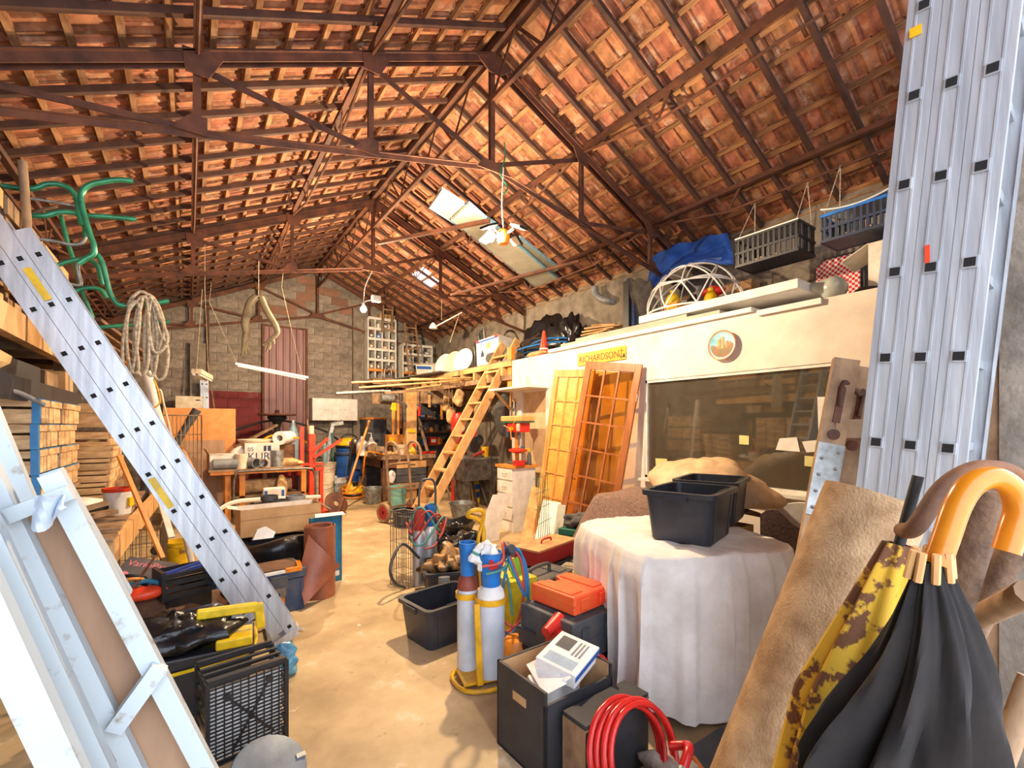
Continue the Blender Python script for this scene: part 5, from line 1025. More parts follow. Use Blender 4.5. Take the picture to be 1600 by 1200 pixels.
one('brass_cup', 'brass-coloured tin cup on the tool chest corner', 'cup', MB().lathe([(0, 0), (.06, 0), (.075, .2), (.07, .2), (.055, .01), (0, .01)], 14, (q.x + .3, 7.72, .99)), m_yelor)
wlp = thing('work_lamp', 'clamp work lamp on a thin stand before the dark bay', 'lamp', (at(768, 700, y=7.2).x, 7.2, 0)); zl = at(762, 640, y=7.2).z
MB().tube(curve([(.05, 0, 0), (.02, 0, .6), (-.03, 0, zl - .2), (-.04, 0, zl)]), .01, 6).build('stand', m_rubber, wlp); MB().lathe([(.02, -.06), (.05, -.02), (.055, .06), (.03, .13), (0, .14)], 14, (-.04, 0, zl)).build('glass_cage', m_clear, wlp); MB().cyl((-.04, 0, zl - .12), (-.04, 0, zl - .05), .03, 10).build('grip', m_black, wlp); MB().cyl((.05, 0, 0), (.05, 0, .015), .14, 16).build('foot', m_rubber, wlp)
one('tan_pouch', 'round tan pouch hanging in the dark bay opening', 'pouch', MB().blob(at(750, 645, y=7.6), (.28, .14, .34), amp=.1, seed=14).cyl(at(750, 640, y=7.6), V((at(750, 640, y=7.6).x, 7.6, 2.48)), .006, 5), m_woodo)
one('dark_jacket', 'dark jacket hanging in the bay opening', 'jacket', MB().blob(at(786, 640, y=7.0) + V((.1, .1, -.1)), (.4, .24, .8), amp=.25, seed=15), m_cloth)
# =================================================================== right side
# white drawer cabinet with the pillar drill
dc = thing('drawer_cabinet', 'white drawer cabinet with an orange top carrying the pillar drill', 'cabinet', (3.97, 5.66, 0))
MB().bx(0, .42, 0, .42, 0, .96).build('body', m_white, dc, bevel=.004); MB().bx(-.03, .45, -.03, .45, .96, 1.0).build('top', m_orange_wood, dc)
for k in range(4):
    d = MB().bx(-.018, 0, .01, .41, .78 - k * .2, .95 - k * .2).build('drawer', m_white, dc, bevel=.003); MB().tube(curve([(-.018, .15, .87 - k * .2), (-.04, .18, .865 - k * .2), (-.04, .24, .865 - k * .2), (-.018, .27, .87 - k * .2)]), .005, 5).build('pull', m_steel, d)
dp = thing('pillar_drill', 'red and green pillar drill on the white cabinet', 'pillar drill', (4.18, 5.86, 1.0))
MB().bx(-.1, .12, -.14, .12, 0, .04).build('base', m_dcase, dp, bevel=.008); MB().cyl((.03, .04, .03), (.03, .04, .62), .034, 14).build('column', m_orange_wood, dp)
MB().lathe([(0, .2), (.13, .2), (.14, .22), (.14, .24), (0, .245)], 20, (-.04, -.08, 0)).bx(-.03, .06, -.05, .08, .17, .25).build('table', m_redor, dp)
MB().bx(-.09, .09, -.22, .14, .50, .66).build('head', m_red, dp, bevel=.008); MB().bx(-.095, -.06, -.2, -.12, .52, .64).build('cream_plate', m_cream, dp)
MB().bx(-.11, .15, -.27, .30, .66, .75).build('belt_cover', M('tan_cover', (212, 170, 104), (186, 140, 80), rough=.5), dp, bevel=.02); MB().bx(-.11, .15, -.27, .28, .645, .66).build('green_seam', m_green, dp)
MB().cyl((.03, .22, .42), (.03, .22, .64), .075, 16).build('motor', m_navy, dp); MB().cyl((-.03, -.1, .50), (-.03, -.1, .40), .028, 12).cyl((-.03, -.1, .40), (-.03, -.1, .30), .016, 10).build('chuck', m_steel, dp)
MB().cyl((-.1, -.03, .55), (-.15, -.03, .55), .03, 10).build('feed_hub', m_yelor, dp)
for a in (.3, 2.4, 4.5): MB().cyl((-.14, -.03, .55), (-.15, -.03 + .17 * math.cos(a), .55 + .17 * math.sin(a)), .008, 6).build('feed_lever', m_orange_wood, dp)
for i, (dx, dy, h, m, lb) in enumerate(((.30, .30, .22, m_clear, 'clear spray bottle beside the pillar drill'), (.30, .16, .2, m_dcase, 'dark aerosol can beside the pillar drill'))):
    t = thing('bench_bottle', lb, 'bottle', (3.97 + dx, 5.60 + dy - .1, 1.0)); MB().lathe([(0, 0), (.035, 0), (.035, h * .7), (.015, h * .9), (.015, h), (0, h)], 14).build('body', m, t); MB().cyl((0, 0, h), (0, 0, h + .05), .016, 8).bar((0, 0, h + .04), (-.06, 0, h + .05), .015, .02).build('nozzle', (m_teal, m_yel)[i], t)
one('red_tray', 'red and blue tool tray on the cabinet before the drill', 'tray', MB().bx(3.98, 4.14, 5.60, 5.68, 1.0, 1.05).bar((3.96, 5.64, 1.07), (4.2, 5.66, 1.06), .03, .02), m_red)
# shelf above the door, straps, bracket
sv = thing('door_shelf', 'small white shelf on a timber bracket above the beige door', 'shelf', (4.3, 5.9, 2.17)); MB().bx(-.22, .19, -.45, .62, 0, .03).build('board', m_white, sv); MB().bar((.17, .55, -.3), (-.14, .55, -.01), .04, .03).bar((.18, .55, -.42), (.18, .55, 0), .04, .03).build('bracket', m_wood, sv)
one('white_can', 'white can standing on the small shelf', 'can', MB().lathe([(0, 0), (.05, 0), (.05, .2), (.03, .23), (.03, .26), (0, .26)], 14, (4.38, 6.1, 2.20)), m_white)
one('blue_strap', 'blue strap hanging on the white wall by the drill', 'strap', MB().tube(curve([(4.44, 6.34, 2.0), (4.42, 6.36, 1.7), (4.42, 6.34, 1.45), (4.43, 6.28, 1.42), (4.43, 6.25, 1.6), (4.44, 6.27, 2.0)]), .012, 6), M('steel_blue_strap', (60, 100, 140)))
one('framed_print', 'narrow framed print on the wall end by the blue strap', 'print', MB().bx(4.485, 4.499, 6.33, 6.44, 1.45, 2.05), m_sack)
# --- two glazed doors leaning on the office wall
def glazed_door(name, label, bm, d, w, Wd, m, mg, cols=3, rows=6):
    d = V(d); H = d.length; up = d.normalized(); wv = V(w); wv = (wv - up * wv.dot(up)).normalized(); n = wv.cross(up).normalized()   # wv points away from camera side
    t = thing(name, label, 'door', bm); T2 = .036
    o = V((0, 0, 0)) - wv * Wd / 2
    def R(a0, a1, h0, h1, nm, mat, th=T2, off=0, par=None, bev=0): 
        q = [o + wv * a0 + up * h0, o + wv * a1 + up * h0, o + wv * a1 + up * h1, o + wv * a0 + up * h1]
        return MB().slab([p + n * (off - th / 2) for p in q], th).build(nm, mat, par or t, bevel=bev)
    st, tr_, br = .085, .10, .22
    R(0, st, 0, H, 'stile', m, bev=.004); R(Wd - st, Wd, 0, H, 'stile', m, bev=.004); R(st, Wd - st, H - tr_, H, 'top_rail', m); R(st, Wd - st, 0, br, 'bottom_rail', m)
    gw, gh = (Wd - 2 * st) / cols, (H - tr_ - br) / rows
    for c in range(1, cols): R(st + c * gw - .011, st + c * gw + .011, br, H - tr_, 'glazing_bar', m, .03)
    for r in range(1, rows): R(st, Wd - st, br + r * gh - .011, br + r * gh + .011, 'glazing_bar', m, .031)
    for c in range(cols):
        for r in range(rows): R(st + c * gw + .011, st + (c + 1) * gw - .011, br + r * gh + .011, br + (r + 1) * gh - .011, 'pane', mg, .005)
    for h in (.35, H - .45): R(-.012, .002, h, h + .09, 'hinge', m_steel, .02, -.01)
    return t
glazed_door('leaning_glazed_door', 'reddish wooden glazed door leaning on the office wall', (3.99, 4.22, .05), (.34, -.22, 2.33), (-.3, .945, .13), .76, m_mahog, m_amber)
glazed_door('leaning_glazed_door', 'honey pine glazed door leaning behind the reddish one', (4.12, 4.93, .03), (.26, -.16, 2.34), (-.1, .99, .08), .74, m_pinedoor, M('amber_textured_glass', (226, 176, 92), (206, 150, 66), rough=.25, bump=.3, bscale=60))
# green wire mesh offcut in front of the doors, boards beside
gm_ = thing('wire_mesh_offcut', 'green garden mesh offcut standing before the glazed doors', 'mesh', at(860, 850, y=4.0)); gm_.location.z = 0
for i in range(7): MB().cyl((-.15 + .05 * i, .03 * i, 0), (-.12 + .05 * i, .03 * i + .1, 1.05 - .05 * (i % 3)), .003, 4).build('upright_wire', m_gpipe, gm_)
for k in range(6): MB().cyl((-.17, .02 + .015 * k, .15 + .17 * k), (.20, .20 + .015 * k, .17 + .17 * k), .003, 4).build('cross_wire', m_gpipe, gm_)
def board(name, label, cat, a, b, w, t, m, up): return one(name, label, cat, MB().bar(a, b, w, t, up=up), m)
board('plank_offcut', 'pale plank with a dark drip stain leaning beside the cabinet', 'plank', at(818, 862, y=4.55), at(838, 762, y=5.1), .13, .02, m_wood, (-.5, -.8, .3))
board('white_foam_board', 'white foam board leaning against the glazed door', 'board', at(848, 862, y=4.35), at(862, 785, y=4.75), .24, .05, m_paper, (-.6, -.7, .3))
board('white_foam_board', 'yellow-edged insulation strip before the white foam board', 'board', at(868, 858, y=4.2), at(878, 790, y=4.5), .10, .04, m_foam, (-.6, -.7, .3))
one('curved_white_sheet', 'curved white plastic sheet leaning by the bin bag', 'sheet', MB().sheet(lambda u, v: V((3.16 + .36 * u, 5.30 + .05 * u, .02)) + V((.30 * v, .12 * v * v, .62 * v - .10 * math.sin(PI * v))) - V((.10 * math.sin(PI * v), 0, 0)), 6, 12, .006), m_white)
# --- wall decoration
sg = thing('name_sign', 'yellow metal name sign lettered in red on the office wall', 'sign', (4.485, 4.38, 2.52)); MB().bx(0, .006, -.44, .44, -.085, .085).build('plate', m_yelor, sg)
text('lettering', 'RICHARDSON', M('brick_red_print', (184, 44, 28), (184, 44, 28)), sg, (-.001, .04, -.01), .125, (PI / 2, 0, -PI / 2), .0006, 'CENTER', .92)
an = MB().bar((-.001, -.37, -.05), (-.001, -.37, .06), .004, .012, up=(1, 0, 0)).bar((-.001, -.41, .03), (-.001, -.33, .03), .004, .01, up=(1, 0, 0)).tube(curve([(-.001, -.41, -.01), (-.001, -.395, -.045), (-.001, -.37, -.055), (-.001, -.345, -.045), (-.001, -.33, -.01)]), .005, 5); an.build('anchor_mark', m_text, sg)
MB().prism([(-.02, 0), (.02, 0), (0, .05)], .002, (-.0015, -.415, -.06), (0, 1, 0), (0, 0, 1)).build('sail_mark', m_text, sg)
pc = V((4.47, 2.65, 2.42)); pt_ = thing('souvenir_plate', 'round souvenir plate with a painted castle on the white wall', 'plate', pc)
Ry = Matrix.Rotation(-PI / 2, 3, 'Y')
MB().lathe([(0, 0), (.13, 0), (.150, .016), (.153, .02), (.150, .024), (.12, .008), (0, .008)], 36, (0, 0, 0), Ry).build('rim', M('terracotta_rim', (206, 160, 120), (180, 130, 92), rough=.5), pt_)
MB().lathe([(0, .009), (.122, .009), (.136, .0165), (.136, .0175), (.12, .0105), (0, .0105)], 36, (0, 0, 0), Ry).build('sky_glaze', M('sky_glaze', (120, 196, 224), (170, 214, 226), rough=.3, scale=14), pt_)
MB().add([(-.0125, .128 * math.cos(a), .128 * math.sin(a) - .0) for a in [PI + .12 + k * (PI - .24) / 14 for k in range(15)]] + [(-.0125, .128 * math.cos(.12) * (1 - 2 * k / 8), -.0 + .012 * math.sin(k * 1.9)) for k in range(9)], [tuple(range(24))]).build('hill_glaze', M('hill_glaze', (96, 104, 62), (150, 82, 52), rough=.4, scale=22), pt_)
for (y, z0, w_, h) in ((.035, -.03, .034, .085), (-.005, -.035, .034, .11), (-.05, -.03, .03, .06), (-.082, -.02, .026, .04)):
    MB().bx(-.0145, -.0125, y - w_ / 2, y + w_ / 2, z0, z0 + h).build('castle_tower', M('castle_ochre', (214, 164, 96), (170, 116, 66), rough=.5, scale=30), pt_)
    for e in (-1, 0, 1): MB().bx(-.0145, -.0125, y + e * w_ * .36 - .004, y + e * w_ * .36 + .004, z0 + h, z0 + h + .008).build('battlement', MATS['castle_ochre'], pt_)
# papers taped inside the window
pp = [((1218, 685), (1245, 683), (1250, 706), (1212, 703)), ((1253, 690), (1282, 687), (1286, 705), (1260, 707)), ((1277, 620), (1302, 620), (1302, 683), (1279, 683)), ((1257, 712), (1282, 714), (1282, 731), (1257, 728)), ((1155, 680), (1170, 681), (1170, 695), (1155, 694)), ((1024, 716), (1042, 717), (1042, 730), (1025, 729))]
for i, q in enumerate(pp): one('taped_note', ('white sheet taped low on the window, left of a second one', 'white curled sheet beside it, low on the window', 'tall white sheet taped at the window end', 'pale yellow note below the white sheets', 'small yellow sticky note alone on the glass', 'yellow sticky note low at the door end of the window')[i], 'paper note', MB().slab([at(a, b, x=4.534) for a, b in q], .002), (m_paper, m_paper, m_paper, M('yellow_note', (226, 218, 150), (206, 198, 130)), MATS.get('yellow_note') or m_cream, MATS.get('yellow_note') or m_cream)[i])
# a dim office behind the glass
of = thing('office_desk', 'dark desk and shelving seen dimly through the window', 'desk', (5.2, 2.6, 0)); MB().bx(-.4, .45, -1.0, 1.2, .72, .76).build('top', m_woodd, of)
for a in (-.35, .4):
    for b in (-.95, 1.15): MB().bx(a - .03, a + .03, b - .03, b + .03, 0, .72).build('leg', m_woodd, of)
MB().bx(.42, .5, -1.0, 1.2, 0, 2.5).build('dark_back', M('dark_brown_board', (70, 56, 44), (54, 42, 34)), of)
one('desk_chair', 'curved dark chair back behind the window glass', 'chair', MB().sheet(lambda u, v: V((4.85 + .1 * math.sin(PI * u), 2.05 + .5 * u, .95 + .4 * v * math.sin(PI * (.12 + .76 * u)))), 10, 6, .04).bx(4.84, 4.9, 2.28, 2.32, .45, .98).bx(4.7, 5.0, 2.08, 2.5, .42, .48).cyl((4.86, 2.3, 0), (4.86, 2.3, .42), .03, 8), m_rubber)
for i in range(5): one('desk_item', ('small carton', 'white bowl', 'yellow-capped jar', 'brown packet', 'grey mug')[i] + ' on the desk behind the glass', 'desk item', MB().lathe([(0, 0), (.05, 0), (.06, .1 + .03 * i), (0, .1 + .03 * i)], 10 if i % 2 else 4, (4.92, 1.75 + .32 * i, .76)), (m_card, m_paper, m_yel, m_woodo, m_grey)[i])
# items at the sill end near the glazed door
one('white_duct', 'white plastic duct piece lying on the sill end', 'duct', MB().bar((4.43, 3.05, 1.006), (4.43, 3.34, 1.006), .05, .05), m_white)
# --- blankets and film heap behind the tubs
def heap(c, R, h, base, seed):
    rnd = random.Random(seed); ph = [rnd.uniform(0, 6) for _ in range(6)]
    def fn(u, v):
        a = 2 * PI * u; w = 1 + .10 * math.sin(3 * a + ph[0]) + .06 * math.sin(5 * a + ph[1]); r = v ** .8 * w
        z = base + (h - base) * (1 - v ** 2.4) + .03 * math.sin(6 * a + ph[2]) * v * (1 - v) * 2
        return (c[0] + R[0] * r * math.cos(a), c[1] + R[1] * r * math.sin(a), max(base, z))
    return fn
hs = thing('covered_stack', 'stack of boxes hidden under the blankets by the window', 'boxes', (3.7, 2.7, 0)); MB().bx(-.40, .42, -.55, .65, 0, .72).build('boxes', m_card, hs)
one('speckled_blanket', 'speckled grey-brown blanket thrown over the boxes by the window', 'blanket', MB().sheet(lambda u, v: V((3.02 + 1.3 * u, 2.0 + 1.6 * v, 0)) + V((0, 0, .76 + .22 * math.sin(PI * min(1, u * 1.05)) ** .6 * math.sin(PI * (.1 + .8 * v)) ** .5 - .5 * max(0, .22 - u) / .22 * (.8 + .2 * math.sin(9 * v)) - .35 * max(0, v - .82) / .18 + .02 * math.sin(13 * u + 7 * v))), 30, 30, .012), m_blanket)
one('dusty_film', 'beige dusty plastic film crumpled over the blanket', 'film', MB().blob((3.72, 2.35, 1.02), (.85, 1.0, .62), n=44, m=26, amp=.22, seed=17, flat=.95, crump=.045, freq=4), m_poly)
one('brown_cloth', 'brown felt rag hanging beside the black tubs', 'rag', MB().sheet(lambda u, v: V((3.05 + .35 * u + .2 * v, 1.55 + .1 * v - .2 * u, 1.02 - .32 * v + .05 * math.sin(7 * u) - .05 * u)), 12, 10, .01), m_blanket)
one('round_white_board', 'round white board leaning under the window', 'board', MB().lathe([(0, 0), (.42, 0), (.42, .02), (0, .02)], 36, (4.30, 1.75, .55), Matrix.Rotation(PI / 2 - .25, 3, 'Y')), m_white)
# --- draped table: cloth over a machine table
tc_, ax, ay = V((2.62, 1.88, 0)), V((.93, -.37, 0)).normalized(), V((.37, .93, 0)).normalized()
ta, tb_ = .54, .58
dt = thing('draped_table', 'sturdy table hidden under the white dust sheet', 'table', tc_); MB().box((0, 0, .86), (2 * ta - .30, 2 * tb_ - .30, .05), Matrix((ax, ay, V((0, 0, 1)))).transposed()).build('top', m_woodo, dt)
for a in (-1, 1):
    for b in (-1, 1): q = ax * a * (ta - .2) + ay * b * (tb_ - .2); MB().bx(q.x - .03, q.x + .03, q.y - .03, q.y + .03, 0, .84).build('leg', m_woodo, dt)
rf = random.Random(19); folds = [(2 * PI * k / 26 + rf.uniform(-.1, .1), rf.uniform(.022, .06), rf.uniform(.5, 1.0)) for k in range(26)]
def drape(u, v):
    a = 2 * PI * u; ca_, sa_ = math.cos(a), math.sin(a); e = 5
    sq = (abs(ca_) ** e + abs(sa_) ** e) ** (-1 / e)
    fold = 0
    for (fa, fw, fh) in folds:
        dlt = (a - fa + PI) % (2 * PI) - PI; fold += fh * math.exp(-(dlt / fw) ** 2)
    if v < .45:
        r = v / .45 * .93; z = .895 + .006 * math.sin(9 * a + 20 * v) + .008 * fold * (v / .45) ** 3
    else:
        t = (v - .45) / .55; r = .93 + .07 * min(1, t * 6) + .03 * t ** 1.2 + (fold - .35) * .10 * min(1, t * 1.6) ** .8 + .012 * math.sin(8 * t + 5 * a); z = .895 - .875 * max(0, t - .04) / .96 * (1 - .045 * (1 + math.sin(5 * a + 1)))
        if t < .08: z = .895 - .02 * (t / .08) ** 2 + .008 * fold
    p = tc_ + ax * ta * sq * r * ca_ + ay * tb_ * sq * r * sa_; p.z = max(.008, z); return p
one('dust_sheet', 'white cotton dust sheet draped over the table to the floor', 'dust sheet', MB().sheet(drape, 260, 46, .004, True), m_sheet, ang=60)
# --- black storage tubs
def tub(name, label, loc, rz, L=.52, Wd=.40, H=.30, group='black storage tubs'):
    t = thing(name, label, 'tub', loc, rz, group); s = .88; th = .006
    def ring(f, z, dx=0): a, b = L / 2 * f - dx, Wd / 2 * f - dx; r = .04; out = []
    def rr_(a, b, z, r=.05, n=5):
        o = []
        for (cx, cy, st_) in ((a - r, b - r, 0), (-a + r, b - r, PI / 2), (-a + r, -b + r, PI), (a - r, -b + r, 1.5 * PI)):
            for k in range(n): an = st_ + k * PI / 2 / (n - 1); o.append((cx + r * math.cos(an), cy + r * math.sin(an), z))
        return o
    a, b = L / 2, Wd / 2; rings = [rr_(a * s, b * s, 0), rr_(a, b, H - .03), rr_(a + .02, b + .02, H - .03), rr_(a + .022, b + .022, H), rr_(a - .01, b - .01, H), rr_(a - .012, b - .012, H - .04), rr_(a * s - .006, b * s - .006, .008)]
    N = len(rings[0]); vs = [p for r in rings for p in r]; fs = [(i * N + k, i * N + (k + 1) % N, (i + 1) * N + (k + 1) % N, (i + 1) * N + k) for i in range(len(rings) - 1) for k in range(N)]
    fs += [tuple(range(N))[::-1], tuple((len(rings) - 1) * N + k for k in range(N))]
    MB().add(vs, fs).build('shell', m_tub, t)
    for sx in (-1, 1): MB().bx(sx * (a + .022) - .012, sx * (a + .022) + .012, -.07, .07, H - .05, H - .012).build('grip', m_tub, t)
    for sy in (-1, 1):
        for f in (-.33, .33): MB().bar((f * L * s, sy * b * s * 1.0 + sy * .002, .01), (f * L, sy * b * 1.0 - sy * .001, H - .03), .03, .008, up=(0, 1, 0)).build('rib', m_tub, t)
    for sy in (-1, 1): MB().bx(-.1, .1, sy * (b - .012) - .004, sy * (b - .012) + .004, H - .03, H + .004).build('latch_lip', m_tub, t)
    return t
tub0 = tub('storage_tub', 'nearer black storage tub on the dust sheet', (2.61, 1.76, .905), .28)
dup(tub0, (3.17, 1.96, .915), .34, 'farther black storage tub on the dust sheet, half behind the other')
dup(tub0, (1.60, 3.22, 0), .15, 'empty black storage tub standing alone on the floor')
dup(tub0, (1.98, 3.92, 0), 1.2, 'black storage tub full of crumpled kraft packaging on the floor')
one('kraft_packaging', 'crumpled brown kraft and black packaging in the floor tub', 'packaging', MB().blob((1.98, 3.92, .27), (.44, .36, .32), n=40, m=24, amp=.4, seed=23, crump=.08, freq=8), M('kraft_black_film', (176, 134, 84), (40, 36, 34), rough=.4, scale=5, bump=.3, lo=.45, hi=.55))
bb = one('bin_bag', 'full black bin bag open at the top, behind the gas cylinders', 'bag', MB().blob((2.50, 4.75, .2), (.6, .55, .5), n=44, m=26, amp=.25, seed=27, flat=0, crump=.06, freq=8).sheet(lambda u, v: (2.50 + (.2 + .05 * v) * math.cos(6.283 * u) * (1 + .08 * math.sin(31 * u)), 4.75 + (.2 + .05 * v) * math.sin(6.283 * u) * (1 + .08 * math.sin(27 * u)), .40 + .10 * v + .02 * math.sin(25 * u)), 44, 4, .004, True), m_blackbag)
one('dark_film', 'dark shiny film sheet over the kraft-filled tub', 'film', MB().blob((2.25, 4.1, .36), (.42, .36, .3), n=40, m=24, amp=.4, seed=29, crump=.08, freq=8), m_blackbag)
one('tub_stand', 'low dark box under the shiny film', 'box', MB().bx(2.08, 2.42, 3.95, 4.25, 0, .24), m_dcase)
# --- oxy-acetylene cart nearest the camera
GC = V((1.50, 2.50, 0))
gc = thing('welding_cart', 'yellow welding cart with looped handle for two gas cylinders', 'cart', GC, rz=-.25)
MB().tube(curve([(-.12, -.12, .02), (.13, -.14, .02), (.16, .1, .02), (-.14, .12, .02)], 4, True), .014, 8, closed=True).build('base_loop', m_yelor, gc); MB().bx(-.13, .14, -.1, .1, .035, .05).build('base_plate', m_yelor, gc)
MB().bar((-.04, -.135, .05), (-.05, -.09, .52), .035, .02, up=(0, 1, 0)).build('upright_bar', m_yelor, gc)
MB().tube(curve([(.06, .13, .05), (.05, .13, .5), (.02, .12, .82), (.05, .10, .98), (.02, .02, 1.06), (-.05, .0, 1.07), (-.07, .04, 1.03), (0, .08, 1.0), (.06, .13, .93), (.06, .13, .80), (.03, .13, .68)]), .013, 8).build('handle_tube', m_yelor, gc)
for (x, y, r) in ((.06, -.03, .093), (-.055, .10, .07)): MB().lathe([(r, .50), (r + .007, .50), (r + .007, .535), (r, .535), (r, .50)], 22, (x, y, 0)).build('clamp_ring', m_yelor, gc)
def cylinder(name, label, loc, r, h, mb_, mcap, ms=None):
    t = thing(name, label, 'gas cylinder', loc); MB().lathe([(0, 0), (r, 0), (r, h * .86), (r * .9, h * .93), (r * .6, h * .985), (r * .4, h), (0, h)], 24).build('body', mb_, t)
    if ms: MB().lathe([(r * 1.004, h * .84), (r * 1.004, h * .862), (r * .905, h * .933), (r * .61, h * .99), (r * .4, h * 1.004)], 24).build('shoulder', ms, t)
    MB().lathe([(r * .58, h * .97), (r * .7, h * 1.0), (r * .72, h + .09), (r * .86, h + .17), (r * .86, h + .20), (r * .74, h + .20), (r * .62, h + .1), (r * .5, h * .99)], 20).build('valve_guard', mcap, t)
    MB().cyl((0, 0, h), (0, 0, h + .1), .018, 8).bar((0, 0, h + .07), (.06, 0, h + .07), .02, .02).build('valve', m_steel, t); return t
m_cylw = M('pale_grey_enamel', (206, 214, 224), (180, 188, 198), rough=.35, scale=5)
Rz = Matrix.Rotation(-.25, 3, 'Z'); c1 = GC + Rz @ V((.06, -.03, .05)); c2 = GC + Rz @ V((-.055, .10, .05))
k1 = cylinder('gas_cylinder', 'white gas cylinder with a blue valve guard on the yellow cart', c1, .088, .56, m_cylw, m_blue, m_paper)
cylinder('gas_cylinder', 'grey gas cylinder with rust-red shoulder behind the white one', c2, .066, .60, m_cylw, m_blue, M('rust_red_enamel', (150, 72, 52), (110, 54, 42)))
MB().box((-.02, -.066, .70), (.06, .006, .06)).build('red_sticker', m_red, k1)
one('paper_rag', 'white paper rag stuffed in the blue valve guards', 'rag', MB().blob(c1 + V((-.03, .02, .74)), (.14, .1, .18), amp=.4, seed=37, n=24, m=16, crump=.04, freq=16), m_paper)
rg = thing('gas_regulator', 'dark twin-gauge regulator on the white cylinder', 'regulator', c1 + V((.08, .02, .72))); MB().cyl((0, 0, 0), (.1, 0, .0), .028, 12).cyl((.05, -.02, .02), (.05, -.07, .05), .03, 14).cyl((.08, .02, .02), (.10, .08, .03), .03, 14).build('body', m_dcase, rg)
def hose(label, m, pts, r=.009): return one('gas_hose', label, 'hose', MB().tube(curve(pts, 8), r, 8), m)
m_hr, m_hb, m_ht = M('red_gas_hose', (196, 84, 72), (160, 60, 52), rough=.5), M('blue_gas_hose', (40, 130, 190), (30, 100, 150), rough=.5), M('teal_gas_hose', (90, 160, 150), (66, 126, 118), rough=.5)
def coil(c, rx, rz_, n, seed, ux=V((.75, -.66, 0))):
    rnd = random.Random(seed); out = []
    for k in range(n * 8): a = k / 8 * 2 * PI; out.append(c + ux * rx * math.cos(a) * (1 + .12 * math.sin(k * .37 + seed)) + V((.02 * math.sin(k * .9), .03 * math.sin(k * .21 + seed), rz_ * math.sin(a) * (1 + .1 * math.sin(k * .29)))))
    return out
hose('red hose looped over the side of the welding cart', m_hr, [c1 + V((-.1, -.06, .70)), c1 + V((.02, -.1, .72)), c1 + V((.1, .0, .80))] + coil(c1 + V((.17, .02, .48)), .085, .25, 2, 1))
hose('blue hose looped over the side of the welding cart', m_hb, [c1 + V((.1, .0, .78))] + coil(c1 + V((.19, .04, .44)), .08, .29, 2, 4))
hose('teal hose wrapped round the blue valve guard', m_ht, [c1 + V((.10 * math.cos(a), .10 * math.sin(a), .70 + .02 * a)) for a in [k * .6 for k in range(-4, 6)]] + [c1 + V((.14, .05, .6)), c1 + V((.2, .05, .3))])
# --- second set: cylinders with wire cage and hoses
G2 = at(662, 912, z=0)
for i, (dx, dy, h) in enumerate(((-.05, 0, .56), (.09, .04, .58), (.03, .16, .54))):
    cylinder('gas_cylinder', ('bare steel cylinder at the front of the far trio', 'bare steel cylinder on the aisle-far side of the trio', 'bare steel cylinder at the back of the trio')[i], G2 + V((dx, dy, 0)), .068, h, m_alu, m_blue if i else M('red_enamel_cap', (190, 60, 50)))
one('trio_handle', 'dark tube hoop handle standing over the far cylinder trio', 'handle', MB().tube(curve([G2 + V((-.02, .05, .0)), G2 + V((-.03, .05, .7)), G2 + V((-.01, .06, 1.0)), G2 + V((.06, .05, 1.05)), G2 + V((.14, .04, 1.0)), G2 + V((.15, .04, .7)), G2 + V((.15, .04, 0))]), .012, 8), m_greyd)
for i in range(5):
    cc = G2 + V((.04, .02, .60)); ph = i * 1.1
    hose(('teal hose draped lowest over the far trio', 'red hose draped over the front of the far trio', 'pink-red hose arched over the trio', 'teal hose arched over the trio top', 'red hose looped at the aisle side of the trio')[i], (m_ht, m_hr, m_hr, m_ht, m_hr)[i], [cc + V((.19 * math.cos(a + ph) * (.8 + .08 * i), .12 * math.sin(a + ph), .13 * math.sin(2 * a + ph) - .04 * i + .06)) for a in [k * .5 for k in range(12)]], .010)
hose('thick grey hose bowing out over the floor by the wire cage', m_greyd, [at(655, 872, y=4.3), at(630, 850, y=4.2), at(614, 872, y=4.1), at(610, 895, y=4.05), at(618, 912, y=4.1), at(632, 918, y=4.2)], .014)
wire_cage('wire_guard', 'tall thin wire cage beside the far cylinder trio', tuple(G2 + V((-.24, -.05, 0))), .16, .22, .74, 5, 5, m_steel, rz=.2, r=.0025, frame=.004)
# --- stacked cases
def case(name, label, cat, loc, rz, L, Wd, H, m, notch=False, handle=True, latches=2, trim=None, dust=None):
    t = thing(name, label, cat, loc, rz)
    if notch: mb = MB().prism([(-L / 2, -Wd / 2), (L / 2, -Wd / 2), (L / 2, Wd / 2), (L * .16, Wd / 2), (L * .08, Wd / 2 - .07), (-L * .16, Wd / 2 - .07), (-L * .22, Wd / 2), (-L / 2, Wd / 2)], H)
    else: mb = MB().bx(-L / 2, L / 2, -Wd / 2, Wd / 2, 0, H)
    mb.build('body', m, t, bevel=.014)
    MB().bx(-L / 2 - .003, L / 2 + .003, -Wd / 2 - .003, Wd / 2 + .003 - (.0 if not notch else .075), H * .5 - .004, H * .5 + .004).build('seam', m, t)
    for i in range(latches):
        x = (i + .5) / latches * L - L / 2
        la = MB().bx(x - .035, x + .035, -Wd / 2 - .012, -Wd / 2, H * .22, H * .82).build('latch', trim or m, t, bevel=.004); MB().bx(x - .025, x + .025, -Wd / 2 - .016, -Wd / 2 - .012, H * .3, H * .36).build('latch_lip', trim or m, la)
    if handle: MB().tube(curve([(-.09, Wd / 2, H / 2), (-.085, Wd / 2 + .05, H / 2), (.085, Wd / 2 + .05, H / 2), (.09, Wd / 2, H / 2)]), .012, 8).build('handle', trim or m, t)
    for s in (-1, 1): MB().bx(s * L * .3 - .05, s * L * .3 + .05, -Wd * .38, Wd * .38, H, H + .006).build('lid_rib', m, t)
    return t
m_redtop = M('dusty_orange_red', (232, 66, 34), (226, 112, 52), rough=.5, scale=3)
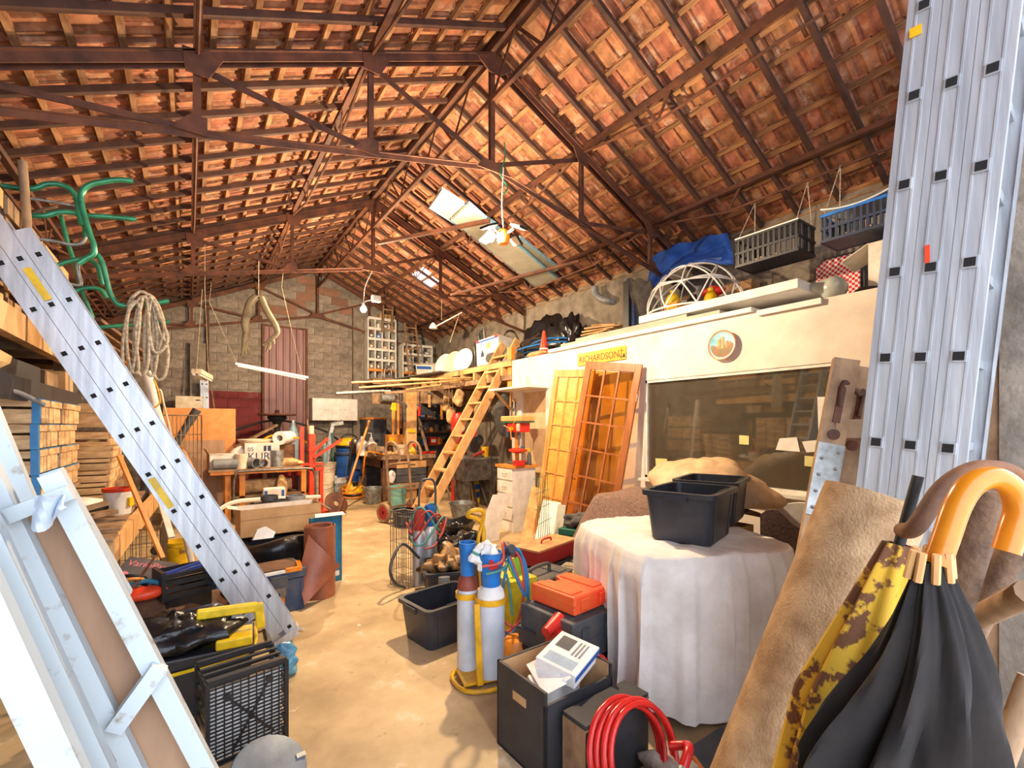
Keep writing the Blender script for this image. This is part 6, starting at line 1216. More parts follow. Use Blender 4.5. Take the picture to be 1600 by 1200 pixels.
RZc = -1.57
case('dark_tool_case', 'big dark grey tool case under the red case', 'case', (1.94, 2.16, .24), .10, .42, .44, .25, m_dcase, latches=2)
case('dark_tool_case', 'dark case lying flat at the bottom of the pile', 'case', (1.93, 2.17, 0), .05, .43, .45, .235, m_black, handle=False)
case('red_tool_case', 'bright red notched power tool case on the dark case', 'case', (1.96, 2.17, .50), .12 - PI / 2 + 1.57, .34, .36, .11, m_redtop, notch=True, handle=False, latches=2)
rb_ = thing('red_metal_box', 'dark red metal tool box with a flat dusty lid', 'tool box', (2.75, 3.38, .36), rz=.27); MB().bx(-.31, .31, -.14, .14, 0, .13).build('body', m_redd, rb_, bevel=.004); MB().bx(-.315, .315, -.145, .145, .13, .15).build('lid', M('dusty_lid', (206, 158, 104), (190, 120, 84), rough=.6), rb_, bevel=.004); MB().tube(curve([(-.08, 0, .15), (-.06, 0, .18), (.06, 0, .18), (.09, .01, .15)]), .009, 6).build('handle', m_redd, rb_)
case('support_case', 'dark grey case under the red metal box', 'case', (2.72, 3.40, 0), .27, .6, .34, .34, m_dcase)
gcz = case('green_drill_case', 'green power drill case with a red latch on the pile', 'case', (3.42, 3.62, .42), .35, .40, .34, .11, m_green, trim=m_green, latches=1)
MB().bx(-.15, -.11, -.19, -.165, .02, .09).build('red_latch', m_red, gcz); MB().bx(.02, .17, -.178, -.17, .03, .085).build('printed_label', m_paper, gcz)
case('dark_tool_case', 'flat black case beneath the green drill case', 'case', (3.44, 3.62, .32), .3, .38, .34, .095, m_black)
case('red_tool_case', 'dark red case at the foot of the green case pile', 'case', (3.42, 3.64, 0), .3, .42, .36, .315, m_redd)
one('tool_bag', 'black tool bag slumped on the green drill case', 'bag', MB().blob((3.40, 3.62, .60), (.42, .3, .15), n=36, m=20, amp=.25, seed=43, flat=.54, crump=.04), m_cloth)
c_a = case('grey_drill_case', 'dark drill case with a carry handle standing behind the red case', 'case', (2.22, 2.84, .32), .22, .60, .30, .13, m_dcase); MB().tube(curve([(-.1, -.02, .13), (-.09, -.02, .19), (.11, -.02, .19), (.12, -.02, .13)]), .014, 8).build('carry_handle', m_dcase, c_a)
case('support_case', 'black case supporting the drill case with the carry handle', 'case', (2.22, 2.86, 0), .2, .56, .34, .315, m_black)
case('grey_drill_case', 'grey-green tool case beside the dust sheet', 'case', (2.58, 2.82, .25), .5, .40, .28, .17, M('sage_plastic', (122, 130, 116), (150, 140, 116), rough=.6))
case('support_case', 'low grey case under the grey-green one', 'case', (2.59, 2.83, 0), .5, .40, .28, .245, m_dcase)
c_b = case('grey_drill_case', 'dark green-grey case with orange stickers near the glazed door', 'case', (3.05, 3.02, .28), .4, .42, .34, .12, m_dcase); MB().bx(-.1, .12, -.06, .02, .127, .130).build('orange_sticker', m_redor, c_b)
case('support_case', 'charcoal case under the one with orange stickers', 'case', (3.06, 3.03, 0), .4, .42, .34, .275, m_black)
one('orange_cloth', 'red-orange cloth scrap on the grey-green case', 'cloth', MB().blob((2.64, 2.78, .46), (.16, .12, .08), amp=.3, seed=44, flat=.428), m_redor)
one('yellow_packet', 'small yellow packet on the grey-green case', 'packet', MB().bar((2.50, 2.76, .435), (2.60, 2.73, .44), .05, .012), m_yel)
one('blue_strap_roll', 'bright blue strap between the red case and the dust sheet', 'strap', MB().tube(curve([(2.16, 2.30, .48), (2.19, 2.26, .56), (2.20, 2.24, .50), (2.19, 2.22, .40), (2.18, 2.2, .02)]), .016, 8), m_blue)
bgc = case('beige_case', 'beige plastic case squeezed beside the dust sheet', 'case', (2.22, 2.44, .0), 1.2, .28, .14, .42, M('beige_plastic', (176, 158, 132), (150, 140, 124), rough=.55), latches=1)
one('lemon_carton', 'yellow carton with holes behind the welding cart', 'carton', MB().bx(1.82, 2.05, 2.62, 2.85, 0, .52), plastic('lemon_card', (226, 210, 50)), bevel=.006)
one('green_folder', 'green paper folder tucked in the yellow carton', 'folder', MB().slab([(1.88, 2.66, .5), (2.06, 2.74, .5), (2.04, 2.80, .64), (1.86, 2.74, .62)], .006), plastic('folder_green', (120, 180, 50)))
one('orange_pot', 'orange round pot behind the welding cart wheels', 'pot', MB().lathe([(0, 0), (.09, 0), (.11, .08), (.1, .2), (.07, .24), (0, .24)], 18, (1.72, 2.42, 0)), m_orange)
case('small_dark_case', 'small dark case standing between the carton and the red case', 'case', (1.80, 2.30, 0), .1, .16, .2, .34, m_dcase, latches=1, handle=False)
one('red_spout', 'red plastic spout lying at the carton edge', 'spout', MB().cyl((1.64, 2.02, .44), (1.78, 2.06, .47), .03, 10, .045).bx(1.70, 1.80, 2.0, 2.1, .0, .44), m_red)
one('red_bag', 'red and black bag on the floor beside the dust sheet', 'bag', MB().blob((1.87, 1.84, .16), (.16, .16, .34), amp=.2, seed=46, flat=0), m_red)
one('grey_bundle', 'grey bundle of conduit standing behind the floor tub', 'conduit', MB().cyl((1.78, 3.55, 0), (1.80, 3.60, .3), .05, 10), m_grey)
# --- black box with papers
bo = thing('open_black_box', 'open black wooden box full of leaflets and packaging', 'box', (1.50, 1.78, 0), rz=.03); L_, D_, Hh, th = .44, .37, .42, .014
m_bbox = M('black_stained_plywood', (52, 52, 56), (38, 38, 42), rough=.6, scale=8, bump=.05)
for nm, b in (('front_wall', (-L_ / 2, L_ / 2, -D_ / 2, -D_ / 2 + th, 0, Hh - .06)), ('back_wall', (-L_ / 2, L_ / 2, D_ / 2 - th, D_ / 2, 0, Hh)), ('side_wall', (-L_ / 2, -L_ / 2 + th, -D_ / 2, D_ / 2, 0, Hh)), ('side_wall', (L_ / 2 - th, L_ / 2, -D_ / 2, D_ / 2, 0, Hh)), ('bottom', (-L_ / 2, L_ / 2, -D_ / 2, D_ / 2, 0, th))): MB().bx(*b).build(nm, m_bbox, bo)
for nm, b in (('lining', (-L_ / 2 + th, -L_ / 2 + th + .004, -D_ / 2 + th, D_ / 2 - th, .05, Hh - .005)), ('lining', (L_ / 2 - th - .004, L_ / 2 - th, -D_ / 2 + th, D_ / 2 - th, .05, Hh - .005)), ('lining', (-L_ / 2 + th, L_ / 2 - th, D_ / 2 - th - .004, D_ / 2 - th, .05, Hh - .005))): MB().bx(*b).build(nm, m_card, bo)
MB().bx(-L_ / 2 - .003, -L_ / 2, -.05, .05, Hh - .13, Hh - .09).build('hand_slot', m_card, bo)
fillb = MB().bx(1.32, 1.69, 1.63, 1.94, .02, .30); one('packing_paper', 'crumpled white packing paper filling the black box', 'paper', MB().blob((1.5, 1.78, .2), (.30, .24, .36), n=36, m=20, amp=.15, seed=48, flat=.02, crump=.05), m_paper)
bk_ = thing('boxed_manual', 'white appliance carton with a blue edge lying on the packing paper', 'carton', (1.58, 1.77, .39), rot=(.15, -.12, .35)); MB().bx(-.14, .13, -.11, .11, 0, .07).build('body', m_paper, bk_, bevel=.003); MB().bx(-.14, .13, -.112, -.11, .035, .06).build('blue_band', m_textbl, bk_); MB().bx(.0, .1, .0, .08, .0705, .0715).build('grey_picture', m_dcase, bk_); MB().bx(-.12, -.05, -.08, .08, .0705, .0715).build('print_block', M('pale_blue_print', (170, 190, 206)), bk_)
for k in range(3): MB().bx(-.02, .1, -.03 - .02 * k, -.02 - .02 * k, .0705, .0713).build('text_line', m_grey, bk_)
one('leaflet', 'white leaflet sticking out of the black box', 'leaflet', MB().slab([(1.34, 1.66, .36), (1.44, 1.62, .40), (1.50, 1.84, .43), (1.40, 1.88, .39)], .003), m_paper)
one('leaflet', 'orange and blue printed leaflet beside the white appliance carton', 'leaflet', MB().slab([(1.42, 1.64, .39), (1.47, 1.62, .42), (1.50, 1.74, .43), (1.45, 1.76, .40)], .003), M('printed_leaflet', (230, 232, 236), (60, 130, 190), rough=.5, scale=40, lo=.36, hi=.42))
lbx = thing('lower_black_box', 'black drawer box standing before the open black box', 'box', (1.58, 1.50, 0), rz=.03); MB().bx(-.21, .21, -.07, .07, 0, .33).build('body', m_bbox, lbx); MB().bx(-.212, .212, -.073, -.07, .305, .312).bx(-.213, -.209, -.07, .07, .0, .31).build('worn_edge', m_woodo, lbx)
# red hose coil
rh = thing('red_hose_coil', 'thick coil of glossy red hose leaning on the black box', 'hose', (1.50, 1.37, 0)); m_rh = M('glossy_red_hose', (214, 44, 36), (180, 30, 28), rough=.25)
for i in range(5):
    R_ = .205 - .012 * (i % 3); ce = V((.05 + .012 * i, -.015 * i - .01, .19)); tl = Matrix.Rotation(-.38, 3, 'X')
    MB().tube([ce + tl @ V((R_ * math.cos(a), 0, R_ * math.sin(a))) for a in [k * PI / 18 for k in range(36)]], .0135, 8, closed=True).build('hose_turn', m_rh, rh)
MB().tube(curve([(.22, -.1, .2), (.26, -.16, .22), (.22, -.2, .24), (.15, -.22, .2)]), .02, 8).build('hose_end', m_rh, rh); MB().cyl((.15, -.22, .2), (.06, -.25, .16), .024, 10).build('coupling', m_galv, rh)
# dusty black motor and oddments at the bottom edge
mo = thing('dusty_motor', 'dusty dark round machine housing at the bottom edge', 'machine', (1.38, 1.13, 0)); MB().lathe([(0, 0), (.13, 0), (.15, .06), (.15, .16), (.12, .21), (.05, .235), (0, .24)], 26).build('housing', m_dcase, mo)
for k in range(6): MB().bx(-.03 + .012 * k, -.025 + .012 * k, .05, .11, .205 - .002 * k, .222).build('vent_fin', m_hole, mo)
MB().tube(curve([(.1, -.08, .22), (.02, -.14, .27), (-.06, -.18, .25), (-.12, -.22, .16)]), .028, 10).build('flex_pipe', m_galv, mo)
one('blue_grip', 'dark blue tool grip at the bottom edge', 'tool', MB().blob((1.56, 1.06, .14), (.2, .1, .08), amp=.1, seed=51).bx(1.5, 1.62, 1.02, 1.1, 0, .12), m_navy)
one('red_funnel_top', 'red plastic cap among the oddments on the floor', 'cap', MB().lathe([(0, 0), (.05, 0), (.055, .03), (.03, .06), (0, .065)], 16, (1.76, 1.10, .10)).cyl((1.76, 1.10, 0), (1.76, 1.10, .10), .045, 12), m_red)
one('clear_bag', 'crinkled clear plastic bag of fittings before the dust sheet', 'bag', MB().blob((1.78, 1.32, .06), (.26, .2, .14), n=18, m=8, amp=.4, seed=52, flat=0), M('clear_crinkled_film', (206, 196, 180), (130, 120, 108), rough=.15, bump=.6, bscale=20))
one('screwdriver', 'orange-handled screwdriver lying on the floor oddments', 'screwdriver', MB().cyl((1.86, 1.18, .06), (1.90, 1.27, .07), .016, 8).cyl((1.90, 1.27, .07), (1.96, 1.42, .05), .005, 6), m_orange)
one('grey_tile', 'grey slate slab on the floor under the dust sheet hem', 'slab', MB().bx(1.9, 2.4, 1.02, 1.36, 0, .03), m_dcase)
# --- tall aluminium ladder by the pier
P0r = V((1.9295, .4595, 2.9405)); Ur = V((-.0079, .02275, -.27896)); nr_ = V((0, -1, -.0815)).normalized()
nr_ = V((.10, -.99, 0)); nr_ = (nr_ - Ur.normalized() * nr_.dot(Ur.normalized())).normalized()
tl_ = alu_ladder('tall_ladder', 'tall triple aluminium ladder standing against the cement pier', P0r, Ur, nr_, V((.36, .02, 0)), 0, 10.5, [(0, -2.5, 10.5), (.088, -2.2, 10.4), (.176, -2.0, 10.3)], rail_d=.086)
MB().bar(P0r + V((-.0125, -.0, -.06)) + nr_ * -.02, P0r + V((-.0125, 0, -.09)) + nr_ * -.02, .004, .03, up=nr_).build('yellow_dot', m_yelor, tl_, world=True)
MB().bar(P0r + Ur * 2.75 + nr_ * .075 - V((.0125, 0, 0)), P0r + Ur * 2.95 + nr_ * .08 - V((.0125, 0, 0)), .003, .012, up=nr_).build('orange_paint', m_redor, tl_, world=True)
# --- old wooden stepladder
def pz(px, py, Z): return at(px, py, Z=Z)
sl = thing('wooden_stepladder', 'old folded wooden stepladder with rusty iron hinges', 'stepladder', at(1240, 1000, Z=1.8)); sl.location.z = 0
A, B = pz(1322, 562, 1.78), pz(1252, 935, 1.72); d = (B - A); A2, B2 = pz(1352, 575, 1.86), pz(1290, 900, 1.80); d2_ = B2 - A2
Bf = A + d * (A.z / -d.z); B2f = A2 + d2_ * (A2.z / -d2_.z)
vn = V((-.79, -.61, 0))
s1 = MB().bar(A, Bf, .085, .028, up=vn).build('front_stile', m_woodo, sl, world=True); s2 = MB().bar(A2, B2f, .075, .028, up=vn).build('rear_stile', m_woodo, sl, world=True)
off = V((.30, -.25, 0))
MB().bar(A + off, Bf + off, .085, .028, up=vn).build('front_stile', m_woodo, sl, world=True)
for k in range(1, 7): c = A + (Bf - A) * (k / 7); MB().bar(c, c + off, .03, .07).build('tread', m_woodo, sl, world=True)
fo = vn * .018
MB().bar(A + d * .36 + fo, A + d * .66 + fo, .088, .006, up=vn).build('zinc_plate', m_galv, s1, world=True)
MB().tube(curve([A + d * .20 + fo * 1.2 + V((0, 0, 0)), A + d * .10 + fo * 1.3, (A + A2) / 2 + V((0, 0, -.12)) + fo * 1.5, A2 + d2_ * .12 + fo * 1.3, A2 + d2_ * .24 + fo * 1.2]), .009, 8).build('iron_hinge', m_rust, sl, world=True)
MB().bar(A + d * .12 + fo, A + d * .27 + fo, .024, .006, up=vn).build('hinge_strap', m_rust, s1, world=True); MB().bar(A2 + d2_ * .12 + fo, A2 + d2_ * .3 + fo, .022, .006, up=vn).build('hinge_strap', m_rust, s2, world=True)
for (P_, D_2, f, par) in ((A, d, .32, s1), (A, d, .72, s1), (A2, d2_, .38, s2), (A2, d2_, .78, s2), (A, d, .98, s1)): q = P_ + D_2 * f + fo; MB().lathe([(.016, 0), (.02, 0), (.02, .004), (.008, .006), (0, .004)], 14, q, vn.to_track_quat('Z', 'Y').to_matrix()).build('bolt', m_rust, par, world=True)
for i in range(8): q = A + d * (.39 + .034 * i) + fo * 1.25 + V((0, 0, 0)) + (d.cross(vn)).normalized() * (.025 if i % 2 else -.025); MB().lathe([(0, .004), (.007, .001), (.007, -.004)], 8, q, vn.to_track_quat('Z', 'Y').to_matrix()).build('rivet', m_steel, s1, world=True)
# --- beige felt roll leaning
ra, rbm = V((1.40, .425, 1.42)), V((1.185, .575, .766)); dr = (rbm - ra).normalized(); rbot = ra + dr * (ra.z / -dr.z) 
cr_ = thing('carpet_roll', 'wide roll of beige felt leaning in the near corner', 'carpet roll', rbot)
q1 = dr.orthogonal().normalized(); q2 = dr.cross(q1)
LL = (rbot - ra).length - .06
MB().sheet(lambda u, v: ra + dr * LL * v + (q1 * math.cos(u * 2 * PI * 2.3) + q2 * math.sin(u * 2 * PI * 2.3)) * (.118 - .016 * u * 2.3), 84, 2, .007).build('rolled_felt', m_carpet, cr_, world=True)
# --- umbrellas and sticks
um = thing('black_umbrella', 'black umbrella with a honey-coloured crook handle', 'umbrella', at(1440, 1190, Z=.5))
hp = [(1463, 882), (1478, 840), (1496, 790), (1518, 758), (1550, 746), (1579, 761), (1591, 795), (1582, 830), (1572, 862)]
MB().tube(curve([at(a, b, Z=.50) for a, b in hp], 6), .0120, 18).build('crook_handle', m_honey, um, world=True)
ua, ub = at(1455, 876, Z=.50), at(1418, 1290, Z=.56); ud = ub - ua; un = ud.normalized(); uq1 = V((.79, -.6, 0)); uq1 = (uq1 - un * uq1.dot(un)).normalized(); uq2 = un.cross(uq1)
MB().cyl(at(1464, 876, Z=.5), ub + un * .5, .006, 8).build('shaft', m_honey, um, world=True)
def umbr(u, v):
    a = 2 * PI * u; w = .012 + .078 * min(1, v * 1.5) ** .9 * (1 - .25 * max(0, v - .6)); pl = 1 + (.10 + .20 * min(1, v * 2)) * math.cos(8 * a + 2.2 * v + .5 * math.sin(7 * v)) + .07 * math.sin(19 * a + 11 * v)
    return ua + ud * v * 1.15 + (uq1 * math.cos(a) * 1.0 + uq2 * math.sin(a) * .6) * w * pl + uq1 * (.012 * math.sin(6 * v) - .012 * v)
MB().sheet(umbr, 96, 34, .002, True).build('canopy', m_umb, um, world=True)
for k in range(8):
    a = 2 * PI * k / 8 + .2; MB().cyl(ua + (uq1 * math.cos(a) + uq2 * math.sin(a) * .6) * .017 - un * .012, ua + (uq1 * math.cos(a) + uq2 * math.sin(a) * .6) * .022 + un * .02, .004, 6).build('rib_tip', m_wood, um, world=True)
u2 = thing('patterned_umbrella', 'folded yellow and brown patterned umbrella behind the black one', 'umbrella', at(1360, 1190, Z=.66)); va, vb = at(1405, 850, Z=.66), at(1296, 1240, Z=.70); vd = vb - va; vn_ = vd.normalized(); w1 = (V((.79, -.6, 0)) - vn_ * V((.79, -.6, 0)).dot(vn_)).normalized(); w2 = vn_.cross(w1)
MB().sheet(lambda u, v: va + vd * v * 1.1 + (w1 * math.cos(2 * PI * u) + w2 * math.sin(2 * PI * u) * .5) * (.020 + .056 * min(1, v * 1.8)) * (1 + .16 * math.cos(14 * PI * u)), 56, 16, .002, True).build('canopy', m_umby, u2, world=True)
MB().cyl(va + vn_ * .1, va - vn_ * .10, .007, 8).build('shaft', m_rubber, u2, world=True)
MB().tube(curve([va - vn_ * .02, at(1432, 822, Z=.62), at(1474, 762, Z=.62), at(1524, 733, Z=.62), at(1578, 738, Z=.62), at(1606, 772, Z=.62), at(1610, 800, Z=.62)]), .011, 14).build('dark_crook', m_woodd, u2, world=True)
for i, (a, b, Za, Zb, r, m, lb) in enumerate(((( 1547, 762), (1488, 965), .62, .68, .020, m_bark, 'thick peeling stick inside the umbrella crook'), ((1582, 860), (1525, 975), .72, .76, .018, m_bark, 'rough stick farther right of the peeling one'), ((1610, 925), (1490, 985), .60, .80, .016, m_woodo, 'stick crossing low behind the umbrellas'), ((1612, 1060), (1560, 1200), .62, .62, .014, m_woodo, 'bare stick at the bottom edge behind the black umbrella'))):
    A_, B_ = at(*a, Z=Za), at(*b, Z=Zb); D3 = B_ - A_; E_ = A_ + D3 * (A_.z / -D3.z) if i in (0, 1, 3) else B_
    one('walking_stick', lb, 'stick', MB().tube(curve([A_, A_ + (E_ - A_) * .4 + V((.006, 0, 0)), E_]), r, 10), m)
one('orange_batten', 'orange batten standing behind the tall ladder', 'batten', MB().bar((2.32, .50, 0), (2.315, .445, 1.9), .03, .02), m_orange_wood)
one('steel_rule', 'drilled steel strip standing behind the tall ladder', 'strip', MB().bar((2.30, .56, 0), (2.30, .52, 2.0), .05, .012), m_steel)
sc = thing('umbrella_bin', 'dark tall bin holding the umbrellas and sticks', 'bin', (.92, .18, 0)); MB().lathe([(0, 0), (.17, 0), (.20, .55), (.19, .55), (.16, .02), (0, .02)], 20).build('body', m_woodd, sc)
# =================================================================== lamps (their own light)
def bulb_light(name, loc, watt, r):
    l = bpy.data.lights.new(name, 'POINT'); l.energy = watt; l.color = LAMP_WARM; l.shadow_soft_size = r
    o = bpy.data.objects.new(name, l); COL.objects.link(o); o.location = loc; return o
m_bulb = bpy.data.materials.new('lit_bulb_glass'); m_bulb.use_nodes = True; n_ = m_bulb.node_tree.nodes; l_ = m_bulb.node_tree.links; n_.remove(n_['Principled BSDF'])
em_ = n_.new('ShaderNodeEmission'); em_.inputs[0].default_value = (1, .80, .48, 1); em_.inputs[1].default_value = 40; tr_ = n_.new('ShaderNodeBsdfTransparent'); ad_ = n_.new('ShaderNodeAddShader')
l_.new(em_.outputs[0], ad_.inputs[0]); l_.new(tr_.outputs[0], ad_.inputs[1]); l_.new(ad_.outputs[0], n_['Material Output'].inputs[0])
L1 = at(766, 369, y=3.93); L2 = at(568, 483, y=7.75)
# =================================================================== on the loft and hanging from the roof
LZ = 2.70
# insulation slabs on the wall top
for i, (x0, x1, y0, y1, z0, z1, m, lb) in enumerate(((4.46, 4.95, 2.35, 5.45, 2.702, 2.75, m_paper, 'lowest white insulation board along the loft edge'), (4.50, 5.0, 2.7, 5.2, 2.752, 2.80, m_foam, 'middle insulation board along the loft edge'), (4.52, 5.1, 3.1, 4.9, 2.802, 2.84, m_foam, 'upper thin insulation board along the loft edge'), (4.50, 5.25, 1.95, 3.75, 2.842, 2.93, m_sheet, 'thick grey-white slab under the wire dome'))):
    one('insulation_board', lb, 'board', MB().bx(x0, x1, y0, y1, z0, z1), m, bevel=.006)
for i in range(5): one('cardboard_scrap', '%s cardboard sheet of the crooked pile behind the insulation' % ('lowest', 'second', 'third', 'fourth', 'top')[i], 'cardboard', MB().box((4.80, 4.72 - .03 * i, 2.855 + .022 * i), (.34, .5, .016), Matrix.Rotation(.25 * (i - 2), 3, 'Z') @ Matrix.Rotation(.05 * (i - 2), 3, 'Y')), m_sack if i % 2 else m_card)
# geodesic dome frame
DC = at(1085, 476, x=5.0); DR = .56
dm = thing('wire_dome', 'white geodesic dome frame standing on the loft slab', 'dome frame', (DC.x, DC.y, 2.935)); m_wt = M('white_tube', (238, 238, 236), (216, 216, 214), rough=.35)
ico = []; g = (1 + 5 ** .5) / 2
iv = [V(p).normalized() for p in ((-1, g, 0), (1, g, 0), (-1, -g, 0), (1, -g, 0), (0, -1, g), (0, 1, g), (0, -1, -g), (0, 1, -g), (g, 0, -1), (g, 0, 1), (-g, 0, -1), (-g, 0, 1))]
th_ = math.atan(1 / g); RotI = Matrix.Rotation(PI / 2 - math.atan(g), 3, 'X'); iv = [RotI @ p for p in iv]
ed = [(i, j) for i in range(12) for j in range(i) if (iv[i] - iv[j]).length < 1.1]
mids = {}
pts_ = list(iv)
for i, j in ed: mids[(i, j)] = len(pts_); pts_.append(((iv[i] + iv[j]) / 2).normalized())
ge = lambda i, j: mids.get((i, j), mids.get((j, i)))
edges = set()
for i, j in ed: edges.add((i, ge(i, j))); edges.add((ge(i, j), j))
for i in range(12):
    for j in range(i):
        for k in range(j):
            if ge(i, j) and ge(j, k) and ge(i, k): a, b, c = ge(i, j), ge(j, k), ge(i, k); edges |= {(a, b), (b, c), (a, c)}
SC = V((DR, DR, DR * 1.05))
for a, b in edges:
    pa, pb = pts_[a], pts_[b]
    if min(pa.z, pb.z) < -.12: continue
    arc = [((pa * (1 - t) + pb * t).normalized()) for t in (0, .25, .5, .75, 1)]
    MB().tube([V((p.x * SC.x, p.y * SC.y, max(0, p.z) * SC.z + .015)) for p in arc], .0085, 6).build('strut', m_wt, dm)
MB().tube([(DR * math.cos(a), DR * math.sin(a), .012) for a in [k * PI / 20 for k in range(40)]], .010, 6, closed=True).build('base_hoop', m_wt, dm)
MB().tube([(DR * .86 * math.cos(a), DR * .86 * math.sin(a), .30) for a in [k * PI / 20 for k in range(40)]], .008, 6, closed=True).build('middle_hoop', m_wt, dm)
# things inside and behind the dome
for i, (dx, dy, s, m, lb) in enumerate(((-.12, .22, (.16, .2, .3), m_yel, 'yellow canister inside the wire dome'), (.1, -.15, (.18, .16, .28), m_yel, 'second yellow canister nearer the open end of the dome'), (.2, -.12, (.2, .3, .12), m_red, 'red cap-shaped thing inside the dome'), (.05, .05, (.2, .18, .24), m_black, 'black container in the middle of the dome'), (.25, .1, (.2, .22, .38), m_grey, 'grey hose drum at the back of the dome'))):
    t = thing('dome_contents', lb, 'container', (DC.x + dx, DC.y + dy, 2.935 + (.22 if i == 2 else 0))); MB().blob((0, 0, s[2] / 2), s, amp=.08, seed=60 + i, flat=0).build('body', m, t); MB().cyl((0, 0, s[2] * .9), (0, 0, s[2] * 1.08), s[0] * .2, 10).build('cap', m, t)
one('white_stool', 'small stool with an orange top inside the dome', 'stool', MB().bx(DC.x - .2, DC.x - .02, DC.y + .1, DC.y + .3, 3.06, 3.09).cyl((DC.x - .18, DC.y + .12, 2.935), (DC.x - .18, DC.y + .12, 3.06), .012, 6).cyl((DC.x - .04, DC.y + .28, 2.935), (DC.x - .04, DC.y + .28, 3.06), .012, 6).cyl((DC.x - .04, DC.y + .12, 2.935), (DC.x - .04, DC.y + .12, 3.06), .012, 6).cyl((DC.x - .18, DC.y + .28, 2.935), (DC.x - .18, DC.y + .28, 3.06), .012, 6), m_orange)
# tarpaulin over and behind the dome
tp = [[(1018, 405), (1040, 388), (1075, 380), (1105, 372), (1130, 364), (1140, 378)], [(1015, 425), (1045, 402), (1080, 398), (1108, 392), (1133, 388), (1145, 398)], [(1010, 450), (1035, 425), (1070, 405), (1100, 400), (1128, 404), (1143, 412)], [(1008, 478), (1022, 455), (1040, 430), (1060, 415), (1085, 410), (1110, 410)]]
def tarp(u, v):
    j = min(2, int(v * 3)); fv = v * 3 - j; i = min(4, int(u * 5)); fu = u * 5 - i
    def P_(a, b): q = tp[a][b]; return at(q[0], q[1], x=5.45 - .32 * (a / 3.0) + .06 * ((a + b) % 2))
    p = (P_(j, i) * (1 - fu) + P_(j, i + 1) * fu) * (1 - fv) + (P_(j + 1, i) * (1 - fu) + P_(j + 1, i + 1) * fu) * fv
    return p + V((.02 * math.sin(17 * u + 5 * v), 0, .015 * math.sin(23 * u + 9 * v)))
one('blue_tarpaulin', 'folded blue tarpaulin slumped over the wire dome', 'tarpaulin', MB().sheet(tarp, 40, 24, .02), m_tarp)
one('tarp_stack', 'pile of boxes behind the dome carrying the tarpaulin', 'boxes', MB().bx(5.5, 5.7, 2.9, 3.9, 2.702, 3.35), m_card)
# clothes and boards stood on end beside the dome
for i, (px, w_, z1, m, lb) in enumerate(((978, .05, 3.62, m_black, 'tall black board stood on end on the loft'), (984, .08, 3.58, m_jean, 'blue folded textile stood between the boards'), (993, .06, 3.45, m_navy, 'navy board stood beside the blue textile'))):
    q = at(px, 470, x=5.0 + .06 * i); one('upright_board', lb, 'board', MB().bx(q.x, q.x + .3, q.y - w_, q.y + w_, 2.702, z1), m)
q = at(1003, 430, x=5.0); one('draped_jacket', 'grey jacket draped over the upright boards', 'jacket', MB().sheet(lambda u, v: (q.x - .05 + .22 * v + .03 * math.sin(9 * u), q.y + .22 - .40 * u, 3.62 - .72 * v * (.7 + .3 * math.sin(2.5 * u + .5)) - .12 * u + .02 * math.sin(13 * u)), 14, 14, .02), m_cloth)
q = at(950, 460, x=5.35); one('loft_carton', 'brown open carton tilted behind the upright boards', 'carton', MB().box((q.x, q.y, 2.95), (.3, .5, .42), Matrix.Rotation(.15, 3, 'X')), m_card)
q = at(935, 460, x=5.6); one('vent_pipe', 'grey elbow pipe with a white collar at the loft wall', 'pipe', MB().tube(curve([at(929, 448, x=5.6), at(930, 458, x=5.6), at(938, 466, x=5.6), at(950, 470, x=5.62), V((5.74, at(952, 470, x=5.62).y, at(952, 470, x=5.62).z))]), .055, 12), m_grey)
q = at(893, 490, x=5.0); one('bin_bag', 'shiny black bin bag standing at the end of the insulation boards', 'bag', MB().blob((q.x, q.y, 2.98), (.32, .40, .75), n=40, m=24, amp=.3, seed=71, flat=2.702, crump=.07), m_blackbag)
# loft clutter beyond the office
one('bin_bag', 'broad heap of dark bags at the back of the loft', 'bag', MB().blob((5.34, 6.5, 2.80), (.45, 1.5, 1.6), n=48, m=26, amp=.35, seed=72, flat=2.702, crump=.10, freq=6), m_blackbag)
for i in range(9):
    R_ = .42 + .05 * math.sin(i * 1.7); c = V((5.05 + .05 * math.sin(i), 6.05 + .1 * math.cos(i * 2.3), 2.73 + .035 * i))
    one('water_pipe_coil', '%s turn from below in the black and blue pipe coil on the loft' % ('first', 'second', 'third', 'fourth', 'fifth', 'sixth', 'seventh', 'eighth', 'ninth')[i], 'pipe coil', MB().tube([c + V((R_ * math.cos(a), R_ * 1.35 * math.sin(a), .02 * math.sin(2 * a + i))) for a in [k * PI / 14 for k in range(28)]], .014, 7, closed=True), m_blue if i % 2 else m_rubber, group='pipe coils on the loft')
cn = thing('traffic_cone', 'orange and white traffic cone at the loft edge', 'cone', (4.62, at(850, 540, x=4.62).y, 2.702)); MB().lathe([(.09, .02), (.075, .1), (.06, .1), (0, .1)], 18).lathe([(.07, .12), (.02, .4), (0, .4)], 18).build('cone', m_redor, cn); MB().lathe([(.073, .1), (.048, .24), (0, .24)], 18).build('white_band', m_paper, cn); MB().bx(-.11, .11, -.11, .11, 0, .02).build('foot', m_redor, cn)
one('folded_sacks', 'folded tan sacks hanging over the loft edge by the cone', 'sacks', MB().blob((4.55, at(838, 552, x=4.55).y, 2.74), (.16, .5, .09), amp=.3, seed=74), m_sack)
one('grey_hose_ring', 'grey ribbed hose ring at the loft edge behind the ladder', 'hose', MB().tube(curve([(4.6, 6.55, 2.74), (4.75, 6.7, 2.84), (4.7, 6.9, 2.80), (4.58, 6.8, 2.75)], 6, True), .03, 8, closed=True), m_grey)
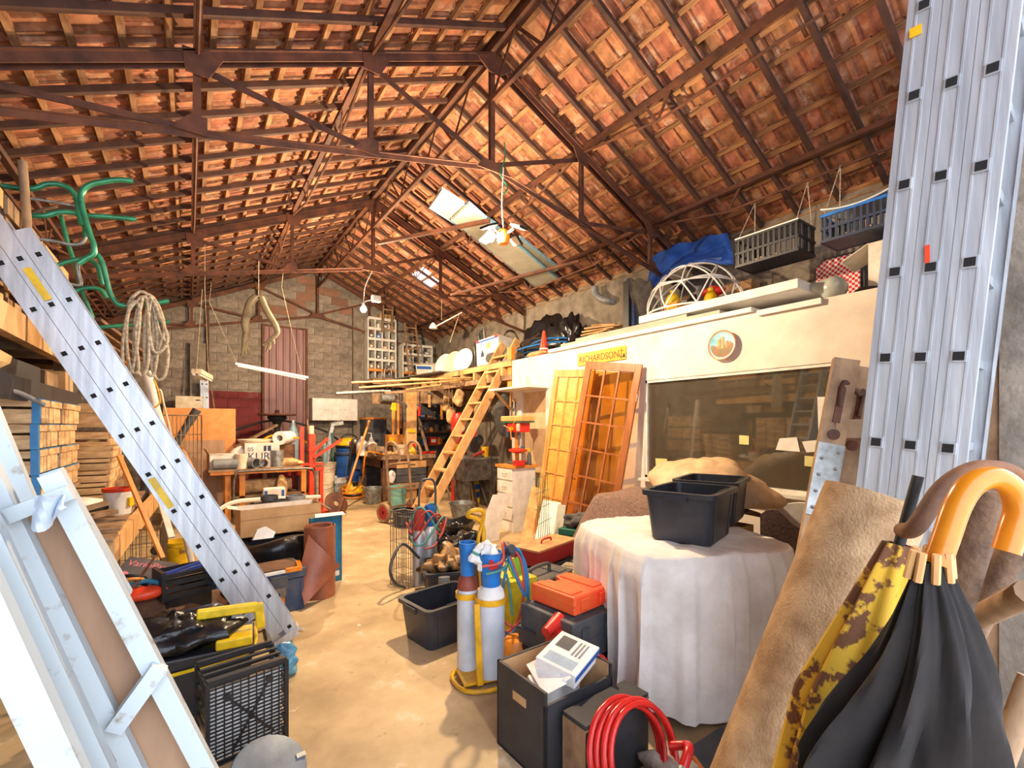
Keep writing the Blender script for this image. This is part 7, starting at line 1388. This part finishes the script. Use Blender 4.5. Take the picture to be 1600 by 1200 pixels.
one('orange_pole', 'thin brown pole leaning over the pipe coil', 'pole', MB().cyl(at(808, 545, x=4.8), at(852, 515, x=5.3), .013, 6), m_rust)
pb = thing('paint_carton', 'big white carton printed with a blue ship, tilted on the loft', 'carton', at(775, 540, x=4.95), rot=(-.12, .05, .25)); pb.location.z = 2.75
MB().bx(-.22, .22, -.30, .30, 0, .55).build('body', m_cardw, pb, bevel=.004)
MB().bx(-.223, -.22, -.28, .28, .49, .52).build('blue_stripe', m_textbl, pb); MB().prism([(-.05, 0), (.05, 0), (.01, .13), (-.01, .13)], .002, (-.2225, .14, .20), (0, -1, 0), (0, 0, 1)).build('ship_mark', m_text, pb); text('lettering', 'Traditions', m_textbl, pb, (-.2225, -.06, .24), .09, (PI / 2, 0, -PI / 2)); MB().bx(-.223, -.22, -.08, .02, .33, .44).build('brown_tape', m_card, pb); MB().bx(-.223, -.22, -.30, -.2, .5, .55).build('red_corner', m_textr, pb); MB().bx(-.223, -.22, .22, .30, .5, .55).build('red_corner', m_textr, pb)
pb2 = thing('paint_carton', 'white and blue carton lying open on the loft near the rack', 'carton', at(672, 552, x=4.75), rot=(.1, -.25, .3)); pb2.location.z = 2.78; MB().bx(-.16, .16, -.28, .28, 0, .30).build('body', m_cardw, pb2); MB().bx(-.163, -.16, -.25, .25, .2, .27).build('blue_print', m_textbl, pb2); MB().bx(-.163, -.16, -.28, -.0, .0, .1).build('red_print', m_textr, pb2)
for i in range(5):
    R_ = .46 - .045 * i; c = V((4.98, 8.2 + .09 * i, 2.72 + R_)); one('cable_duct_ring', '%s hoop of the standing grey duct coil on the loft' % ('outermost', 'second', 'third', 'fourth', 'innermost')[i], 'duct', MB().tube([c + V((.35 * R_ * math.cos(a), R_ * math.cos(a) * .75, R_ * math.sin(a))) for a in [k * PI / 14 for k in range(28)]], .022, 8, closed=True), m_galv if i % 2 == 0 else m_greyd, group='duct coil on the loft')
for i in range(3): one('white_disc', '%s white round panel leaning on the duct coil' % ('nearest', 'middle', 'farthest')[i], 'panel', MB().lathe([(0, 0), (.26, 0), (.26, .02), (0, .02)], 28, (4.72, 8.55 + .45 * i, 2.97), Matrix.Rotation(-PI / 2 + .3, 3, 'Y') @ Matrix.Rotation(.3, 3, 'X')), m_sheet if i != 1 else m_cream)
one('blue_sack', 'blue crumpled sack behind the printed carton', 'sack', MB().blob((5.15, 7.75, 2.95), (.4, .5, .5), amp=.3, seed=76, flat=2.726), m_tarp)
one('dark_sack', 'dark textile sack between the duct coil and the printed carton', 'sack', MB().blob((4.9, 7.6, 2.88), (.4, .6, .34), amp=.3, seed=77, flat=2.726), m_cloth)
one('red_shelf_tray', 'red tray on the loft deck near the rack', 'tray', MB().bx(4.55, 4.85, 9.6, 10.1, 2.726, 2.78), m_red)
one('tin_sheet', 'grey folded tin sheet lying along the loft edge', 'sheet', MB().bar((4.2, 10.9, 2.72), (4.5, 8.9, 2.75), .35, .02), m_galv)
one('mixer_fitting', 'chrome pipe fitting on the loft edge by the rack', 'fitting', MB().tube(curve([at(600, 590, y=11.2), at(602, 576, y=11.2), at(610, 574, y=11.2), at(612, 588, y=11.2)]), .035, 8).bx(3.95, 4.15, 11.15, 11.3, 2.726, 2.85), m_steel)
# pigeonhole racks at the gable
def rack(name, label, x0, x1, z0, z1, y, cols, rows):
    t = thing(name, label, 'rack', ((x0 + x1) / 2, y, z0)); X = (x0 + x1) / 2
    for i in range(cols + 1): x = x0 + (x1 - x0) * i / cols - X; MB().bx(x - .015, x + .015, 0, .3, 0, z1 - z0).build('upright', m_white, t)
    for k in range(rows + 1): z = (z1 - z0) * k / rows; MB().bx(x0 - X, x1 - X, -.012, .3, z - .012, z + .05).build('shelf_board', m_orange_wood if k < 2 else m_white, t)
    MB().bx(x0 - X, x1 - X, .29, .3, 0, z1 - z0).build('back_panel', m_dcase, t)
    rr = random.Random(int(x0 * 10))
    for i in range(cols):
        for k in range(rows):
            if rr.random() < .6:
                x = x0 + (x1 - x0) * (i + .5) / cols; z = z0 + (z1 - z0) * k / rows + .05; w = (x1 - x0) / cols * rr.uniform(.35, .6); h = (z1 - z0) / rows * rr.uniform(.3, .55)
                o = thing('rack_item', 'small stored thing, %s column and %s row from below, %s' % (('first', 'second', 'third', 'fourth')[i], ('first', 'second', 'third', 'fourth', 'fifth', 'sixth')[k], label.split(' at')[0]), 'stored item', (x, y + .1, z)); MB().bx(-w / 2, w / 2, -.07, .07, 0, h).build('box', rr.choice([m_card, m_cardw, m_dcase, m_red, m_galv, m_blue, m_woodo]), o, bevel=.006)
                MB().bx(-w * .3, w * .3, -.073, -.07, h * .3, h * .7).build('paper_label', m_paper, o)
    return t
rack('pigeonhole_rack', 'tall white pigeonhole rack at the gable wall', 3.70, 4.42, 2.73, 4.30, 11.62, 4, 6)
rack('pigeonhole_rack', 'lower white pigeonhole rack at the corner of the loft', 4.62, 5.45, 2.73, 3.72, 11.62, 3, 4)
for i in range(2): one('rack_carton', ('small carton', 'second carton')[i] + ' on top of the tall pigeonhole rack', 'carton', MB().bx(4.0 + .22 * i, 4.18 + .22 * i, 11.64, 11.84, 4.352, 4.46), m_card)
def wood_ladder(name, label, a, b, wid, n):
    a, b, wid = V(a), V(b), V(wid); t = thing(name, label, 'ladder', b)
    for s in (0, 1): MB().bar(a + wid * s, b + wid * s, .035, .05).build('stile', m_woodo, t, world=True)
    for k in range(n): c = a + (b - a) * ((k + .6) / n); MB().bar(c, c + wid, .03, .03).build('rung', m_woodo, t, world=True)
wood_ladder('loft_wood_ladder', 'short grey wooden ladder leaning on the tall pigeonhole rack', at(599, 477, y=11.45), at(597, 518, y=11.35), (.24, 0, 0), 4)
wood_ladder('loft_wood_ladder', 'longer grey wooden ladder leaning across the lower rack', at(632, 505, y=11.4), V((4.5, 10.9, 2.73)), (.30, 0, 0), 8)
# ---- hung under the roof
def hang_crate(name, label, c, L, Wd, H, m, sag, top, rim):
    t = thing(name, label, 'crate', c)
    MB().bx(-Wd / 2, Wd / 2, -L / 2, L / 2, 0, .008).build('bottom', m, t)
    for sx in (-1, 1):
        for k in range(12): y = -L / 2 + (k + .5) * L / 12; MB().bx(sx * Wd / 2 - .005, sx * Wd / 2 + .005, y - L / 40, y + L / 90, 0, H).build('side_slat', m, t)
        for z in (.008, H * .5, H): MB().bx(sx * Wd / 2 - .009, sx * Wd / 2 + .009, -L / 2, L / 2, z - .012, z + .012).build('side_rail', rim if z == H else m, t)
    for sy in (-1, 1):
        for k in range(7): x = -Wd / 2 + (k + .5) * Wd / 7; MB().bx(x - Wd / 24, x + Wd / 50, sy * L / 2 - .005, sy * L / 2 + .005, 0, H).build('end_slat', m, t)
        for z in (.008, H * .5, H): MB().bx(-Wd / 2, Wd / 2, sy * L / 2 - .009, sy * L / 2 + .009, z - .012, z + .012).build('end_rail', rim if z == H else m, t)
    MB().sheet(lambda u, v: (-Wd * .55 + Wd * 1.1 * u, -L * .5 + L * v, H + .02 + sag * (2 * v - 1) ** 2 - .0 * u), 4, 14, .012).build('lid_board', m_whitebl, t)
    for sx in (-1, 1):
        for sy in (-1, 1): MB().cyl((sx * Wd / 2, sy * L * .46, H), (.13, sy * L * .42, top - c[2]), .005, 6).build('rope', m_rope, t)
    mb = MB(); rr = random.Random(5)
    for k in range(90): mb.blob((rr.uniform(-.45, .45) * Wd, rr.uniform(-.46, .46) * L, .02 + rr.uniform(0, .04)), (.03, .03, .024), n=6, m=4, amp=.05, seed=k)
    o = mb.build('snail_shells', m_snail, t); o['kind'] = 'stuff'; return t
p = at(1211, 412, x=4.95); hang_crate('hanging_crate', 'black slatted crate of shells roped to the purlin, beside the dome', (4.92, 2.36, 3.27), .62, .34, .28, M('navy_black_plastic', (26, 32, 50), (20, 24, 36), rough=.45), .0, 4.02, m_black)
hang_crate('hanging_crate', 'navy slatted crate with a blue rim roped to the purlin by the tall ladder', (4.92, 1.58, 3.27), .56, .34, .24, M('slate_blue_plastic', (48, 64, 96), (38, 50, 76), rough=.45), .05, 4.06, plastic('rim_blue', (40, 120, 220)))
# far end of loft above the window: board with gingham, glass float, duct, cartons
gb = thing('ironing_board', 'red gingham covered board leaning on the loft wall', 'board', at(1308, 450, x=5.6)); gb.location.z = 2.702
m_ging = bpy.data.materials.new('red_gingham'); m_ging.use_nodes = True; n_ = m_ging.node_tree.nodes; l_ = m_ging.node_tree.links; ck = n_.new('ShaderNodeTexChecker'); ck.inputs['Scale'].default_value = 38; ck.inputs[1].default_value = lin((206, 40, 52)) + (1,); ck.inputs[2].default_value = lin((236, 226, 224)) + (1,); tcn = n_.new('ShaderNodeTexCoord'); l_.new(tcn.outputs['Object'], ck.inputs[0]); l_.new(ck.outputs[0], n_['Principled BSDF'].inputs['Base Color']); n_['Principled BSDF'].inputs['Roughness'].default_value = .9
hh = at(1308, 402, x=5.6).z - 2.702
MB().prism([(-.2, 0), (.2, 0), (.2, hh * .9), (.12, hh), (-.12, hh), (-.2, hh * .9)], .03, (0, 0, 0), (0, 1, 0), (0, 0, 1)).build('cover', m_ging, gb); MB().prism([(-.23, 0), (.23, 0), (.23, hh * .92), (.14, hh + .03), (-.14, hh + .03), (-.23, hh * .92)], .02, (.032, 0, 0), (0, 1, 0), (0, 0, 1)).build('frame', m_dcase, gb)
q = at(1302, 464, x=4.75); one('pale_float', 'pale round float with a tapered neck on the loft edge', 'float', MB().lathe([(0, 0), (.06, .01), (.10, .06), (.11, .12), (.08, .18), (.04, .26), (.02, .32), (0, .32)], 22, (q.x, q.y - .1, 2.80), Matrix.Rotation(-1.25, 3, 'X')), M('pale_green_glass', (190, 196, 186), (160, 166, 158), rough=.2))
MB_d = MB().tube([V((5.15, 1.5 + .035 * k, 2.78 + .0 * k)) for k in range(24)], [.07 if k % 2 else .06 for k in range(24)], 14); one('blue_duct', 'ribbed bright blue duct lying on the loft', 'duct', MB_d, m_blue)
one('white_carton', 'tall white carton with a torn flap beside the tall ladder', 'carton', MB().bx(4.9, 5.3, 1.22, 1.55, 2.702, 3.20).slab([(4.9, 1.55, 3.2), (5.3, 1.55, 3.2), (5.28, 1.78, 3.08), (4.92, 1.76, 3.1)], .006), m_cardw)
one('green_bottle', 'green glass bottle neck beside the dome', 'bottle', MB().lathe([(0, 0), (.07, 0), (.075, .12), (.03, .24), (.025, .34), (0, .34)], 16, (5.45, at(1180, 450, x=5.45).y, 2.702)), M('green_glass', (60, 130, 104), (40, 100, 80), rough=.15))
one('white_slab', 'bright white plaster slab end lying on the loft edge', 'slab', MB().slab([(4.46, 1.75, 2.702), (4.46, 2.30, 2.702), (4.78, 2.34, 2.76), (4.78, 1.8, 2.72)], .05), m_paper)
one('black_cable', 'black cable arched along the loft edge by the float', 'cable', MB().tube(curve([at(1330, 462, x=4.7), at(1345, 452, x=4.75), at(1368, 449, x=4.8), at(1390, 452, x=4.85)]), .014, 7), m_rubber)
# ---- foam boards stored in the truss
def foam(label, q, z):
    t = thing('foam_board', label, 'foam board', at(*q[0], z=z)); P4 = [at(a, b, z=z) for a, b in q]; MB().slab(P4, .035).build('face', m_foam, t, world=True)
    c_ = sum(P4, V()) / 4
    for i in (0, 2): a_, b_ = P4[i], P4[(i + 1) % 4]; MB().bar(a_ + V((0, 0, .018)), b_ + V((0, 0, .018)), .012, .04).build('blue_edge', m_foamb, t, world=True)
    return t
foam('short pale foam board at the ridge end of the stored boards', ((690, 298), (775, 352), (752, 376), (671, 325)), 4.12)
foam('long pale foam board lying across the truss behind the lamp', ((733, 320), (872, 438), (838, 449), (706, 344)), 4.07)
foam('narrow blue-edged foam board beside the long one', ((812, 372), (873, 420), (862, 432), (800, 382)), 4.16)
for i in range(2): one('hanger_bar', ('rusty bar carrying the ridge end of the foam boards', 'rusty bar carrying the eave end of the foam boards')[i], 'bar', MB().bar(at((590, 700)[i], (380, 462)[i], z=4.03), at((765, 905)[i], (345, 408)[i], z=4.03), .04, .04), m_rust)
# ---- hanging lamp cluster
lc = thing('lamp_cluster', 'hanging work-lamp cluster with one lit bulb', 'lamp', L1 + V((.16, 0, .05))); LC = lc.location.copy()
MB().lathe([(0, -.09), (.05, -.09), (.065, -.06), (.065, .03), (.03, .06), (0, .06)], 16).build('orange_hub', m_orange, lc)
for k, a in enumerate((.4, 1.9, 3.4, 4.9)):
    arm = V((math.cos(a), math.sin(a), 0)); MB().bar(arm * .05, arm * .14 + V((0, 0, .02)), .02, .02).build('arm', m_greyd, lc)
    pn = MB().box(arm * .22 + V((0, 0, .02)), (.15, .12, .025), Matrix.Rotation(a, 3, 'Z') @ Matrix.Rotation(.45, 3, 'Y')).build('lamp_panel', m_black, lc, bevel=.006)
    MB().box(arm * .22 + Matrix.Rotation(a, 3, 'Z') @ Matrix.Rotation(.45, 3, 'Y') @ V((0, 0, -.015)) + V((0, 0, .02)), (.12, .09, .006), Matrix.Rotation(a, 3, 'Z') @ Matrix.Rotation(.45, 3, 'Y')).build('diffuser', m_cream, pn)
MB().tube(curve([(0, 0, .05), (-.02, 0, .3), (0, 0, chord_z(RX) - LC.z)]), .006, 6).build('flex', m_white, lc); MB().tube(curve([(0, 0, .42), (.05, 0, .5), (-.03, .01, .62), (.02, 0, .8), (.01, 0, .95)]), .007, 6).build('green_cord', m_gpipe, lc)
MB().cyl(L1 - LC + V((0, 0, .10)), L1 - LC + V((0, 0, .045)), .02, 10).bar(L1 - LC + V((0, 0, .10)), (0, 0, .03), .012, .012).build('socket', m_black, lc)
MB().lathe([(0, -.055), (.03, -.05), (.048, -.02), (.048, .01), (.03, .04), (.016, .055), (0, .055)], 18, L1 - LC).build('bulb', m_bulb, lc)
o = bulb_light('bulb_glow', L1, LAMP1_W, .05); o.parent = lc; o.location = L1 - LC + V((0, 0, -.0))
lc2 = thing('bulb_pendant', 'single lit bulb hanging from the far truss', 'lamp', L2 + V((0, 0, .09))); Q = lc2.location.copy()
MB().lathe([(0, -.055), (.03, -.05), (.048, -.02), (.048, .01), (.03, .04), (.016, .055), (0, .055)], 18, L2 - Q).build('bulb', m_bulb, lc2); MB().cyl((0, 0, -.03), (0, 0, .03), .022, 10).build('socket', m_black, lc2)
MB().tube(curve([(0, 0, .03), (.03, 0, .3), (RX - Q.x, 0, chord_z(RX) - Q.z)]), .005, 6).build('flex', m_white, lc2); MB().box((.22, .02, .12), (.14, .08, .1)).build('junction_box', m_grey, lc2); MB().bar((0, 0, .03), (.2, .02, .12), .012, .012).build('arm', m_greyd, lc2)
o = bulb_light('bulb_glow', L2, LAMP2_W, .05); o.parent = lc2; o.location = L2 - Q
# ---- tube lights and gloves hanging before the gable
tl1 = thing('tube_light', 'unlit white tube light hanging on long strings before the plum door', 'tube light', at(422, 580, y=9.5)); T0 = tl1.location.copy(); a_, b_ = at(367, 568, y=9.5), at(481, 590, y=9.7)
MB().bar(a_, b_, .05, .04).build('batten', m_white, tl1, world=True); MB().cyl(a_ + V((.04, 0, -.04)), b_ + V((-.04, 0, -.04)), .014, 8).build('tube', m_paper, tl1, world=True)
for e, tx in ((a_, (327, 472)), (b_, (440, 448))): MB().tube([e + V((.03 if e is a_ else -.1, 0, 0)), at(*tx, y=8.6), at(tx[0] + 3, tx[1] - 30, y=7.85)], .004, 5).build('string', m_rope, tl1, world=True)
tl2 = thing('tube_light', 'short unlit tube light seen end-on before the pilaster', 'tube light', at(317, 586, y=9.0)); a_, b_ = at(307, 580, y=8.6), at(326, 590, y=9.4)
MB().bar(a_, b_, .13, .07).build('batten', m_cream, tl2, world=True)
for s in (-.035, .035): MB().cyl(a_ + V((s, 0, -.05)), b_ + V((s, 0, -.05)), .018, 8).build('tube', m_paper, tl2, world=True)
MB().tube([a_, at(316, 452, y=8.5)], .004, 5).tube([b_, at(320, 452, y=8.5), V((at(320, 452, y=8.5).x, 8.5, zr(at(320, 452, y=8.5).x) + .12))], .004, 5).build('string', m_rope, tl2, world=True)
yg = 7.7
gl = thing('hung_gloves', 'pair of long work gloves hanging from the far truss chord', 'gloves', at(403, 470, y=yg))
def glove(pts, wds, nm):
    mb = MB(); c = curve([at(a, b, y=yg) for a, b in pts], 5); n = len(c); rad = [wds[0] + (wds[1] - wds[0]) * math.sin(PI * min(1, .25 + .7 * i / (n - 1))) for i in range(n)]
    mb.tube(c, rad, 10); return mb.build(nm, m_leather, gl, world=True)
g1 = glove([(400, 464), (392, 472), (387, 488), (383, 505), (385, 520), (381, 535)], (.03, .06), 'glove')
g2 = glove([(408, 464), (414, 480), (422, 495), (430, 508), (433, 520), (424, 530)], (.025, .05), 'glove')
for g_, tips in ((g1, ((378, 545), (378, 556), (384, 554), (389, 550))), (g2, ((410, 540), (416, 550), (420, 546), (428, 538)))):
    st_ = (381, 533) if g_ is g1 else (424, 528)
    for tp_ in tips: MB().tube([at(*st_, y=yg), at((st_[0] + tp_[0]) / 2 + 1, (st_[1] + tp_[1]) / 2, y=yg), at(*tp_, y=yg)], [.03, .022, .014], 8).build('finger', m_leather, g_, world=True)
MB().cyl(at(404, 408, y=yg), at(404, 464, y=yg), .006, 6).cyl(at(397, 463, y=yg), at(410, 463, y=yg), .012, 6).build('hook', m_rope, gl, world=True)
# spotlight arm on the loft side
sp = thing('spot_arm', 'white spot lamp on a long rod slung under the far roof slope', 'lamp', at(690, 505, y=9.0)); MB().tube([at(677, 512, y=9.2), at(700, 500, y=9.0), at(722, 488, y=8.8)], .014, 6).build('rod', m_white, sp, world=True); MB().lathe([(.02, .08), (.05, .05), (.09, -.02), (.085, -.05), (0, -.05)], 16, at(677, 510, y=9.2)).build('shade', m_paper, sp, world=True); MB().cyl(at(690, 500, y=9.0), at(690, 480, y=9.0) + V((0, 0, .4)), .006, 5).cyl(at(718, 490, y=8.8), at(703, 535, y=8.8), .008, 5).build('string', m_rope, sp, world=True)
